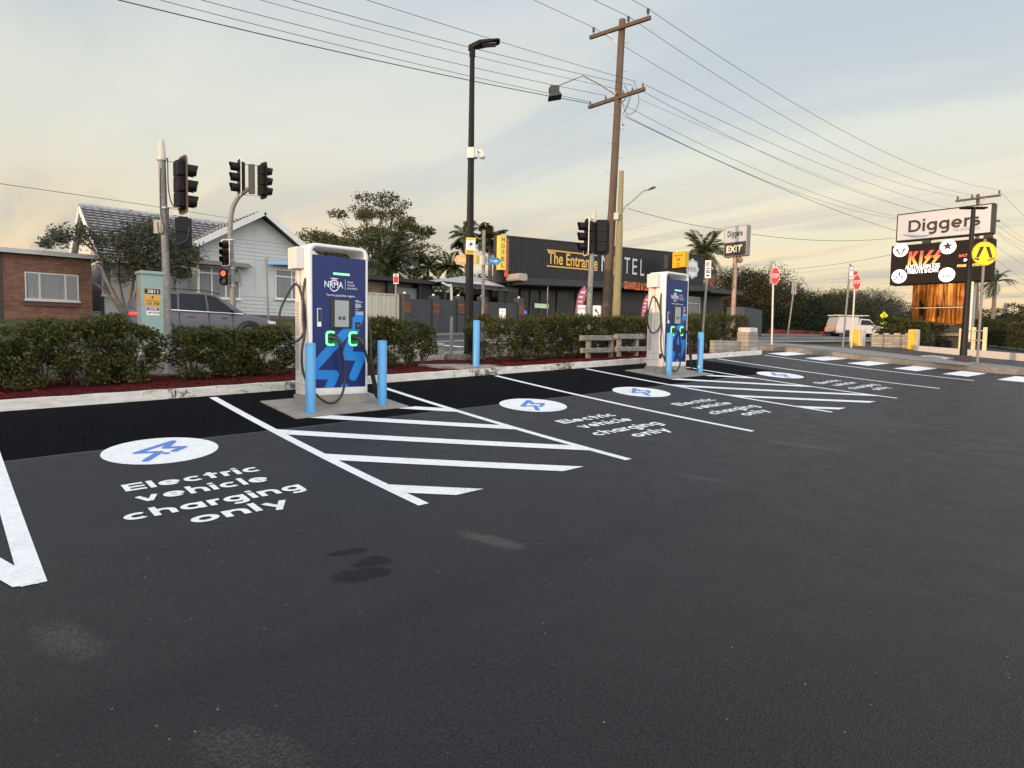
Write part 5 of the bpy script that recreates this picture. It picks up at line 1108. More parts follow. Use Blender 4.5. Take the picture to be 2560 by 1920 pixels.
for k, (nm, c_) in enumerate(cols):
    mb = MB()
    for i in range(16 if k != 1 else 10):
        cx_, cy_ = rng.uniform(1766, 1796), rng.uniform(690, 722)
        if k == 1: cx_, cy_ = rng.uniform(1776, 1790), rng.uniform(684, 704)
        if k == 2: cx_, cy_ = rng.uniform(1744, 1770), rng.uniform(700, 724)
        a = mp(cx_, cy_); r_ = rng.uniform(.10, .24); mb.flat([(a[0]+r_*math.cos(j*.5236), a[1]+r_*.8*math.sin(j*.5236)) for j in range(12)], fmo, -.38+k*.004+i*.0004+.01)
    part('food_mural', mb, mat(nm, c_, .6), t)
# yellow vertical sign, orange lettered blade
def fsign(px0, px1, py0, py1, m, name, t0=.05, t1=.35):
    a = mp(px0, py1); b = mp(px1, py0); mb = MB(); mb.prism([(a[0], a[1]), (b[0], a[1]), (b[0], b[1]), (a[0], b[1])], fmo, t0, t1); return part(name, mb, m, t), a, b
M_YEL = mat('yellow_sign', (.80, .56, .10), .5); M_DKL = mat('dark_letter', (.03, .02, .02), .5)
so_, a, b = fsign(1240, 1257, 592, 675, M_YEL, 'vertical_sign'); Wd_, Hs = b[0]-a[0], b[1]-a[1]
mb = MB()
for i, ch in enumerate('MOTEL'): mb.text(ch, fmo, a[0]+Wd_*.25, b[1]-Hs*(.06+.185*i)-Hs*.12, Wd_*.5, Hs*.115, .36, 0)
part('lettering', mb, M_DKL, so_)
mb = MB(); a2 = mp(1240, 706); mb.prism([(a2[0], a2[1]), (a2[0]+.95, a2[1]), (a2[0]+.95, zTL+.02), (a2[0], zTL+.02)], fmo, -.3, .03); part('corner_pier', mb, M_CHARL, t)
mb = MB()
for i in range(4): mb.prism([(a2[0]+.30+i*.2, a2[1]), (a2[0]+.36+i*.2, a2[1]), (a2[0]+.36+i*.2, a[1]), (a2[0]+.30+i*.2, a[1])], fmo, .03, .10)
part('pier_slats', mb, M_CHAR, t)
so_, a, b = fsign(1257.5, 1264, 600, 692, mat('orange_strip', (.50, .12, .05), .5), 'orange_sign', .05, .3)
mb = MB(); Hs = b[1]-a[1]
for i in range(9): z = b[1]-Hs*(.05+.1*i); mb.prism([(a[0]+.04, z-Hs*.055), (b[0]-.04, z-Hs*.055), (b[0]-.04, z-Hs*.03), (a[0]+.04, z-Hs*.03)], fmo, .3, .31); mb.prism([(a[0]+.04, z-Hs*.02), (a[0]+.12, z-Hs*.02), (a[0]+.12, z), (a[0]+.04, z)], fmo, .3, .31)
part('lettering', mb, mat('brown_letter', (.16, .05, .03), .5), so_)
a = mp(1263, 704); b = mp(1287, 688); mb = MB(); mb.prism(rrect(a[0], a[1], b[0], b[1], .15), fmo, .05, 1.2); part('lit_box', mb, mat('beige_box', (.34, .31, .27), .6), t, bevel=.03)
# box sign on the roof
fa = at(1681, 650, 44.6); fb_ = at(1712, 650, 43.6); fc_ = at(1722, 650, 44.8); fd_ = fa+fc_-fb_; z0_, z1_ = at(1697, 668, 44)[2], at(1697, 629, 44)[2]
mb = MB(); Q = [(p[0], p[1]) for p in (fa, fb_, fc_, fd_)]; mb.add([(x, y, z0_) for x, y in Q]+[(x, y, z1_) for x, y in Q], [(0, 3, 2, 1), (4, 5, 6, 7), (0, 1, 5, 4), (1, 2, 6, 5), (2, 3, 7, 6), (3, 0, 4, 7)]); so_ = part('box_sign', mb, mat('amber_sign', (.72, .42, .02), .5), t)
uu = (fb_-fa)*np.array([1, 1, 0]); wl2 = np.linalg.norm(uu); fx = frame((fa[0], fa[1], 0), uu); mb = MB(); mb.text('The Entrance', fx, wl2*.12, z1_-.30, wl2*.74, .14, .01, 0); [mb.flat(stroke(p_, q_, .035, capa=False, capb=False), fx, .01+.0005*i_) for i_, (p_, q_) in enumerate((((wl2*.38, z1_-.66), (wl2*.38, z1_-.40)), ((wl2*.38, z1_-.41), (wl2*.49, z1_-.58)), ((wl2*.49, z1_-.58), (wl2*.60, z1_-.41)), ((wl2*.60, z1_-.40), (wl2*.60, z1_-.66))))]; mb.text('O', fx, wl2*.38, z1_-.98, wl2*.22, .24, .01, .01); part('lettering', mb, M_DKL, so_)
mb = MB(); qq = at(1676, 650, 45.2); mb.obox((qq[0], qq[1], (z0_+z1_)/2-.05), CR*np.array([1, 1, 0])/np.linalg.norm(CR[:2]), fx[3], Z_, .30, .8, z1_-z0_-.1); part('box_sign_side', mb, M_CHARL, t)
# lit window strip and small lit signs inside
a = mp(1385, 767); b = mp(1419, 758); mb = MB(); mb.prism([(a[0], a[1]), (b[0], a[1]), (b[0], b[1]), (a[0], b[1])], fmo, -1.9, -1.8); part('lit_strip', mb, mat('lit_green_white', (.3, .4, .3), .5, emit=(.42, .58, .40), estr=.75), t)
a = mp(1304, 785); b = mp(1336, 776); mb = MB(); mb.prism([(a[0], a[1]), (b[0], a[1]), (b[0], b[1]), (a[0], b[1])], fmo, -1.93, -1.9); so_ = part('led_ticker', mb, M_BLACKP, t); mb = MB()
for i in range(6): x = a[0]+.25+i*(b[0]-a[0]-.5)/6; mb.prism([(x, a[1]+.08), (x+.10, a[1]+.08), (x+.10, b[1]-.08), (x, b[1]-.08)], fmo, -1.89, -1.88)
a = mp(1361, 783); mb.prism(circle(a[0], a[1]+.1, .12, 12), fmo, -1.89, -1.88); part('led_text', mb, mat('blue_led', (.02, .05, .3), .5, emit=(.10, .20, .9), estr=1.2), so_)

# carport with white corrugated roof and truss beam, left of the motel
CY = 29.0; t = thing('carport', 'open carport with pale corrugated roof and zigzag steel truss', 'carport', onY(1180, 750, CY))
pL, pR = onY(1102, 707, CY), onY(1288, 706, CY); pT = onY(1234, 674, CY+3)
mb = MB(); nn = 40; zl, zr = pL[2]+.02, pR[2]+.05; V = []; F = []
for i in range(nn*3+1):
    f = i/(nn*3); x = pL[0]+(pR[0]-.9-pL[0])*f; wv = .04*math.sin(i*2*math.pi/3); V += [(x, CY-.2, zl+.05+wv), (x, CY+3, zl+.80*f+.12+wv)]
for i in range(nn*3): F.append((2*i, 2*i+2, 2*i+3, 2*i+1))
mb.add(V, F); part('roof', mb, mat('pale_corrugated', (.36, .37, .38), .45, var=.1, scale=2), t)
mb = MB(); mb.beam((pL[0], CY-.25, zl-.02), (pR[0], CY-.25, zl-.02), .1, .14); part('gutter', mb, M_CHARL, t)
x0_, x1_ = onY(1100, 720, CY)[0], onY(1287, 720, CY)[0]; z1_, z0_ = zl-.16, onY(1180, 719, CY)[2]; mb = MB(); mb.beam((x0_, CY-.25, z0_), (x1_, CY-.25, z0_), .04, .05); mb.beam((x0_, CY-.25, z1_), (x1_, CY-.25, z1_), .04, .05); x = x0_; st_ = .34
while x < x1_-st_: mb.beam((x, CY-.25, z1_), (x+st_/2, CY-.25, z0_), .035, .035, (0, 1, 0)); mb.beam((x+st_/2, CY-.25, z0_), (x+st_, CY-.25, z1_), .035, .035, (0, 1, 0)); x += st_
part('truss', mb, mat('grey_truss', (.14, .14, .145), .5), t)
for px in (1241, 1106): x = onY(px, 740, CY)[0]; mb = MB(); mb.box((x-.06, CY-.3, 1.9), (x+.06, CY-.18, zl)); part('post', mb, M_CHARL, t)
mb = MB(); x = onY(1119, 740, CY)[0]; mb.tube(smooth([(x-.6, CY-.32, zl-.05), (x-.2, CY-.32, zl-.18), (x, CY-.32, zl-.3), (x, CY-.32, 2.4)], 3), .07, 8); part('downpipe', mb, M_TRIMW, t)
mb = MB(); mb.box((pL[0]+.2, CY+4.5, 1.9), (pR[0]+1, CY+5, zl-.1)); part('back_wall', mb, M_SHOP, t)
# second low building behind the fence
GY = 30.0; gl, gr = onY(880, 700, GY)[0], onY(1102, 700, GY)[0]; gz1 = onY(1000, 697, GY)[2]; gz0 = onY(1000, 706, GY)[2]
t = thing('garage', 'low building with dark flat roof edge and dark doors', 'garage', ((gl+gr)/2, GY, 2.1)); mb = MB(); mb.box((gl-1, GY-.4, gz0), (gr, GY+6, gz1)); part('roof', mb, M_CHAR, t)
mb = MB(); mb.box((gl-1, GY+.3, 1.9), (gr-.4, GY+6, gz0-.002)); part('wall', mb, M_SHOP, t)
fg = frame((0, GY+.3, 0), X_); a = onY(880, 735, GY+.3); b = onY(967, 706, GY+.3); mb = MB(); mb.prism([(a[0], 2.0), (b[0], 2.0), (b[0], gz0-.05), (a[0], gz0-.05)], fg, .0, .06); part('brick_panel', mb, block_mat('yellow_brick', (.27, .19, .11), (.14, .10, .07), .28, .1, mort=.015), t)
for a_, b_, py in ((984, 1043, 722), (985, 1043, 735)):
    a = onY(a_, 742, GY+.3); b = onY(b_, 722, GY+.3); mb = MB(); mb.prism([(a[0], a[2]-.5), (b[0], a[2]-.5), (b[0], b[2]), (a[0], b[2])], fg, .04+.001*(py-722), .06+.001*(py-722)); part('window', mb, M_CURT, t); break
for px in (972, 1050, 1058, 1068): x = onY(px, 720, GY)[0]; mb = MB(); mb.box((x-.12, GY-.1, 1.9), (x+.12, GY+.1, gz0-.01)); part('pier', mb, M_CHAR, t)
# fences
FY = 26.3
def fz(py, px=1100): return onY(px, py, FY)[2]
t = thing('metal_fence', 'cream ribbed sheet metal fence right of the nearer charger', 'fence', onY(960, 800, FY)); x0_, x1_ = onY(905, 800, FY)[0], onY(995, 800, FY)[0]; zt_ = fz(735, 960); mb = MB(); x = x0_; V = []; F = []; n = int((x1_-x0_)/.06)
for i in range(n+1): xx = x0_+(x1_-x0_)*i/n; yy = FY+(.02 if i % 4 in (1, 2) else 0); V += [(xx, yy, 1.6), (xx, yy, zt_)]
for i in range(n): F.append((2*i, 2*i+2, 2*i+3, 2*i+1))
mb.add(V, F); M_CREAMF = mat('cream_sheet_fence', (.42, .40, .33), .55, var=.06, scale=3); part('sheeting', mb, M_CREAMF, t); mb = MB(); mb.box((x0_, FY-.03, zt_-.03), (x1_, FY+.04, zt_+.03))
for px in (942, 995): x = onY(px, 800, FY)[0]; mb.box((x-.03, FY-.035, 1.6), (x+.03, FY+.045, zt_-.03))
part('fence_frame', mb, M_CREAMF, t)
t = thing('rendered_fence', 'dark grey rendered wall with pillars and orange brick insets', 'fence', onY(1150, 800, FY)); x0_, x1_ = onY(997, 800, FY)[0], onY(1262, 800, FY)[0]
pil = [1011, 1083, 1145, 1204, 1296]
M_OBR = block_mat('orange_brick', (.36, .09, .035), (.08, .05, .04), 5, .10, mort=.03)
for i, px in enumerate(pil):
    x = onY(px, 800, FY)[0]; zt_ = fz((735, 740, 741, 742, 746)[i], px); mb = MB(); mb.box((x-.18, FY-.24, 1.6), (x+.18, FY+.20, zt_)); pp = part('pillar', mb, M_CHARF, t, bevel=.01)
    mb = MB(); z1_ = zt_-.36; mb.box((x-.15, FY-.27, z1_-.50), (x+.19, FY-.1, z1_)); part('brick_inset', mb, M_OBR, pp)
    mb = MB(); mb.blob((x, FY, zt_+.04), .07, 10, 6); part('pillar_light', mb, M_TRIMW, pp)
    if i < 4:
        xn = onY(pil[i+1], 800, FY)[0]; zt2 = fz((748, 750, 752, 756)[i], px+30); mb = MB(); mb.box((x+.18, FY-.12, 1.6), (xn-.18, FY+.08, zt2)); part('panel', mb, M_CHARF, t)
M_RW = mat('dark_red_render', (.22, .04, .03), .85, var=.25, scale=2); qa, qb = at(1915, 840, 61), at(2100, 840, 69)
mb = MB(); zt_ = at(2000, 826, 65)[2]; zb_ = at(2000, 850, 65)[2]-.6; mb.beam((qa[0], qa[1], (zt_+zb_)/2), (qb[0], qb[1], (zt_+zb_)/2+.0), .25, zt_-zb_); tag(part('red_wall', mb, M_RW, None), 'low dark red wall along the far side of the road', 'wall')
# ================================================================== POLES AND SIGNALS
M_POLEG = mat('weathered_pole', (.21, .205, .195), .6, metal=.2, var=.35, scale=14, bump=.2, bscale=40)
M_SIGB = mat('signal_black', (.006, .006, .007), .55, var=.2, scale=6, spec=.25); M_SIGG = mat('signal_grey_back', (.03, .032, .034), .6, var=.25, scale=6)
M_BORD = mat('backboard_border', (.72, .68, .60), .5); M_BROWN = mat('backboard_edge', (.13, .07, .045), .6)
def sighead(parent, c, face, H, n=3, lit=None, border=None, W_=None, board=True, label=None, lens=True):
    c = np.array(c, float); f = np.array([face[0], face[1], 0.]); f /= np.linalg.norm(f); v = np.array(Z_); u = np.cross(v, f); s = H/1.2; W_ = (W_ or .30)*s; h = H*.82 if board else H
    fr = (c, u, v, f); mb = MB(); bh = h/n
    for i in range(n): z = -h/2+bh*i; mb.prism(rrect(-W_/2, z+.004, W_/2, z+bh-.004, .03*s), fr, -.16*s, 0.)
    mb.prism(rrect(-W_*.3, -h/2-.03, W_*.3, h/2+.03, .02), fr, -.10*s, -.02*s); hd = part('signal_head', mb, M_SIGB, parent, bevel=.008, label=label)
    if board:
        mb = MB(); bw = .50*s*(.30*s and 1); mb.prism(rrect(-bw/2, -H/2, bw/2, H/2, .12*s, 5), fr, -.02*s, -.005*s); part('backboard', mb, M_SIGB, hd)
        if border:
            mb = MB(); o1 = rrect(-bw/2-.012*s, -H/2-.012*s, bw/2+.012*s, H/2+.012*s, .125*s, 5); i1 = rrect(-bw/2+.022*s, -H/2+.022*s, bw/2-.022*s, H/2-.022*s, .10*s, 5)
            for i in range(len(o1)): j = (i+1) % len(o1); mb.prism([o1[i], o1[j], i1[j], i1[i]], fr, -.024*s, .0)
            part('border', mb, border, hd)
    for i in range(n):
        zc = h/2-bh*(i+.5); r = min(bh, W_)*.44; o = c+v*zc; vm = MB(); k = 18; V = []; F = []      # open-bottomed tunnel visor
        for a in range(k+1):
            th = rad(-62)+rad(304)*a/k; d = u*math.cos(th)*r+v*math.sin(th)*r; ln = .29*s*(.80+.20*max(0, math.sin(th))) ; V += [o+d*.98+f*.0, o+d*1.02+f*ln, o+d*.9+f*.0, o+d*.94+f*ln]
        for a in range(k): q = 4*a; F += [(q, q+4, q+5, q+1), (q+2, q+3, q+7, q+6), (q+1, q+5, q+7, q+3)]
        vm.add(V, F); part('visor', vm, M_SIGB, hd)
        lm = MB(); lm.prism(circle(0, zc, r*.85, 18), fr, .0, .012); L_ = M_SIGB if not (lit and lit[0] == i) else lit[1]; part('lens', lm, L_ if lit and lit[0] == i else mat('unlit_lens', (.02, .015, .015), .2), hd)
    return hd
def cable(parent, pts, r=.012, name='cable'):
    mb = MB(); mb.tube(smooth(pts, 5), r, 6); return part(name, mb, M_RUBBER, parent, smoothf=True)
D1 = 14.0
b = at(421, 858, D1); top_ = at(405, 400, D1); b[2] = T(b[0], b[1])-.1
t = thing('traffic_light', 'galvanised traffic light pole behind the gap in the left hedges', 'traffic light', b)
bx = at(419, 800, D1); mb = MB(); mb.tube([(bx[0], bx[1], b[2]), tuple(bx), tuple(top_)], [.078, .077, .072], 16); part('pole', mb, M_POLEG, t, smoothf=True)
cap = at(403, 350, D1); mb = MB(); mb.tube([tuple(top_), tuple(at(403.5, 358, D1)), tuple(cap)], [.083, .064, .05], 16); part('pole_cap', mb, mat('beige_cap', (.50, .46, .40), .6), t, smoothf=True)
mb = MB(); q = at(405, 398, D1); mb.cyl(q-(0, 0, .03), q+(0, 0, .03), .10, .10, 16); q = at(412, 520, D1); mb.cyl(q-(0, 0, .02), q+(0, 0, .02), .085, .085, 16); mb.tube([at(405, 399, D1), at(450, 410, D1-.1)], .012, 6); mb.tube([at(410, 518, D1), at(450, 520, D1-.1)], .012, 6); part('bracket', mb, M_STEEL, t)
sighead(t, at(459, 463, D1), (1, .06), 140/FPX*D1, border=M_BROWN, label='three lamp head turned to the right, unlit')
hd = sighead(t, at(459, 582, D1), (.30, .95), 72/FPX*D1, n=2, board=False, W_=.52*1.2/.62*.62, label='two lamp pedestrian head seen from behind')
mb = MB(); q = at(395, 567, D1); mb.obox(q, CR*np.array([1, 1, 0]), Y_, Z_, .17, .10, .29); part('junction_box', mb, mat('grey_box', (.30, .30, .29), .6), t, bevel=.006)
cable(t, [at(419, 395, D1-.1), at(421, 470, D1-.1), at(430, 510, D1-.1), at(443, 516, D1-.1)]); cable(t, [at(421, 520, D1-.1), at(422, 580, D1-.1), at(440, 608, D1-.1), at(466, 600, D1-.12), at(474, 570, D1-.1)]); cable(t, [at(402, 420, D1-.1), at(401, 520, D1-.1), at(410, 575, D1-.1), at(398, 582, D1-.1), at(394, 555, D1-.1)])
# curved mast pole across the road
D2 = 26.0; t = thing('traffic_light', 'tall curved mast traffic light behind the moving car', 'traffic light', at(582, 800, D2)); pts = [at(585, 850, D2), at(581, 720, D2), at(576, 600, D2), at(576, 560, D2), at(582, 520, D2), at(597, 492, D2), at(612, 480, D2), at(622, 470, D2)]
mb = MB(); mb.tube(smooth(pts, 5), list(np.linspace(.115, .07, 36)), 14); part('pole', mb, M_POLEG, t, smoothf=True)
sighead(t, at(597, 444, D2), (-1, .10), 93/FPX*D2, border=M_BORD, label='raised head facing left with pale border'); sighead(t, at(660, 452, D2), (1, .1), 90/FPX*D2, label='raised head facing right')
mb = MB(); q = at(629, 448, D2); mb.obox(q, CR*np.array([1, 1, 0]), CF, Z_, .22, .10, 1.15); part('louvre_box', mb, M_SIGG, t); mb = MB()
for py in (411, 487): mb.tube([at(607, py, D2), at(655, py+4, D2)], .016, 6)
part('bracket', mb, M_STEEL, t); M_GL = mat('green_signal', (.02, .3, .15), .4, emit=(.02, .30, .16), estr=.35); M_RL = mat('red_signal', (.8, .05, .03), .4, emit=(1., .12, .07), estr=1.6)
sighead(t, at(563, 632, D2-.4), (-1, -.50), 64/FPX*D2, lit=(2, M_GL), border=M_BORD, label='lower head with green lamp lit'); hd = sighead(t, at(559, 693, D2-.4), (-.8, -1), 37/FPX*D2, n=2, board=False, W_=.62, lit=(0, M_RL), label='pedestrian head showing a red standing figure')
mb = MB()
for z in (652, 670, 600, 714): q = at(580, z, D2); mb.cyl(q-(0, 0, .03), q+(0, 0, .03), .13, .13, 12); mb.tube([q, at(566, z, D2-.3)], .014, 6)
part('clamp', mb, M_STEEL, t)
# right pole in front of the motel
D3 = 20.0; t = thing('traffic_light', 'galvanised traffic light pole in front of the motel lettering', 'traffic light', at(1478, 800, D3)); mb = MB(); z_ = T(*at(1472, 800, D3)[:2]); p0 = at(1471, 800, D3); mb.tube([(p0[0], p0[1], z_-.1), p0, at(1484, 558, D3)], [.085, .085, .075], 16); part('pole', mb, M_POLEG, t, smoothf=True)
mb = MB(); mb.tube([at(1483.5, 558, D3), at(1484.5, 528, D3)], [.085, .065], 14); part('pole_cap', mb, mat('beige_cap', (.5, .46, .4)), t, smoothf=True); mb = MB(); q = at(1484, 558, D3); mb.cyl(q-(0, 0, .04), q+(0, 0, .02), .11, .11, 14); mb.cyl(at(1481, 635, D3), at(1484, 560, D3), .09, .09, 10); part('bracket', mb, M_SIGB, t)
sighead(t, at(1465, 592, D3), (-.86, .50), 92/FPX*D3, border=M_BORD, label='head facing left with cream border'); sighead(t, at(1505, 594, D3), (.8, .75), 88/FPX*D3, label='head seen from behind')

# black lamp post and what hangs on it
M_BLKP = mat('black_lamp_post', (.004, .004, .005), .5, spec=.2, var=.1, scale=5)
D4 = 16.0; b = at(1171, 903, D4); topp = at(1181, 122, D4); t = thing('lamp_post', 'tall black lamp post with flat led head right of the nearer charger', 'lamp post', b)
mb = MB(); mb.tube([b, b+(topp-b)*.5, topp], [.112, .085, .058], 8); part('pole', mb, M_BLKP, t); mb = MB(); mb.box((b[0]-.17, b[1]-.17, b[2]), (b[0]+.17, b[1]+.17, b[2]+.03))
for i in (-1, 1):
    for j in (-1, 1): mb.cyl((b[0]+i*.13, b[1]+j*.13, b[2]), (b[0]+i*.13, b[1]+j*.13, b[2]+.09), .014, .014, 6)
for a_ in range(4): d_ = np.array([math.cos(a_*math.pi/2), math.sin(a_*math.pi/2), 0]); mb.obox(b+d_*.115+(0, 0, .12), d_, np.cross(Z_, d_), Z_, .07, .012, .2)
part('base_plate', mb, M_BLKP, t); hp = topp+np.array([0, 0, .02]); fdir = np.array([.78, -.62, .10]); fdir /= np.linalg.norm(fdir); sdir_ = np.cross(fdir, Z_); sdir_ /= np.linalg.norm(sdir_)
mb = MB(); P = []
for s_, w_, z0_, z1_ in ((-.10, .05, -.06, .06), (.0, .07, -.03, .10), (.18, .17, .03, .13), (.62, .17, .09, .135), (.68, .12, .10, .13)):
    o = hp+fdir*s_; P += [o-sdir_*w_+np.array([0, 0, z0_]), o+sdir_*w_+np.array([0, 0, z0_]), o+sdir_*w_*.9+np.array([0, 0, z1_]), o-sdir_*w_*.9+np.array([0, 0, z1_])]
F = [(3, 2, 1, 0), (16, 17, 18, 19)]
for i in range(4):
    for j in range(4): a = 4*i+j; b_ = 4*i+(j+1) % 4; F.append((a, b_, b_+4, a+4))
mb.add(P, F); mb.cyl(topp-(0, 0, .2), topp+(0, 0, .05), .075, .07, 12); lh = part('lamp_head', mb, M_BLKP, t, bevel=.01); mb = MB(); o = hp+fdir*.4+np.array([0, 0, .045]); mb.obox(o, fdir, sdir_, np.cross(fdir, sdir_), .36, .24, .012); part('lens', mb, mat('led_glass', (.16, .16, .16), .25), lh)
q = at(1177, 385, D4); M_CCTV = mat('cctv_white', (.62, .60, .56), .45); t = thing('security_camera', 'white dome security camera bracketed to the black lamp post', 'camera', q)
mb = MB(); mb.obox(q+CR*.0, CR, CF, Z_, .17, .24, .26); mb.obox(q+CR*.10, CR, CF, Z_, .12, .16, .20); part('bracket', mb, M_CCTV, t, bevel=.01); mb = MB(); mb.tube(smooth([q+CR*.08+(0, 0, .06), q+CR*.22+(0, 0, .07), q+CR*.28+(0, 0, .03), q+CR*.28+(0, 0, -.03)], 4), .045, 10); mb.blob(q+CR*.28-(0, 0, .06), (.085, .085, .065), 16, 10); part('dome', mb, M_CCTV, t, smoothf=True)
q = at(1176.5, 615, D4-.12); t = thing('warning_sign', 'yellow and white camera surveillance sign on the black lamp post', 'sign', q); fr = frame(q, CR*np.array([1, 1, 0])+np.array([0, 0, -.03])); mb = MB(); mb.prism(rrect(-.115, -.20, .115, .20, .01), fr, 0, .004); pl = part('plate', mb, M_YEL, t)
mb = MB(); mb.flat([(-.11, -.09), (.11, -.09), (.11, .13), (-.11, .13)], fr, .006); part('white_field', mb, M_DECAL, pl)
mb = MB(); mb.flat([(-.04, .06), (.03, .09), (.06, .03), (-.01, .0)][::-1], fr, .008); mb.flat(stroke((-.06, -.03), (.01, .01), .012), fr, .0082); mb.flat(stroke((-.06, -.05), (-.06, -.01), .012), fr, .0084)
for i in range(5): z = .145 if i == 0 else -.10-.02*i; mb.flat([(-.09, z), (.09, z), (.09, z+.010), (-.09, z+.010)], fr, .008)
part('pictogram', mb, mat('dark_mark', (.03, .03, .04), .5), pl)

# finger signs, small posts
M_TEAL = mat('teal_finger_sign', (.06, .22, .42), .5); M_OCH = mat('orange_finger_sign', (.70, .36, .12), .5)
D5 = 16.5; t = thing('finger_signpost', 'steel pole with orange and blue finger signs left of the motel', 'signpost', at(1208, 830, D5)); mb = MB(); p0 = at(1206, 830, D5); mb.tube([(p0[0], p0[1], p0[2]-.8), p0, at(1210, 576, D5)], .045, 10); part('pole', mb, M_POLEG, t, smoothf=True)
q = at(1208, 650, D5-.06); fr = frame(q, CR*np.array([1, 1, 0])); s = D5/FPX; mb = MB(); mb.prism([(-73*s, 0), (-66*s, 10*s), (5*s, 11*s), (5*s, -9*s), (-66*s, -12*s)], fr, 0, .02); fg_ = part('left_finger', mb, M_OCH, t)
mb = MB(); mb.text('Coast', fr, -62*s, -4*s, 34*s, 9*s, .022, .01); part('lettering', mb, M_DECAL, fg_); mb = MB()
for i, (nm, c_) in enumerate((('band_yellow', (.75, .55, .15)), ('band_green', (.15, .35, .15)), ('band_white', (.75, .72, .65)))):
    mb = MB(); x = (-23+i*7)*s; mb.flat([(x, -9*s), (x+2*s, -5*s), (x, -1*s), (x+2*s, 4*s), (x, 9*s), (x+4*s, 9*s), (x+6*s, 4*s), (x+4*s, -1*s), (x+6*s, -5*s), (x+4*s, -9*s)], fr, .022+.0005*i); part('colour_band', mb, mat(nm, c_), fg_)
mb = MB(); mb.prism([(5*s, 10*s), (38*s, 6*s), (47*s, -1*s), (38*s, -12*s), (5*s, -11*s)], fr, .0, .02); fg_ = part('right_finger', mb, M_TEAL, t); mb = MB(); mb.text('Coast', fr, 18*s, -5*s, 17*s, 7*s, .022, .01); part('lettering', mb, M_DECAL, fg_)
mb = MB(); mb.flat([(7*s, 10*s), (12*s, 9*s), (10*s, 0), (13*s, -10*s), (7*s, -10*s), (9*s, 0)], fr, .023); part('colour_band', mb, mat('band_yellow', (.7, .5, .1)), fg_); mb = MB(); mb.obox(q+fr[3]*.012, fr[1], fr[3], Z_, 9*s, .03, 24*s); part('clamp', mb, mat('finger_centre', (.55, .45, .36), .6), t)
def sign_t(name, label, base_px, top_px, d, pole_m=None, r=.03, cat='sign', group=None, floor=None):
    b = at(*base_px, d); tp = at(*top_px, d); t = thing(name, label, cat, b, group); mb = MB(); bb = b.copy()
    pts = [b+(b-tp)/np.linalg.norm(b-tp)*(.6 if floor is None else floor), b, tp]; mb.tube(pts, r, 10); part('pole', mb, pole_m or M_POLEG, t, smoothf=True); return t
def plate(t, px, py, d, wpx, hpx, m, name='plate', shape='rect', face=None, r=.01, th=.004, off=.04):
    off = .10 if face is not None else off; q = at(px, py, d-off); u = (CR*np.array([1, 1, 0])) if face is None else np.array([-face[1], face[0], 0.])*1. ; 
    if face is not None: u = np.cross(Z_, np.array([face[0], face[1], 0.]))
    fr = frame(q, u); s = d/FPX; w_, h_ = wpx*s/2, hpx*s/2; k = abs(np.dot(fr[1], CR)); w_ /= max(k, .25)
    if shape == 'rect': P = rrect(-w_, -h_, w_, h_, r)
    elif shape == 'oct': P = [(w_*math.cos(rad(22.5+45*i))/math.cos(rad(22.5)), h_*math.sin(rad(22.5+45*i))/math.cos(rad(22.5))) for i in range(8)]
    elif shape == 'dia': P = [(0, -h_), (w_, 0), (0, h_), (-w_, 0)]
    else: P = circle(0, 0, w_, 32, h_)
    mb = MB(); mb.prism(P, fr, 0, th); return part(name, mb, m, t), fr, w_, h_
M_RED = mat('sign_red', (.42, .012, .02), .45); M_WS = mat('sign_white', (.66, .66, .66), .5)
t = sign_t('street_name_sign', 'blue street name blade on a thin grey pole by the white house', (670, 780), (665, 645), 25.5, r=.04, cat='street sign'); pl, fr, w_, h_ = plate(t, 697, 656, 25.5, 58, 11, mat('street_blue', (.08, .24, .42), .5), 'name_blade'); mb = MB()
for i in range(7): x = -w_*.8+i*w_*.22; mb.flat([(x, -h_*.35), (x+w_*.12, -h_*.35), (x+w_*.12, h_*.3), (x, h_*.3)], fr, .006)
part('lettering', mb, mat('faded_letter', (.25, .40, .55), .5), pl)
t = sign_t('parking_sign', 'small red no stopping sign in front of the cream metal fence', (990, 790), (989.5, 686), 22, r=.03); pl, fr, w_, h_ = plate(t, 990, 697, 22, 13, 25, M_WS); mb = MB(); mb.flat([(-w_*.85, -h_*.8), (w_*.85, -h_*.8), (w_*.85, h_*.45), (-w_*.85, h_*.45)], fr, .006); mb.flat(circle(0, h_*.72, w_*.4, 12), fr, .006); part('red_field', mb, M_RED, pl)
t = sign_t('marker_post', 'short bare steel post on the footpath right of the thin hedge shrub', (1128, 858), (1129, 792), 17, r=.045, cat='post')
t = sign_t('notice_sign', 'small white notice with red writing before the grey wall pillar', (1256, 800), (1256, 772), 23, r=.02); pl, fr, w_, h_ = plate(t, 1256, 785, 23, 16, 27, M_DECAL); mb = MB(); mb.text('KEEP', fr, -w_*.8, h_*.35, w_*1.6, h_*.35, .006); mb.text('LEFT', fr, -w_*.8, -h_*.25, w_*1.6, h_*.35, .006); part('lettering', mb, M_RED, pl)
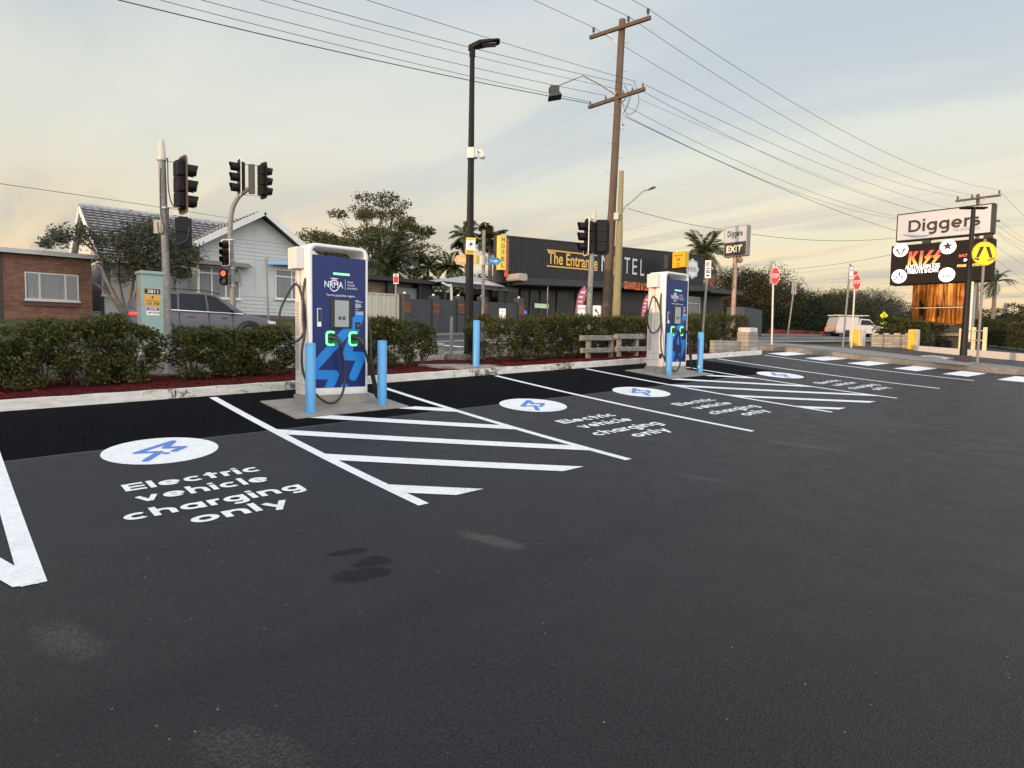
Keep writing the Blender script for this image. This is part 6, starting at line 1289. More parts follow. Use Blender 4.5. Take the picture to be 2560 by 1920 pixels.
# A-frame boards and feather flags by the motel door
M_PINK = mat('pink_flag', (.42, .13, .25), .7, trans=.3, var=.1, scale=3)
def flag(px_b, px_t, y_b, y_t, d, label, wpx):
    b = at(px_b, y_b, d); b[2] -= .5; tp = at(px_t, y_t, d); t = thing('feather_flag', label, 'flag', b, 'pink feather flags outside the motel'); s = d/FPX; u = CR*np.array([1, 1, 0]); u /= np.linalg.norm(u); mb = MB()
    C_ = [(0, 0, 0), (.3, .05, 0), (.6, .20, 0), (.85, .62, .0), (.95, .9, 0), (1., 1.2, 0)]; ax = tp-b; L_ = []; R_ = []
    for f, wl_, wr_ in ((0, 0, .10), (.2, 0, .28), (.45, 0, .62), (.65, .02, .9), (.8, .10, 1.05), (.9, .28, 1.0), (.97, .55, .85), (1., .7, .72)): L_.append(b+ax*f+u*(wl_*wpx*s)); R_.append(b+ax*f+u*(wr_*wpx*s))
    V = []; F = []
    for a, c in zip(L_, R_): V += [a, (a+c)/2+np.array([-.04, .05, 0]), c]
    for i in range(len(L_)-1): F += [(3*i, 3*i+1, 3*i+4, 3*i+3), (3*i+1, 3*i+2, 3*i+5, 3*i+4)]
    mb.add(V, F); fl = part('banner', mb, M_PINK, t); mb = MB(); mb.tube([tuple(l) for l in L_], .02, 6); part('mast', mb, M_SIGB, t)
    mb = MB(); n = -CF*np.array([1, 1, 0])*.1; rng = np.random.default_rng(int(px_b))
    for f in (.28, .42, .54, .64, .74, .84): c = b+ax*f+u*(wpx*s*(.45 if f < .8 else .6))+n; a = rng.uniform(-.5, .5); r1 = wpx*s*.22*(.5+f); mb.add([c+u*r1*math.cos(a)+np.array([0, 0, r1*.5]), c-u*r1*.6+np.array([0, 0, r1*.4]), c-u*r1+np.array([0, 0, -r1*.2]), c+u*r1*.7-np.array([0, 0, r1*.45])], [(0, 1, 2, 3)])
    part('flag_print', mb, mat('flag_print', (.60, .45, .46), .7), fl)
flag(1432, 1444, 798, 713, 27, 'pink feather flag left of the white arrow board', 24); flag(1598, 1607, 798, 735, 28, 'pink feather flag half hidden by the farther charger', 16)
for px, py, wp, hp_, m, lab, kind in ((1454, 780, 20, 34, M_DECAL, 'white drive thru board next to the pink feather flag', 'txt'), (1469, 780, 12, 32, mat('red_board', (.45, .06, .03), .6), 'red promotional board behind the white drive thru board', 'red'), (1492, 782, 20, 36, M_DECAL, 'white board with black left turning arrow beside the timber power pole', 'arrow')):
    d = 26.5; b = at(px, py, d); t = thing('a_frame_board', lab, 'sign board', b, 'boards standing outside the motel'); pl, fr, w_, h_ = plate(t, px, py, d, wp, hp_, m, off=(0 if kind != 'red' else -.3)); mb = MB()
    for sx in (-1, 1): mb.beam(b+fr[1]*sx*w_+np.array([0, 0, -h_-.6]), b+fr[1]*sx*w_+np.array([0, 0, h_]), .03, .03, (1, 0, 0))
    part('frame', mb, M_STEEL, t); mb = MB()
    if kind == 'txt': mb.text('DRIVE', fr, -w_*.8, h_*.35, w_*1.6, h_*.3, .006, .02); mb.text('TO', fr, -w_*.3, -h_*.45, w_*.6, h_*.35, .006, .01)
    elif kind == 'arrow': mb.flat(stroke((w_*.45, -h_*.5), (w_*.25, h_*.1), w_*.28, capa=False, capb=False), fr, .006); mb.flat(stroke((w_*.28, h_*.05), (-w_*.2, h_*.3), w_*.28), fr, .0063); mb.flat([(-w_*.7, h_*.38), (-w_*.1, h_*.02), (-w_*.05, h_*.62)], fr, .0066)
    else: mb.flat([(-w_*.6, -h_*.5), (w_*.5, -h_*.3), (w_*.4, h_*.1), (-w_*.5, h_*.3)], fr, .006)
    part('print', mb, M_DKL if kind != 'red' else M_GOLD, pl)
t = sign_t('no_parking_sign', 'white no parking sign with red circle on pole by farther charger', (1756, 838), (1770, 660), 15.5, r=.028, floor=.8)
pl, fr, w_, h_ = plate(t, 1770, 673, 15.5, 15, 44, M_WS); mb = MB(); mb.text('P', fr, -w_*.35, h_*.34, w_*.6, h_*.36, .006)
for k in range(20):
    a0, a1 = 2*math.pi*k/20, 2*math.pi*(k+1)/20; mb.flat([(w_*.72*math.cos(a0), h_*.55+w_*.72*math.sin(a0)), (w_*.72*math.cos(a1), h_*.55+w_*.72*math.sin(a1)), (w_*.58*math.cos(a1), h_*.55+w_*.58*math.sin(a1)), (w_*.58*math.cos(a0), h_*.55+w_*.58*math.sin(a0))][::-1], fr, .0065)
mb.flat([(-w_*.6, h_*.02), (w_*.3, h_*.02), (w_*.6, h_*.14), (-w_*.3, h_*.14)], fr, .006); mb.flat([(-w_*.7, -h_*.18), (w_*.7, -h_*.18), (w_*.7, -h_*.1), (-w_*.7, -h_*.1)], fr, .006); mb.flat([(-w_*.7, -h_*.4), (w_*.7, -h_*.4), (w_*.7, -h_*.25), (-w_*.7, -h_*.25)], fr, .0061); mb.flat([(-w_*.6, -h_*.8), (w_*.6, -h_*.8), (w_*.4, -h_*.62), (-w_*.3, -h_*.62)], fr, .006); part('pictogram', mb, mat('dark_mark', (.03, .03, .04)), pl)
# stop signs
def stop(base, top, d, c, wpx, label, floor=.4):
    t = sign_t('stop_sign', label, base, top, d, r=.032, cat='stop sign', group='red stop signs at the exits', floor=floor, pole_m=mat('pale_pole', (.55, .52, .48), .5, metal=.2, var=.1))
    face = (-.95, -.45); pl, fr, w_, h_ = plate(t, c[0], c[1], d, wpx, wpx*2.3, M_WS, shape='oct', face=face); 
    mb = MB(); mb.flat([(w_*.93*math.cos(rad(22.5+45*i))/math.cos(rad(22.5)), h_*.95*math.sin(rad(22.5+45*i))/math.cos(rad(22.5))) for i in range(8)], fr, .006); rf_ = part('red_field', mb, M_RED, pl); mb = MB(); mb.text('STOP', fr, -w_*.74, -h_*.22, w_*1.48, h_*.5, .008, .01); part('lettering', mb, M_WS, pl); return t, fr, w_, h_
t, fr, w_, h_ = stop((1929, 872), (1934, 660), 22.3, (1938, 690), 18.5, 'red stop sign on pole at the white block pier')
pl, fr, w_, h_ = plate(t, 1931, 681, 22.3, 13, 56, mat('sign_back', (.30, .27, .25), .6, var=.1), 'rear_plate', off=-.12)
t, fr, w_, h_ = stop((2128, 868), (2139, 683), 25, (2142, 706), 16, 'farther red stop sign left of the club sign')
pl, fr, w_, h_ = plate(t, 2139, 683, 25, 9, 10, M_RED, 'upper_plate')
t = sign_t('leaning_sign', 'leaning grey pole with narrow sign seen edge on by the verge', (1966, 861), (1987, 707), 24.5, r=.028); pl, fr, w_, h_ = plate(t, 1985, 722, 24.5, 12, 27, mat('sign_back', (.3, .27, .25)), off=.0)
t = sign_t('one_way_sign', 'white framed one way sign on a leaning pole by the island', (2106, 876), (2126, 660), 22.8, r=.033, floor=.1); pl, fr, w_, h_ = plate(t, 2128, 683, 22.8, 11, 35, mat('one_way_blue', (.16, .22, .30), .5)); mb = MB(); mb.flat([(-w_*.8, -h_*.85), (w_*.8, -h_*.85), (w_*.8, h_*.85), (-w_*.8, h_*.85)], fr, .006); pf = part('white_field', mb, M_WS, pl); mb = MB(); mb.text('ONE', fr, -w_*.6, h_*.25, w_*1.2, h_*.35, .008); mb.text('WAY', fr, -w_*.6, -h_*.7, w_*1.2, h_*.35, .008); part('lettering', mb, M_DKL, pl)
t = sign_t('school_crossing_sign', 'small fluorescent yellow diamond sign with two walking figures', (2208, 850), (2210, 782), 38, r=.04); pl, fr, w_, h_ = plate(t, 2210, 789, 38, 21, 21, mat('fluoro_yellow', (.62, .66, .02), .5, emit=(.6, .65, .0), estr=.25), shape='dia'); mb = MB()
for sx in (-.22, .18): mb.flat(stroke((w_*sx, -h_*.15), (w_*sx, h_*.25), w_*.2), fr, .006+sx*.001); mb.flat(circle(w_*sx, h_*.5, w_*.1, 8), fr, .006); mb.flat(stroke((w_*sx, -h_*.1), (w_*(sx-.12), -h_*.45), w_*.1), fr, .0065)
part('pictogram', mb, M_DKL, pl); pl, fr, w_, h_ = plate(t, 2208, 806, 38, 18, 9, mat('fluoro_yellow', (.6, .6, 0)), 'lower_plate')
# pedestrian crossing disc
t = sign_t('pedestrian_sign', 'round yellow walking legs crossing sign on the traffic island', (2443, 911), (2463, 598), 18.6, r=.036, floor=.1); pl, fr, w_, h_ = plate(t, 2461, 634, 18.6, 66, 59, mat('yellow_disc', (.85, .62, .0), .5, emit=(.85, .62, 0), estr=.12), shape='round', face=(-.62, -.80)); mb = MB()
for i in range(40):
    a0, a1 = 2*math.pi*i/40, 2*math.pi*(i+1)/40; mb.flat([(w_*f*math.cos(a), h_*f*math.sin(a)) for f, a in ((.95, a0), (.95, a1), (.925, a1), (.925, a0))], fr, .006)
mb.flat([(w_*a, h_*b_) for a, b_ in ((-.06, .58), (-.36, .58), (-.66, -.32), (-.44, -.36))], fr, .007); mb.flat([(w_*a, h_*b_) for a, b_ in ((.06, .58), (.36, .58), (.66, -.30), (.44, -.38))][::-1], fr, .007)
mb.flat([(w_*a, h_*b_) for a, b_ in ((-.42, -.42), (-.68, -.38), (-.86, -.42), (-.5, -.58), (-.38, -.54))], fr, .0075); mb.flat([(w_*a, h_*b_) for a, b_ in ((.46, -.44), (.68, -.36), (.88, -.32), (.74, -.44), (.3, -.62), (.26, -.56))], fr, .0075); part('pictogram', mb, M_DKL, pl)
# small black lamp pole on the island
D6 = 19.0; b = at(2407, 905, D6); tp = at(2434, 520, D6); t = thing('lamp_post', 'short black lamp pole leaning on the island before the club sign', 'lamp post', b); mb = MB(); mb.tube([b, b+(tp-b)*.5, tp], [.10, .08, .058], 10); part('pole', mb, mat('grey_black_pole', (.012, .012, .014), .5, spec=.25, var=.2), t, smoothf=True)
mb = MB(); mb.obox(b+(0, 0, .06), X_, Y_, Z_, .36, .36, .26); part('base_block', mb, mat('dark_base', (.06, .045, .04), .8, var=.3, scale=8), t, bevel=.01)
for sx in (-1, 1): mb = MB(); c = tp+CR*sx*.19; mb.obox(c, CR*np.array([1, 1, 0]), CF*np.array([1, 1, 0]), Z_, .34, .20, .05); part('lamp_head', mb, M_BLKP, t, bevel=.015)

# ================================================================== CLUB SIGNS
M_SIGNW = mat('backlit_sign_face', (.42, .46, .53), .3, coat=.3, var=.04, scale=1.2)
M_FRAME = mat('dark_sign_frame', (.018, .018, .020), .5, spec=.3); M_LETD = mat('sign_letter', (.025, .022, .025), .5, spec=.25)
XS = 34.6
def sx(px, py, X=XS): return onX(px, py, X)
a = sx(2239, 601); b_ = sx(2487, 511); yL, yR = a[1], b_[1]; zb1, zt1 = (sx(2240, 601)[2]+sx(2487, 587)[2])/2, (sx(2240, 532)[2]+sx(2487, 511)[2])/2
t = thing('club_sign', 'large pylon with white club panel over dark led screen', 'pylon sign', (XS, (yL+yR)/2, 1.6)); Wd = yL-yR; fr = frame((XS, yL, 0), (0, -1, 0))
mb = MB(); mb.prism([(0, zb1), (Wd, zb1), (Wd, zt1), (0, zt1)], fr, -.45, 0); tb_ = part('top_box', mb, M_FRAME, t, bevel=.02); f_ = .06; mb = MB(); mb.prism([(f_, zb1+f_), (Wd-f_-.05, zb1+f_), (Wd-f_-.05, zt1-f_), (f_, zt1-f_)], fr, -.02, .012); part('panel', mb, M_SIGNW, tb_)
def su(px, py): p = onX(px, py, XS); return yL-p[1], p[2]
a = su(2271, 575); b_ = su(2452, 541); mb = MB(); h_ = zt1-zb1; geo_put(mb, 'Diggers', .135, lambda u, v, z: fr[0]+fr[1]*(a[0]+u*(b_[0]-a[0]))+fr[2]*(zb1+h_*.30+v*h_*.42)+fr[3]*(.02+z*8)); part('lettering', mb, M_LETD, tb_)
a = su(2382, 575); b_ = su(2450, 566); mb = MB(); mb.text('THE ENTRANCE', fr, a[0], zb1+h_*.17, b_[0]-a[0], h_*.10, .022, .01); P = [(su(2258, 575)[0]+i*.14, zb1+h_*(.24-.12*math.sin(min(1, i/9)*math.pi*.75))) for i in range(10)]; w2 = [.015, .03, .05, .06, .06, .05, .045, .035, .02, .008]
for i in range(9): mb.flat([(P[i][0], P[i][1]-w2[i]), (P[i+1][0], P[i+1][1]-w2[i+1]), (P[i+1][0], P[i+1][1]+w2[i+1]), (P[i][0], P[i][1]+w2[i])], fr, .0225)
part('blue_lettering', mb, mat('sign_blue', (.10, .22, .34), .4), tb_)
zs0, zs1 = (sx(2227, 709)[2]+sx(2470, 706)[2])/2, zb1-.18; ysl = sx(2227, 650)[1]; ysr = sx(2478, 650)[1]; fr2 = frame((XS, ysl, 0), (0, -1, 0)); W2 = ysl-ysr
def sv(px, py): p = onX(px, py, XS); return ysl-p[1], p[2]
mb = MB(); mb.prism([(0, zs0), (W2, zs0), (W2, zs1), (0, zs1)], fr2, -.75, 0); sb_ = part('led_screen', mb, mat('led_screen_black', (.010, .008, .007), .7, emit=(.02, .012, .01), estr=.4, spec=.15), t, bevel=.02)
M_LEDW = mat('led_white', (.8, .8, .85), .5, emit=(1, 1, 1.05), estr=1.05); M_LEDR = mat('led_red', (.8, .1, .05), .5, emit=(1., .10, .06), estr=1.1); M_LEDO = mat('led_orange', (.8, .4, .1), .5, emit=(1., .62, .16), estr=1.15)
for k, (px, py) in enumerate(((2252, 625), (2370, 617), (2248, 691), (2367, 687))):
    c = sv(px, py); R = .325; mb = MB(); mb.flat(circle(c[0], c[1], R, 36), fr2, .008); dsc = part('round_emblem', mb, M_LEDW, sb_); mb = MB()
    if k == 1: mb.flat([(c[0]-.02+.26*math.cos(rad(90+36*i))*(1 if i % 2 == 0 else .42), c[1]+.04+.26*math.sin(rad(90+36*i))*(1 if i % 2 == 0 else .42)) for i in range(10)], fr2, .011); mb.flat([(c[0]+.1, c[1]-.25), (c[0]+.22, c[1]-.2), (c[0]+.16, c[1]-.14)], fr2, .011)
    elif k == 0:
        for s_ in (-1, 1): mb.flat(stroke((c[0]+s_*.05, c[1]-.24), (c[0]+s_*.20, c[1]+.06), .07), fr2, .011+.0004*s_); mb.flat(stroke((c[0]+s_*.08, c[1]+.02), (c[0]+s_*.27, c[1]-.04), .05), fr2, .012+.0004*s_)
        mb.flat(stroke((c[0]-.12, c[1]+.22), (c[0]+.12, c[1]+.22), .05), fr2, .0118)
    elif k == 2:
        mb.flat(circle(c[0], c[1]+.12, .05, 12, .13), fr2, .011)
        for s_ in (-1, 1): mb.flat([(c[0]+s_*.05, c[1]-.02), (c[0]+s_*.26, c[1]+.05), (c[0]+s_*.10, c[1]-.12)][::s_], fr2, .0115); mb.flat(stroke((c[0]+s_*.12, c[1]-.2), (c[0]+s_*.24, c[1]-.14), .05), fr2, .012+.0003*s_)
    else:
        for i in range(7): x = c[0]-.21+i*.07; mb.flat([(x-.03, c[1]-.08-.05*(i % 2)), (x+.03, c[1]-.08-.05*(i % 2)), (x, c[1]+.16-.05*abs(i-3)*.5)], fr2, .011)
        for i in range(5): mb.flat(circle(c[0]-.14+i*.07, c[1]-.17, .02, 8), fr2, .0112)
    cc = fr2[0]+fr2[1]*c[0]+fr2[2]*c[1]; mb.v = [tuple(cc+(np.array(p)-cc)*np.array([1, .86, .86])) for p in mb.v]; part('emblem_mark', mb, M_LETD, dsc)
def ledtext(s, p0, p1, m, bold=.02, hh=None):
    a = sv(*p0); b = sv(*p1); mb = MB(); mb.text(s, fr2, a[0], a[1], b[0]-a[0], hh or (b[1]-a[1]), .010, bold); part('led_lettering', mb, m, sb_)
# band logo: heavy slanted letters, red running to yellow at the foot
a = sv(2269, 663); b_ = sv(2349, 631); w_, h_ = b_[0]-a[0], .62; z0_ = a[1]
mk = bpy.data.materials.new('led_red_yellow'); mk.use_nodes = True; tt = mk.node_tree; gb = tt.nodes['Principled BSDF']; tcn = tt.nodes.new('ShaderNodeTexCoord'); sp_ = tt.nodes.new('ShaderNodeSeparateXYZ'); rr = tt.nodes.new('ShaderNodeValToRGB'); mr_ = tt.nodes.new('ShaderNodeMapRange')
tt.links.new(tcn.outputs['Object'], sp_.inputs[0]); tt.links.new(sp_.outputs[2], mr_.inputs[0]); mr_.inputs[1].default_value = z0_-1.6; mr_.inputs[2].default_value = z0_+h_-1.6; tt.links.new(mr_.outputs[0], rr.inputs[0]); rr.color_ramp.elements[0].color = (1., .72, .12, 1); rr.color_ramp.elements[1].color = (.95, .04, .03, 1); rr.color_ramp.elements[1].position = .75
tt.links.new(rr.outputs[0], gb.inputs['Emission Color']); gb.inputs['Emission Strength'].default_value = 1.1; gb.inputs['Base Color'].default_value = (.3, .05, .02, 1)
mb = MB()
def lp(pts, dx): mb.flat([(a[0]+(dx+x+y*.035)*w_, z0_+y*h_) for x, y in pts], fr2, .010+.0002*len(mb.f))
lp([(0, 0), (.10, 0), (.10, 1), (0, 1)], 0); lp([(.09, .40), (.17, 1), (.30, 1), (.15, .44)], 0); lp([(.10, .50), (.17, .58), (.33, 0), (.20, 0)], 0)
lp([(.36, 0), (.46, 0), (.46, 1), (.36, 1)], 0)
for dx in (.50, .76): lp([(.0, .0), (.08, .0), (.27, .60), (.14, .60)], dx); lp([(.03, .40), (.14, .40), (.18, .60), (.02, .60)], dx); lp([(.02, .42), (.12, .42), (.29, 1), (.17, 1)], dx)
part('led_logo', mb, mk, sb_)
ledtext('AUSTRALIAN KISS', (2263, 674), (2350, 665), M_LEDW, hh=.20); ledtext('TRIBUTE SHOW!', (2267, 685), (2346, 676), M_LEDW, hh=.20)
ledtext('SAT 4', (2397, 643), (2429, 634), M_LEDR); ledtext('OCT', (2409, 654), (2428, 645), M_LEDW); ledtext('FREE ENTRY', (2393, 668), (2456, 658), M_LEDO)
# reflective lower cladding: streaks and dark patches of a sunset reflection painted into its colour
mg = bpy.data.materials.new('bronze_painted_reflection'); mg.use_nodes = True; tt = mg.node_tree; gb = tt.nodes['Principled BSDF']; gb.inputs['Base Color'].default_value = (.42, .25, .10, 1); gb.inputs['Metallic'].default_value = 1; gb.inputs['Roughness'].default_value = .42
tcn = tt.nodes.new('ShaderNodeTexCoord'); mpn = tt.nodes.new('ShaderNodeMapping'); mpn.inputs['Scale'].default_value = (1, 1.5, .16); nz = tt.nodes.new('ShaderNodeTexNoise'); nz.inputs['Scale'].default_value = 2.2; nz.inputs['Detail'].default_value = 4; bp_ = tt.nodes.new('ShaderNodeBump'); bp_.inputs['Strength'].default_value = .6; bp_.inputs['Distance'].default_value = .10
tt.links.new(tcn.outputs['Object'], mpn.inputs[0]); tt.links.new(mpn.outputs[0], nz.inputs[0]); tt.links.new(nz.outputs[0], bp_.inputs['Height']); tt.links.new(bp_.outputs[0], gb.inputs['Normal'])
rr = tt.nodes.new('ShaderNodeValToRGB'); tt.links.new(nz.outputs[0], rr.inputs[0]); rr.color_ramp.elements[0].position = .35; rr.color_ramp.elements[0].color = (.045, .028, .018, 1); rr.color_ramp.elements[1].position = .66; rr.color_ramp.elements[1].color = (.34, .16, .05, 1); nb = tt.nodes.new('ShaderNodeTexNoise'); nb.inputs['Scale'].default_value = .85; tt.links.new(tcn.outputs['Object'], nb.inputs[0]); rb_ = tt.nodes.new('ShaderNodeValToRGB'); rb_.color_ramp.elements[0].position = .42; rb_.color_ramp.elements[0].color = (.30, .26, .24, 1); rb_.color_ramp.elements[1].position = .60; tt.links.new(nb.outputs[0], rb_.inputs[0]); mxx = tt.nodes.new('ShaderNodeMix'); mxx.data_type = 'RGBA'; mxx.blend_type = 'MULTIPLY'; mxx.inputs[0].default_value = 1; tt.links.new(rr.outputs[0], mxx.inputs[6]); tt.links.new(rb_.outputs[0], mxx.inputs[7]); tt.links.new(mxx.outputs[2], gb.inputs['Base Color'])
c0 = sv(2275, 800); c1_ = sv(2408, 800); zlo = onX(2340, 810, XS)[2]; zmd = onX(2340, 768, XS)[2]
for z0__, z1__ in ((zlo, zmd-.03), (zmd+.03, zs0-.03)): mb = MB(); mb.prism([(c0[0], z0__), (c1_[0], z0__), (c1_[0], z1__), (c0[0], z1__)], fr2, -.55, -.12); part('reflective_panel', mb, mg, t, bevel=.01)
mb = MB(); mb.prism([(c1_[0]+.01, zlo-.8), (c1_[0]+.30, zlo-.8), (c1_[0]+.30, zs0), (c1_[0]+.01, zs0)], fr2, -.55, -.05); part('column', mb, M_STEEL, t); mb = MB(); e1 = sv(2405, 850)
mb.prism([(c0[0]+.8, zlo-1.2), (c1_[0]+.1, zlo-1.2), (c1_[0]+.1, zlo-.02), (c0[0]+.8, zlo-.02)], fr2, -.8, -.3); part('plinth', mb, mat('dark_plinth', (.012, .012, .012), .6, var=.2), t)
mb = MB(); mb.prism([(c0[0]+.9, zlo-.55), (c1_[0]+.05, zlo-.55), (c1_[0]+.05, zlo-.42), (c0[0]+.9, zlo-.42)], fr2, -.3, .1); part('ledge', mb, M_CONK, t)
mb = MB()
for px in (2296, 2448): q = sv(px, 560); mb.prism([(q[0], zb1-.19), (q[0]+.3, zb1-.19), (q[0]+.3, zb1+.02), (q[0], zb1+.02)], fr, -.35, -.1)
part('support', mb, M_FRAME, t)
# exit sign
DE = 25.0; c = at(1840, 600, DE); t = thing('exit_sign', 'cream club exit box sign on a rusty pink pole', 'sign', at(1836, 800, DE)); XE = c[0]
def se(px, py): return onX(px, py, XE)
yl_, yr_ = se(1810, 600)[1], se(1867, 600)[1]; z1_, z0_ = (se(1811, 568)[2]+se(1867, 562)[2])/2, (se(1811, 642)[2]+se(1867, 639)[2])/2; We = yl_-yr_; fe = frame((XE, yl_, 0), (0, -1, 0)); mb = MB(); mb.prism([(0, z0_), (We, z0_), (We, z1_), (0, z1_)], fe, -.28, 0); bxx = part('box', mb, mat('sign_box_grey', (.22, .21, .20), .5), t, bevel=.008)
zm = z0_+(z1_-z0_)*.47; mb = MB(); mb.prism([(.03, zm), (We-.03, zm), (We-.03, z1_-.03), (.03, z1_-.03)], fe, 0, .006); part('white_face', mb, M_SIGNW, bxx); mb = MB(); mb.prism([(.03, z0_+.03), (We-.03, z0_+.03), (We-.03, zm), (.03, zm)], fe, 0, .006); part('dark_face', mb, mat('dark_exit_face', (.028, .024, .024), .35), bxx)
mb = MB(); geo_put(mb, 'Diggers', .145, lambda u, v, z: fe[0]+fe[1]*We*(.16+u*.66)+fe[2]*(zm+.21+v*.23)+fe[3]*(.009+z*3)); part('lettering', mb, M_LETD, bxx); mb = MB(); mb.text('EXIT', fe, We*.13, z0_+.15, We*.68, .27, .008, .04); part('lettering', mb, mat('exit_letter', (.72, .66, .58), .5), bxx)
pc = fe[0]+fe[1]*We*.45-fe[3]*.14; mb = MB(); mb.cyl((pc[0], pc[1], T(pc[0], pc[1])-.1), (pc[0], pc[1], z0_), .085, .085, 14); part('pole', mb, mat('rusty_pink_pole', (.36, .25, .20), .6, var=.25, scale=9, metal=.2), t, smoothf=True); mb = MB(); mb.blob((pc[0], pc[1]-.2, z0_-.14), (.10, .12, .12), 12, 8); part('bracket_disc', mb, mat('rusty_pink_pole', (.3, .2, .2)), t)

# ================================================================== TIMBER POWER POLES AND WIRES
M_TIMB = mat('weathered_timber', (.125, .085, .062), .9, streak=(9, 9, .35), scale=3, bump=.9, bscale=18, var2=(.075, .058, .048))
M_TIMB2 = mat('pale_timber', (.27, .235, .13), .9, streak=(9, 9, .35), scale=3, bump=.8, bscale=18, var2=(.20, .18, .09))
M_INS = mat('insulator', (.06, .055, .05), .3, coat=.3); M_WIRE = mat('wire', (.035, .035, .038), .6)
DP = 24.0; b = at(1515, 800, DP); tp = at(1556, 50, DP); b0 = b+(b-tp)/np.linalg.norm(b-tp)*.6; t = thing('power_pole', 'tall weathered timber power pole with two crossarms', 'power pole', b); mb = MB(); mb.tube([b0, b+(tp-b)*.33, b+(tp-b)*.36, tp], [.185, .165, .145, .125], 14); part('pole', mb, M_TIMB, t, smoothf=True)
def xarm(pxl, pyl, pxr, pyr, xoff, nm='crossarm'):
    a = onX(pxl, pyl, tp[0]+xoff); c = onX(pxr, pyr, tp[0]+xoff); mb = MB(); mb.beam(a, c, .11, .13); part(nm, mb, M_TIMB, t, bevel=.01); return a, c
a1, c1x = xarm(1475, 94, 1626, 44, -.2); a2_, c2x = xarm(1472, 268, 1612, 222, -.3)
def insulator(p, h=.22, big=True):
    mb = MB(); p = np.array(p)
    for i in range(3 if big else 2): z = h*.3+i*h*.28; mb.cyl(p+(0, 0, z), p+(0, 0, z+h*.12), .055 if big else .038, .05 if big else .034, 10)
    mb.cyl(p, p+(0, 0, h), .022, .022, 8); part('insulator', mb, M_INS, t); return p+(0, 0, h)
xa_ = tp[0]-.2; ins = [insulator(onX(px, py, xa_)) for px, py in ((1484, 84), (1571, 57), (1620, 38))]; xb_ = tp[0]-.3
insL = [insulator(onX(px, py, xb_), .15, False) for px, py in ((1476, 263), (1514, 250), (1558, 237), (1581, 229), (1607, 218))]
mb = MB(); mb.beam(onX(1520, 83, xa_), onX(1544, 108, xa_+.1), .03, .03); mb.beam(onX(1565, 243, xb_), onX(1538, 285, xb_+.1), .03, .03); part('brace', mb, M_STEEL, t)
mb = MB()
for i in range(14): f = .30+i*.048; q = b+(tp-b)*f; s_ = -1 if i % 2 == 0 else 1; mb.tube([q+CR*s_*.12, q+CR*s_*.30, q+CR*s_*.30+(0, 0, .04)], .010, 5)
part('step_bolt', mb, M_STEEL, t); mb = MB(); q = at(1552, 300, DP); mb.obox(q+CR*.1, CR, CF, Z_, .08, .10, .36); part('service_fuse', mb, M_STEEL, t)
J = at(1540, 235, DP-.2); mb = MB()
mb.tube([J+(0, 0, .0), at(1506, 214, DP-.2)], [.055, .045], 8); mb.tube([at(1506, 214, DP-.2), at(1457, 189, DP-.3), at(1400, 212, DP-.6), at(1378, 220, DP-.7)], .028, 8); part('lamp_arm', mb, M_STEEL, t, smoothf=True)
mb = MB(); q = at(1386, 228, DP-.7); mb.obox(q+(0, 0, .04), CR, CF, Z_, .34, .30, .20); P = [q+CR*x+CF*y+np.array([0, 0, z]) for x, y, z in ((-.14, -.14, -.05), (.16, -.14, -.05), (.16, .14, -.05), (-.14, .14, -.05), (-.22, -.22, -.28), (.26, -.22, -.20), (.26, .22, -.20), (-.22, .22, -.28))]; mb.add(P, [(0, 1, 2, 3), (4, 7, 6, 5), (0, 4, 5, 1), (1, 5, 6, 2), (2, 6, 7, 3), (3, 7, 4, 0)]); mb.tube(smooth([at(1400, 212, DP-.6), at(1376, 218, DP-.7), at(1373, 230, DP-.7), at(1378, 240, DP-.7)], 4), .02, 6); part('flood_lamp', mb, M_SIGG, t)
cable(t, [at(1585, 205, DP-.4), at(1597, 240, DP-.4), at(1590, 275, DP-.4), at(1568, 285, DP-.2), at(1555, 255, DP-.1)], .010, 'jumper_cable'); cable(t, [at(1560, 212, DP-.4), at(1573, 240, DP-.3), at(1562, 280, DP-.2)], .010, 'jumper_cable'); cable(t, [at(1581, 229, DP-.3), at(1571, 262, DP-.3), at(1557, 284, DP-.2)], .008, 'jumper_cable')
DQ = 23.6; b = at(1540, 800, DQ); tp2 = at(1554, 428, DQ); t = thing('power_pole', 'shorter pale timber pole with street lamp beside the power pole', 'power pole', b); mb = MB(); mb.tube([b+(0, 0, -.8), b, b+(tp2-b)*.55, b+(tp2-b)*.72, tp2], [.155, .15, .13, .10, .085], 12); part('pole', mb, M_TIMB2, t, smoothf=True)
mb = MB(); mb.tube(smooth([at(1553, 525, DQ), at(1568, 512, DQ), at(1590, 494, DQ), at(1607, 478, DQ), at(1622, 474, DQ)], 3), .03, 8); mb.tube([at(1556, 530, DQ), at(1568, 512, DQ)], .02, 6); part('lamp_arm', mb, M_STEEL, t, smoothf=True); mb = MB(); q = at(1630, 471, DQ); ar = at(1640, 468, DQ)-at(1620, 475, DQ); ar /= np.linalg.norm(ar); mb.obox(q, ar, np.cross(ar, Z_), Z_, .26, .14, .06); mb.blob(q+(0.03, 0, .05), .03, 8, 6); part('lamp_head', mb, M_SIGG, t, bevel=.01)
mb = MB(); q = at(1540, 541, DQ-.2); mb.obox(q, CR, CF, Z_, .16, .12, .24); part('meter_box', mb, mat('cream_box', (.52, .49, .38), .5), t, bevel=.008)
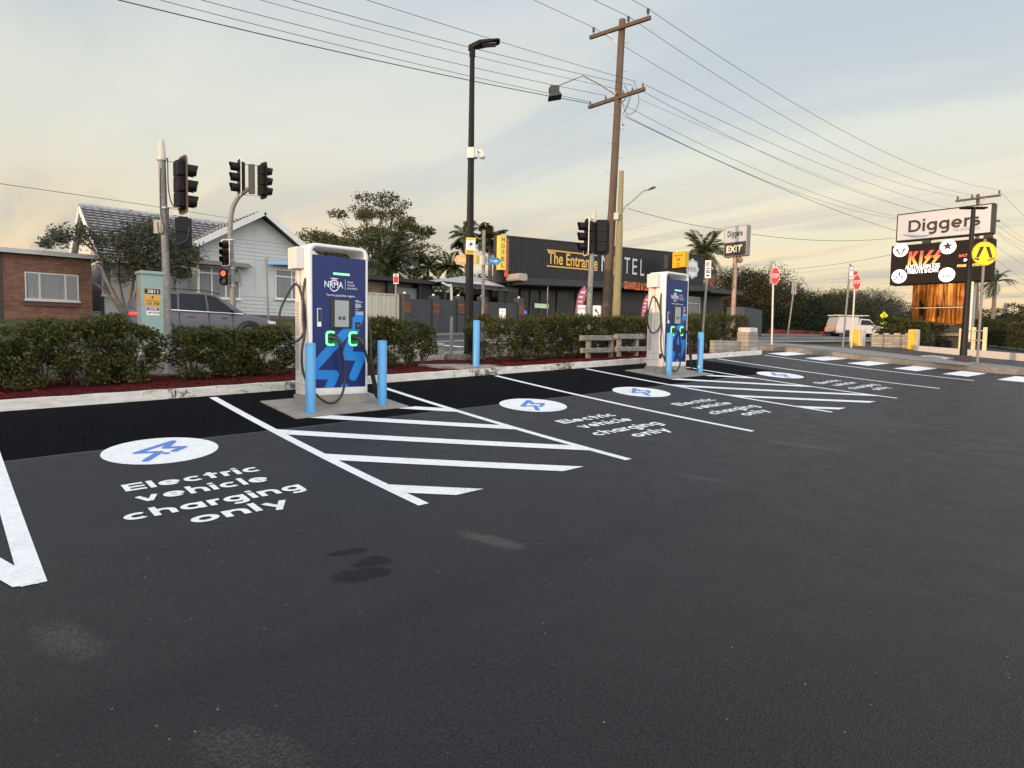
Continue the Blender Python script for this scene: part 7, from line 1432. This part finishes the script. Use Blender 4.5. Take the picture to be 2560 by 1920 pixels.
# far pole behind the club sign
XF = 65.0; t = thing('power_pole', 'distant timber power pole whose crossarm rises over the club sign', 'power pole', onX(2443, 800, XF)); bq = onX(2440, 800, XF); mb = MB(); mb.tube([bq, onX(2445, 486, XF)], [.18, .13], 10); part('pole', mb, M_TIMB, t, smoothf=True); mb = MB(); mb.beam(onX(2389, 503, XF-.2), onX(2502, 488, XF-.2), .14, .16); part('crossarm', mb, M_TIMB, t); mb = MB(); mb.beam(onX(2466, 493, XF-.25), onX(2448, 509, XF-.2), .05, .05); part('brace', mb, M_STEEL, t)
fi = []
for px, py in ((2394, 499), (2430, 495), (2498, 484)): p = onX(px, py, XF-.2); mb = MB(); mb.cyl(p, p+(0, 0, .28), .08, .06, 8); part('insulator', mb, M_INS, t); fi.append(p+(0, 0, .28))
mb = MB(); mb.beam(onX(2392, 560, XF-.2), onX(2500, 552, XF-.2), .14, .16); part('crossarm', mb, M_TIMB, t)
# more distant poles on the right
q = at(2511, 850, 110); t = thing('power_pole', 'small grey pole far off at the right edge', 'power pole', q); mb = MB(); mb.tube([q-(0, 0, 2), at(2515, 758, 110)], [.3, .26], 8); part('pole', mb, mat('grey_far_pole', (.14, .13, .12), .8), t)
mb = MB(); mb.beam(at(2508, 765, 110), at(2521, 764, 110), .2, .2); part('crossarm', mb, mat('grey_far_pole', (.14, .13, .12)), t)
def wire(label, pts, r=.011, group='overhead power lines', n=30, deg=2):
    r *= .8
    # pts on one vertical plane: height follows a parabola through the samples
    P = np.array(pts, float); d = np.linalg.norm(P[-1][:2]-P[0][:2]); s = np.array([np.dot(p[:2]-P[0][:2], (P[-1][:2]-P[0][:2])/d) for p in P]); k = np.polyfit(s, P[:, 2], min(deg, len(P)-1)); out = []
    for i in range(n+1): f = i/n; xy = P[0][:2]+(P[-1][:2]-P[0][:2])*f; out.append((xy[0], xy[1], np.polyval(k, d*f)))
    mb = MB(); mb.tube(out, r, 5); o = part('power_line', mb, M_WIRE, None); tag(o, label, 'power line', group); return o
def span(label, Yp, pix, end=None, **kw):
    pts = [onY(px, py, Yp) for px, py in pix]
    if end is not None: pts.append(end)
    return wire(label, pts, **kw)
def ext(pts, xto):   # extend a left span beyond the frame on its parabola
    P = np.array(pts); k = np.polyfit(P[:, 0], P[:, 2], 2 if len(P) > 2 else 1); y = P[0][1]; return [np.array([xto, y, np.polyval(k, xto)])]+list(P)
YA = [ins[0][1], ins[1][1], ins[2][1]]
for nm, i, lp_ in (('left', 0, (1335, 0)), ('middle', 1, (1485, 0)), ('right', 2, (1581, 0))):
    e = ins[i]; l = onY(*lp_, YA[i]); sl = (e[2]-l[2])/(e[0]-l[0]); l2 = np.array([e[0]-40, YA[i], e[2]-sl*12+2.6-2.2]); wire('high wire running left from the %s insulator of the top crossarm' % nm, [l2, l, e])
    f = fi[i]; m_ = (e+f)/2; m_[2] -= 1.15; wire('high wire from the %s top insulator to the distant pole' % nm, [e, m_, f])
LV = [('lowest thick left wire under the flood lamp', ((295, 0), (636, 81), (1180.5, 202.5), (1477, 259)), YA[0]+.15, .017), ('second lowest left wire to the lower crossarm', ((402, 0), (689, 75), (1180.5, 191), (1475.6, 254.6)), insL[0][1], .010), ('third left wire to the lower crossarm', ((503.5, 0), (1180.5, 168), (1514, 239)), insL[1][1], .010),
      ('fourth left wire passing behind the flood lamp arm', ((651, 0), (1180.5, 139), (1558, 226)), insL[2][1], .008), ('fifth left wire to the lower crossarm', ((732, 0), (1169, 117), (1581, 213)), insL[3][1], .010), ('uppermost left wire of the lower crossarm just above the lamp post head', ((917, 0), (1203.7, 90), (1590, 204)), insL[4][1], .009)]
for lab, pix, Yp, r in LV:
    P = [onY(a, b, Yp) for a, b in pix]; wire(lab, ext(P, P[0][0]-6)[1:] if False else P, r=r); 
RV = [('uppermost right wire leaving the lower crossarm', ((1613, 212), (1916.6, 353), (2353.5, 516)), insL[4][1], .010), ('second right wire leaving the lower crossarm', ((1607, 228.6), (1835.6, 347), (2287, 523.7)), insL[3][1], .010), ('third faint right wire leaving the lower crossarm', ((1595, 246), (1835, 350), (2284, 526)), insL[2][1], .007),
      ('fourth right wire leaving the lower crossarm', ((1560.7, 263), (1900, 428), (2237.8, 541)), insL[1][1], .010), ('fifth right wire leaving the lower crossarm', ((1557.8, 285), (1900, 446), (2237.8, 547)), insL[0][1], .010), ('lowest thick right wire leaving the timber power pole', ((1557, 289), (1754.5, 383), (2237.8, 576)), YA[0]+.15, .016)]
for lab, pix, Yp, r in RV:
    P = [onY(a, b, Yp) for a, b in pix]; x1 = XF; k = np.polyfit([p[0] for p in P], [p[2] for p in P], 2); P2 = P+([np.array([x1, Yp, np.polyval(k, x1)])] if P[-1][0] < x1 else []); wire(lab, P2, r=r)
for i, f in enumerate(fi): e = f+np.array([40, 0, -1.0+.3*i]); m_ = (f+e)/2; m_[2] -= 1.; wire('wire running on beyond the distant pole, number %s from its left' % ('one', 'two', 'three')[i], [f, m_, e], group='wires beyond the distant pole')
for i, py in enumerate((554, 574, 606, 640, 672)):
    p = onX(2480, py, XF); q = at(2640, py+92+i*4, 66-i*2); m_ = (p+q)/2; m_[2] -= .25; wire('lower wire right of the club sign, %s from the top' % ('first', 'second', 'third', 'fourth', 'fifth')[i], [p, m_, q], group='lower wires right of the club sign')
e0 = at(625, 554, 31.0); q = at(-40, 452, 20.0); m_ = at(330, 508, 25.0); wire('thin service wire from the left to the white house gable', [q, at(0, 460, 20.4), m_, e0], r=.012, group='service wires')
wire('service wire sagging from the pale timber pole to the exit sign', [at(1569, 521, 23.6), at(1700, 554, 25), at(1809.5, 574.6, 26.5)], r=.012, group='service wires')
wire('service wire sagging between the exit sign and the club sign', [at(1809.5, 574.6, 26.5), at(2061, 599, 30), at(2235, 595, 34)], r=.012, group='service wires', deg=2)
wire('thin wire rising from the roadside trees to the club sign', [at(1966, 674, 50), at(2110, 659, 48), at(2229, 636.6, 46)], r=.016, group='service wires'); wire('thin wire low on the right of the trees', [at(2200, 732, 60), at(2270, 700, 55), at(2300, 690, 52)], r=.016, group='service wires')

# ================================================================== VEHICLES
M_TYRE = mat('tyre', (.015, .015, .015), .85); M_RIM = mat('alloy_rim', (.35, .35, .36), .3, metal=.8); M_CGL = mat('car_glass', (.006, .009, .014), .2, spec=.22)
def wheel(t, c, r, w_, side):
    c = np.array(c, float); mb = MB(); n = 28; V = []; F = []; prof = [(r*.62, 0), (r*.93, 0), (r, .03), (r, w_-.03), (r*.93, w_), (r*.62, w_)]
    for rr, y in prof:
        for i in range(n): a = 2*math.pi*i/n; V.append(c+np.array([rr*math.cos(a), side*(w_/2-y), rr*math.sin(a)]))
    for j in range(len(prof)-1):
        for i in range(n): F.append((j*n+i, j*n+(i+1) % n, (j+1)*n+(i+1) % n, (j+1)*n+i))
    mb.add(V, F); wh = part('wheel', mb, M_TYRE, t, smoothf=True); mb = MB()
    for k in range(10): a = 2*math.pi*k/10; d = np.array([math.cos(a), 0, math.sin(a)]); mb.beam(c+d*r*.1+np.array([0, side*w_*.38, 0]), c+d*r*.6+np.array([0, side*w_*.42, 0]), .035, .05, (0, 1, 0))
    mb.cyl(c+np.array([0, side*w_*.34, 0]), c+np.array([0, side*w_*.46, 0]), r*.13, r*.11, 12); mb.cyl(c-np.array([0, side*w_*.1, 0]), c+np.array([0, side*w_*.02, 0]), r*.6, r*.6, 20); part('rim', mb, M_RIM, wh)
def loft(stations, ring):
    V = []; F = []; k = None
    for st_ in stations:
        R = ring(*st_); k = len(R); V += R
    for i in range(len(stations)-1):
        for j in range(k-1): a = i*k+j; F.append((a, a+k, a+k+1, a+1))
    F.append(tuple(range(k))); n = (len(stations)-1)*k; F.append(tuple(n+j for j in range(k-1, -1, -1))); return V, F, k
def car(origin, L_, label, cat, paint, st_body, st_cab, glass_rng, W_=1.86, wheels=(.86, 3.68), r=.36, group=None, tail=None):
    t = thing('car' if cat == 'car' else 'utility_truck', label, cat, origin); o = np.array(origin, float); hw = W_/2
    def ring_b(x, z0, z1, f): # lower body, closed underneath
        h = hw*f; return [o+np.array(p) for p in ((x, -h*.90, z0), (x, -h*.985, z0+.10), (x, -h, z0+(z1-z0)*.45), (x, -h*.985, z0+(z1-z0)*.75), (x, -h*.93, z1-.02), (x, -h*.80, z1+.012), (x, -h*.4, z1+.03), (x, 0, z1+.035), (x, h*.4, z1+.03), (x, h*.80, z1+.012), (x, h*.93, z1-.02), (x, h*.985, z0+(z1-z0)*.75), (x, h, z0+(z1-z0)*.45), (x, h*.985, z0+.10), (x, h*.90, z0))]
    V, F, k = loft(st_body, ring_b); mb = MB(); mb.add(V, F); bd = part('body', mb, paint, t, smoothf=True); sm = bd.modifiers.new('s', 'SUBSURF'); sm.levels = sm.render_levels = 2
    def ring_c(x, zb, zt, f, g): h = hw*f; ht = hw*g; return [o+np.array(p) for p in ((x, -h*.92, zb), (x, -(h*.92*.65+ht*.35), zb+(zt-zb)*.35), (x, -(h*.92*.3+ht*.7), zb+(zt-zb)*.72), (x, -ht*.95, zt-.07), (x, -ht*.78, zt-.015), (x, -ht*.4, zt+.01), (x, 0, zt+.015), (x, ht*.4, zt+.01), (x, ht*.78, zt-.015), (x, ht*.95, zt-.07), (x, h*.92*.3+ht*.7, zb+(zt-zb)*.72), (x, h*.92*.65+ht*.35, zb+(zt-zb)*.35), (x, h*.92, zb))]
    V, F, k = loft(st_cab, ring_c); mb = MB(); mb.add(V, F); cb_ = part('cabin', mb, paint, t, smoothf=True); sm = cb_.modifiers.new('s', 'SUBSURF'); sm.levels = sm.render_levels = 2
    # side windows: panes following the cabin side
    for sd_ in (-1, 1):
        for quad in glass_rng:
            mb = MB(); P = []
            for x, f in quad:
                # interpolate station
                S = st_cab; 
                for a, c in zip(S, S[1:]):
                    if a[0] <= x <= c[0]: w_ = (x-a[0])/(c[0]-a[0]); zb_, zt_, h_, g_ = [a[q]+(c[q]-a[q])*w_ for q in (1, 2, 3, 4)]; break
                z = zb_+(zt_-zb_)*f; y = hw*(h_*.92*(1-f)+g_*.95*f)+.045; P.append(o+np.array([x, sd_*y, z]))
            m = len(P); Q = [p-np.array([0, sd_*.03, 0]) for p in P]; mb.add(P+Q, [tuple(range(m)) if sd_ < 0 else tuple(range(m-1, -1, -1))]+[(i, (i+1) % m, (i+1) % m+m, i+m) for i in range(m)]); part('window', mb, M_CGL, t)
    for wx_ in wheels:
        for sd_ in (-1, 1):
            wheel(t, o+np.array([wx_, sd_*(hw-.12), r]), r, .23, sd_); mb = MB(); c = o+np.array([wx_, 0, r]); fr = (c, np.array(X_), np.array(Z_), np.array([0, sd_*1., 0])) if sd_ < 0 else (c, np.array([-1., 0, 0]), np.array(Z_), np.array([0, 1., 0]))
            R0 = [((r+.10)*math.cos(a_), (r+.09)*math.sin(a_)) for a_ in np.linspace(-.35, math.pi+.35, 20)]; R1 = [((r+.03)*math.cos(a_), (r+.02)*math.sin(a_)) for a_ in np.linspace(-.35, math.pi+.35, 20)]
            for i in range(19): mb.prism([R0[i], R0[i+1], R1[i+1], R1[i]], fr, hw-.06, hw+.014)
            mb2 = MB(); mb.prism([(x_, z_) for x_, z_ in R1], fr, hw-.3, hw-.02); part('wheel_arch', mb, M_BLACKP, t)
    return t, o, hw
M_SUVP = mat('graphite_paint', (.105, .100, .115), .4, metal=.1, coat=.15, spec=.3, var=.04)
zS = T(6.6, 24.2)-.02; stb = [(.0, .55, .98, .80), (.06, .40, 1.04, .90), (.35, .26, 1.06, .97), (1.2, .22, 1.05, 1.), (2.4, .22, 1.03, 1.), (3.2, .22, 1.02, 1.), (3.75, .22, 1.0, .99), (4.2, .24, .93, .96), (4.55, .28, .84, .90), (4.70, .34, .72, .80), (4.76, .45, .62, .66)]
stc = [(.10, 1.0, 1.08, .93, .80), (.28, 1.0, 1.36, .94, .76), (.55, 1.0, 1.60, .95, .76), (.95, 1.0, 1.68, .96, .77), (1.6, 1.0, 1.72, .97, .78), (2.3, 1.0, 1.71, .97, .78), (2.75, 1.0, 1.64, .97, .77), (3.15, .99, 1.42, .96, .78), (3.5, .98, 1.16, .95, .82), (3.70, .97, 1.02, .93, .85)]
gl_ = [[(.62, .12), (1.38, .12), (1.40, .86), (.95, .86), (.72, .62)], [(1.46, .12), (2.30, .12), (2.26, .88), (1.48, .88)], [(2.38, .12), (3.28, .12), (3.12, .40), (2.62, .86), (2.34, .88)]]
t, o, hw = car((4.62, 24.1, zS), 4.76, 'graphite grey suv driving right behind the left hedges', 'car', M_SUVP, stb, stc, gl_)
mb = MB(); mb.beam(o+(.62, -hw*.935, 1.085), o+(3.5, -hw*.935, 1.03), .02, .022); part('chrome_strip', mb, mat('chrome', (.7, .7, .7), .15, metal=1), t)
mb = MB()
for x in (1.7, 2.75): mb.beam(o+(x, -hw-.012, .88), o+(x+.2, -hw-.012, .88), .03, .035)
part('door_handle', mb, M_SUVP, t, bevel=.008); mb = MB()
for x in (1.42, 2.34, 3.12): mb.box(tuple(o+(x, -hw-.002, .38)), tuple(o+(x+.012, -hw+.05, 1.0)))
part('door_gap', mb, M_BLACKP, t); mb = MB(); mb.obox(o+(3.18, -hw-.08, 1.12), X_, Y_, Z_, .12, .2, .14); part('mirror', mb, M_SUVP, t, bevel=.03); mb = MB(); mb.obox(o+(4.42, -hw*.86, .76), (.95, -.3, -.1), Y_, Z_, .42, .10, .12); part('headlight', mb, mat('headlight', (.5, .5, .5), .15, coat=.5), t, bevel=.02)
mb = MB(); mb.obox(o+(.12, -hw*.905, .90), X_, Y_, Z_, .26, .14, .11); part('tail_light', mb, mat('tail_light', (.5, .03, .03), .2, emit=(.9, .08, .04), estr=.7), t, bevel=.02); mb = MB(); mb.tube([o+(.6, -hw*.70, 1.72), o+(1.2, -hw*.7, 1.77), o+(2.3, -hw*.7, 1.765), o+(2.8, -hw*.70, 1.68)], .018, 6); part('roof_rail', mb, M_BLACKP, t)
# white utility truck with canopy, far down the road
M_UTE = mat('white_vehicle_paint', (.42, .41, .40), .3, coat=.5, var=.04)
du_ = 58; ub = at(2076, 846, du_); oz = ub[2]
t = thing('utility_truck', 'white utility truck with canopy and roof racks parked on the far road', 'truck', ub); 
fw_ = np.array([.66, -.75, 0]); fw_ = np.array([.80, -.60, 0.]); sd2 = np.array([.60, .80, 0.]); s = 1.0
def up_(l, y, z): return ub+fw_*l*s+sd2*y*s+np.array([0, 0, z*s])
def prof(name, pts, y0, y1, m, bev=.04):
    mb = MB(); k = len(pts); mb.add([up_(l, y0, z) for l, z in pts]+[up_(l, y1, z) for l, z in pts], [tuple(range(k)), tuple(range(2*k-1, k-1, -1))]+[(i+k, (i+1) % k+k, (i+1) % k, i) for i in range(k)]); return part(name, mb, m, t, bevel=bev)
prof('canopy', [(.0, .75), (2.05, .75), (2.05, 1.88), (.25, 1.88), (.06, 1.3)], -.85, .85, M_UTE); prof('body', [(-.05, .45), (4.75, .45), (4.8, .8), (4.62, 1.06), (3.65, 1.18), (2.05, 1.2), (-.05, 1.0)], -.9, .9, M_UTE, .06); prof('cabin', [(2.08, 1.15), (3.7, 1.15), (3.1, 1.72), (2.2, 1.78)], -.80, .80, M_UTE, .05)
prof('window', [(2.25, 1.22), (3.5, 1.22), (3.05, 1.62), (2.32, 1.66)], -.83, .83, M_CGL, .0); mb = MB()
for y in (-.45, .45): mb.tube([up_(-.1, y, 2.05), up_(3.2, y, 2.05)], .05, 6)
for l in (.3, 1.1, 1.9): mb.tube([up_(l, -.8, 2.0), up_(l, .8, 2.0)], .035, 6)
part('roof_rack', mb, M_UTE, t)
for l in (.95, 3.85):
    for y in (-.9, .9): c = up_(l, y, .38); mb = MB(); mb.tube([c-sd2*.1, c+sd2*.1], .38, 16); wh = part('wheel', mb, M_TYRE, t)
mb = MB(); mb.obox(up_(-.1, .0, .5), fw_, sd2, Z_, .16, 1.7, .18); part('bumper', mb, M_BLACKP, t)
for y in (-.78, .78): mb = MB(); mb.obox(up_(-.06, y, .85), fw_, sd2, Z_, .08, .14, .3); part('tail_light', mb, mat('tail_light', (.5, .03, .03)), t)
# small litter and leaves on the asphalt
mb = MB(); rng = np.random.default_rng(4)
for px, py in ((1560, 1210), (1540, 1240), (1755, 1500), (2375, 1595), (1185, 1665), (1640, 1415), (975, 1255), (1382, 1665), (640, 1225), (1100, 1325)):
    p = ghit(px, py); a = rng.uniform(0, 3); r_ = rng.uniform(.008, .02); mb.add([(p[0]+r_*math.cos(a+q)*(1 if q_ % 2 else .5), p[1]+r_*math.sin(a+q)*(1 if q_ % 2 else .5), p[2]+.005+.004*(q_ % 2)) for q_, q in enumerate((0, 1.6, 3.1, 4.7))], [(0, 1, 2, 3)])
o = part('leaf_litter', mb, mat('dry_leaf', (.05, .035, .025), .8), None); tag(o, 'tiny dry leaves and grit scattered on the asphalt', 'leaf litter'); o['kind'] = 'stuff'
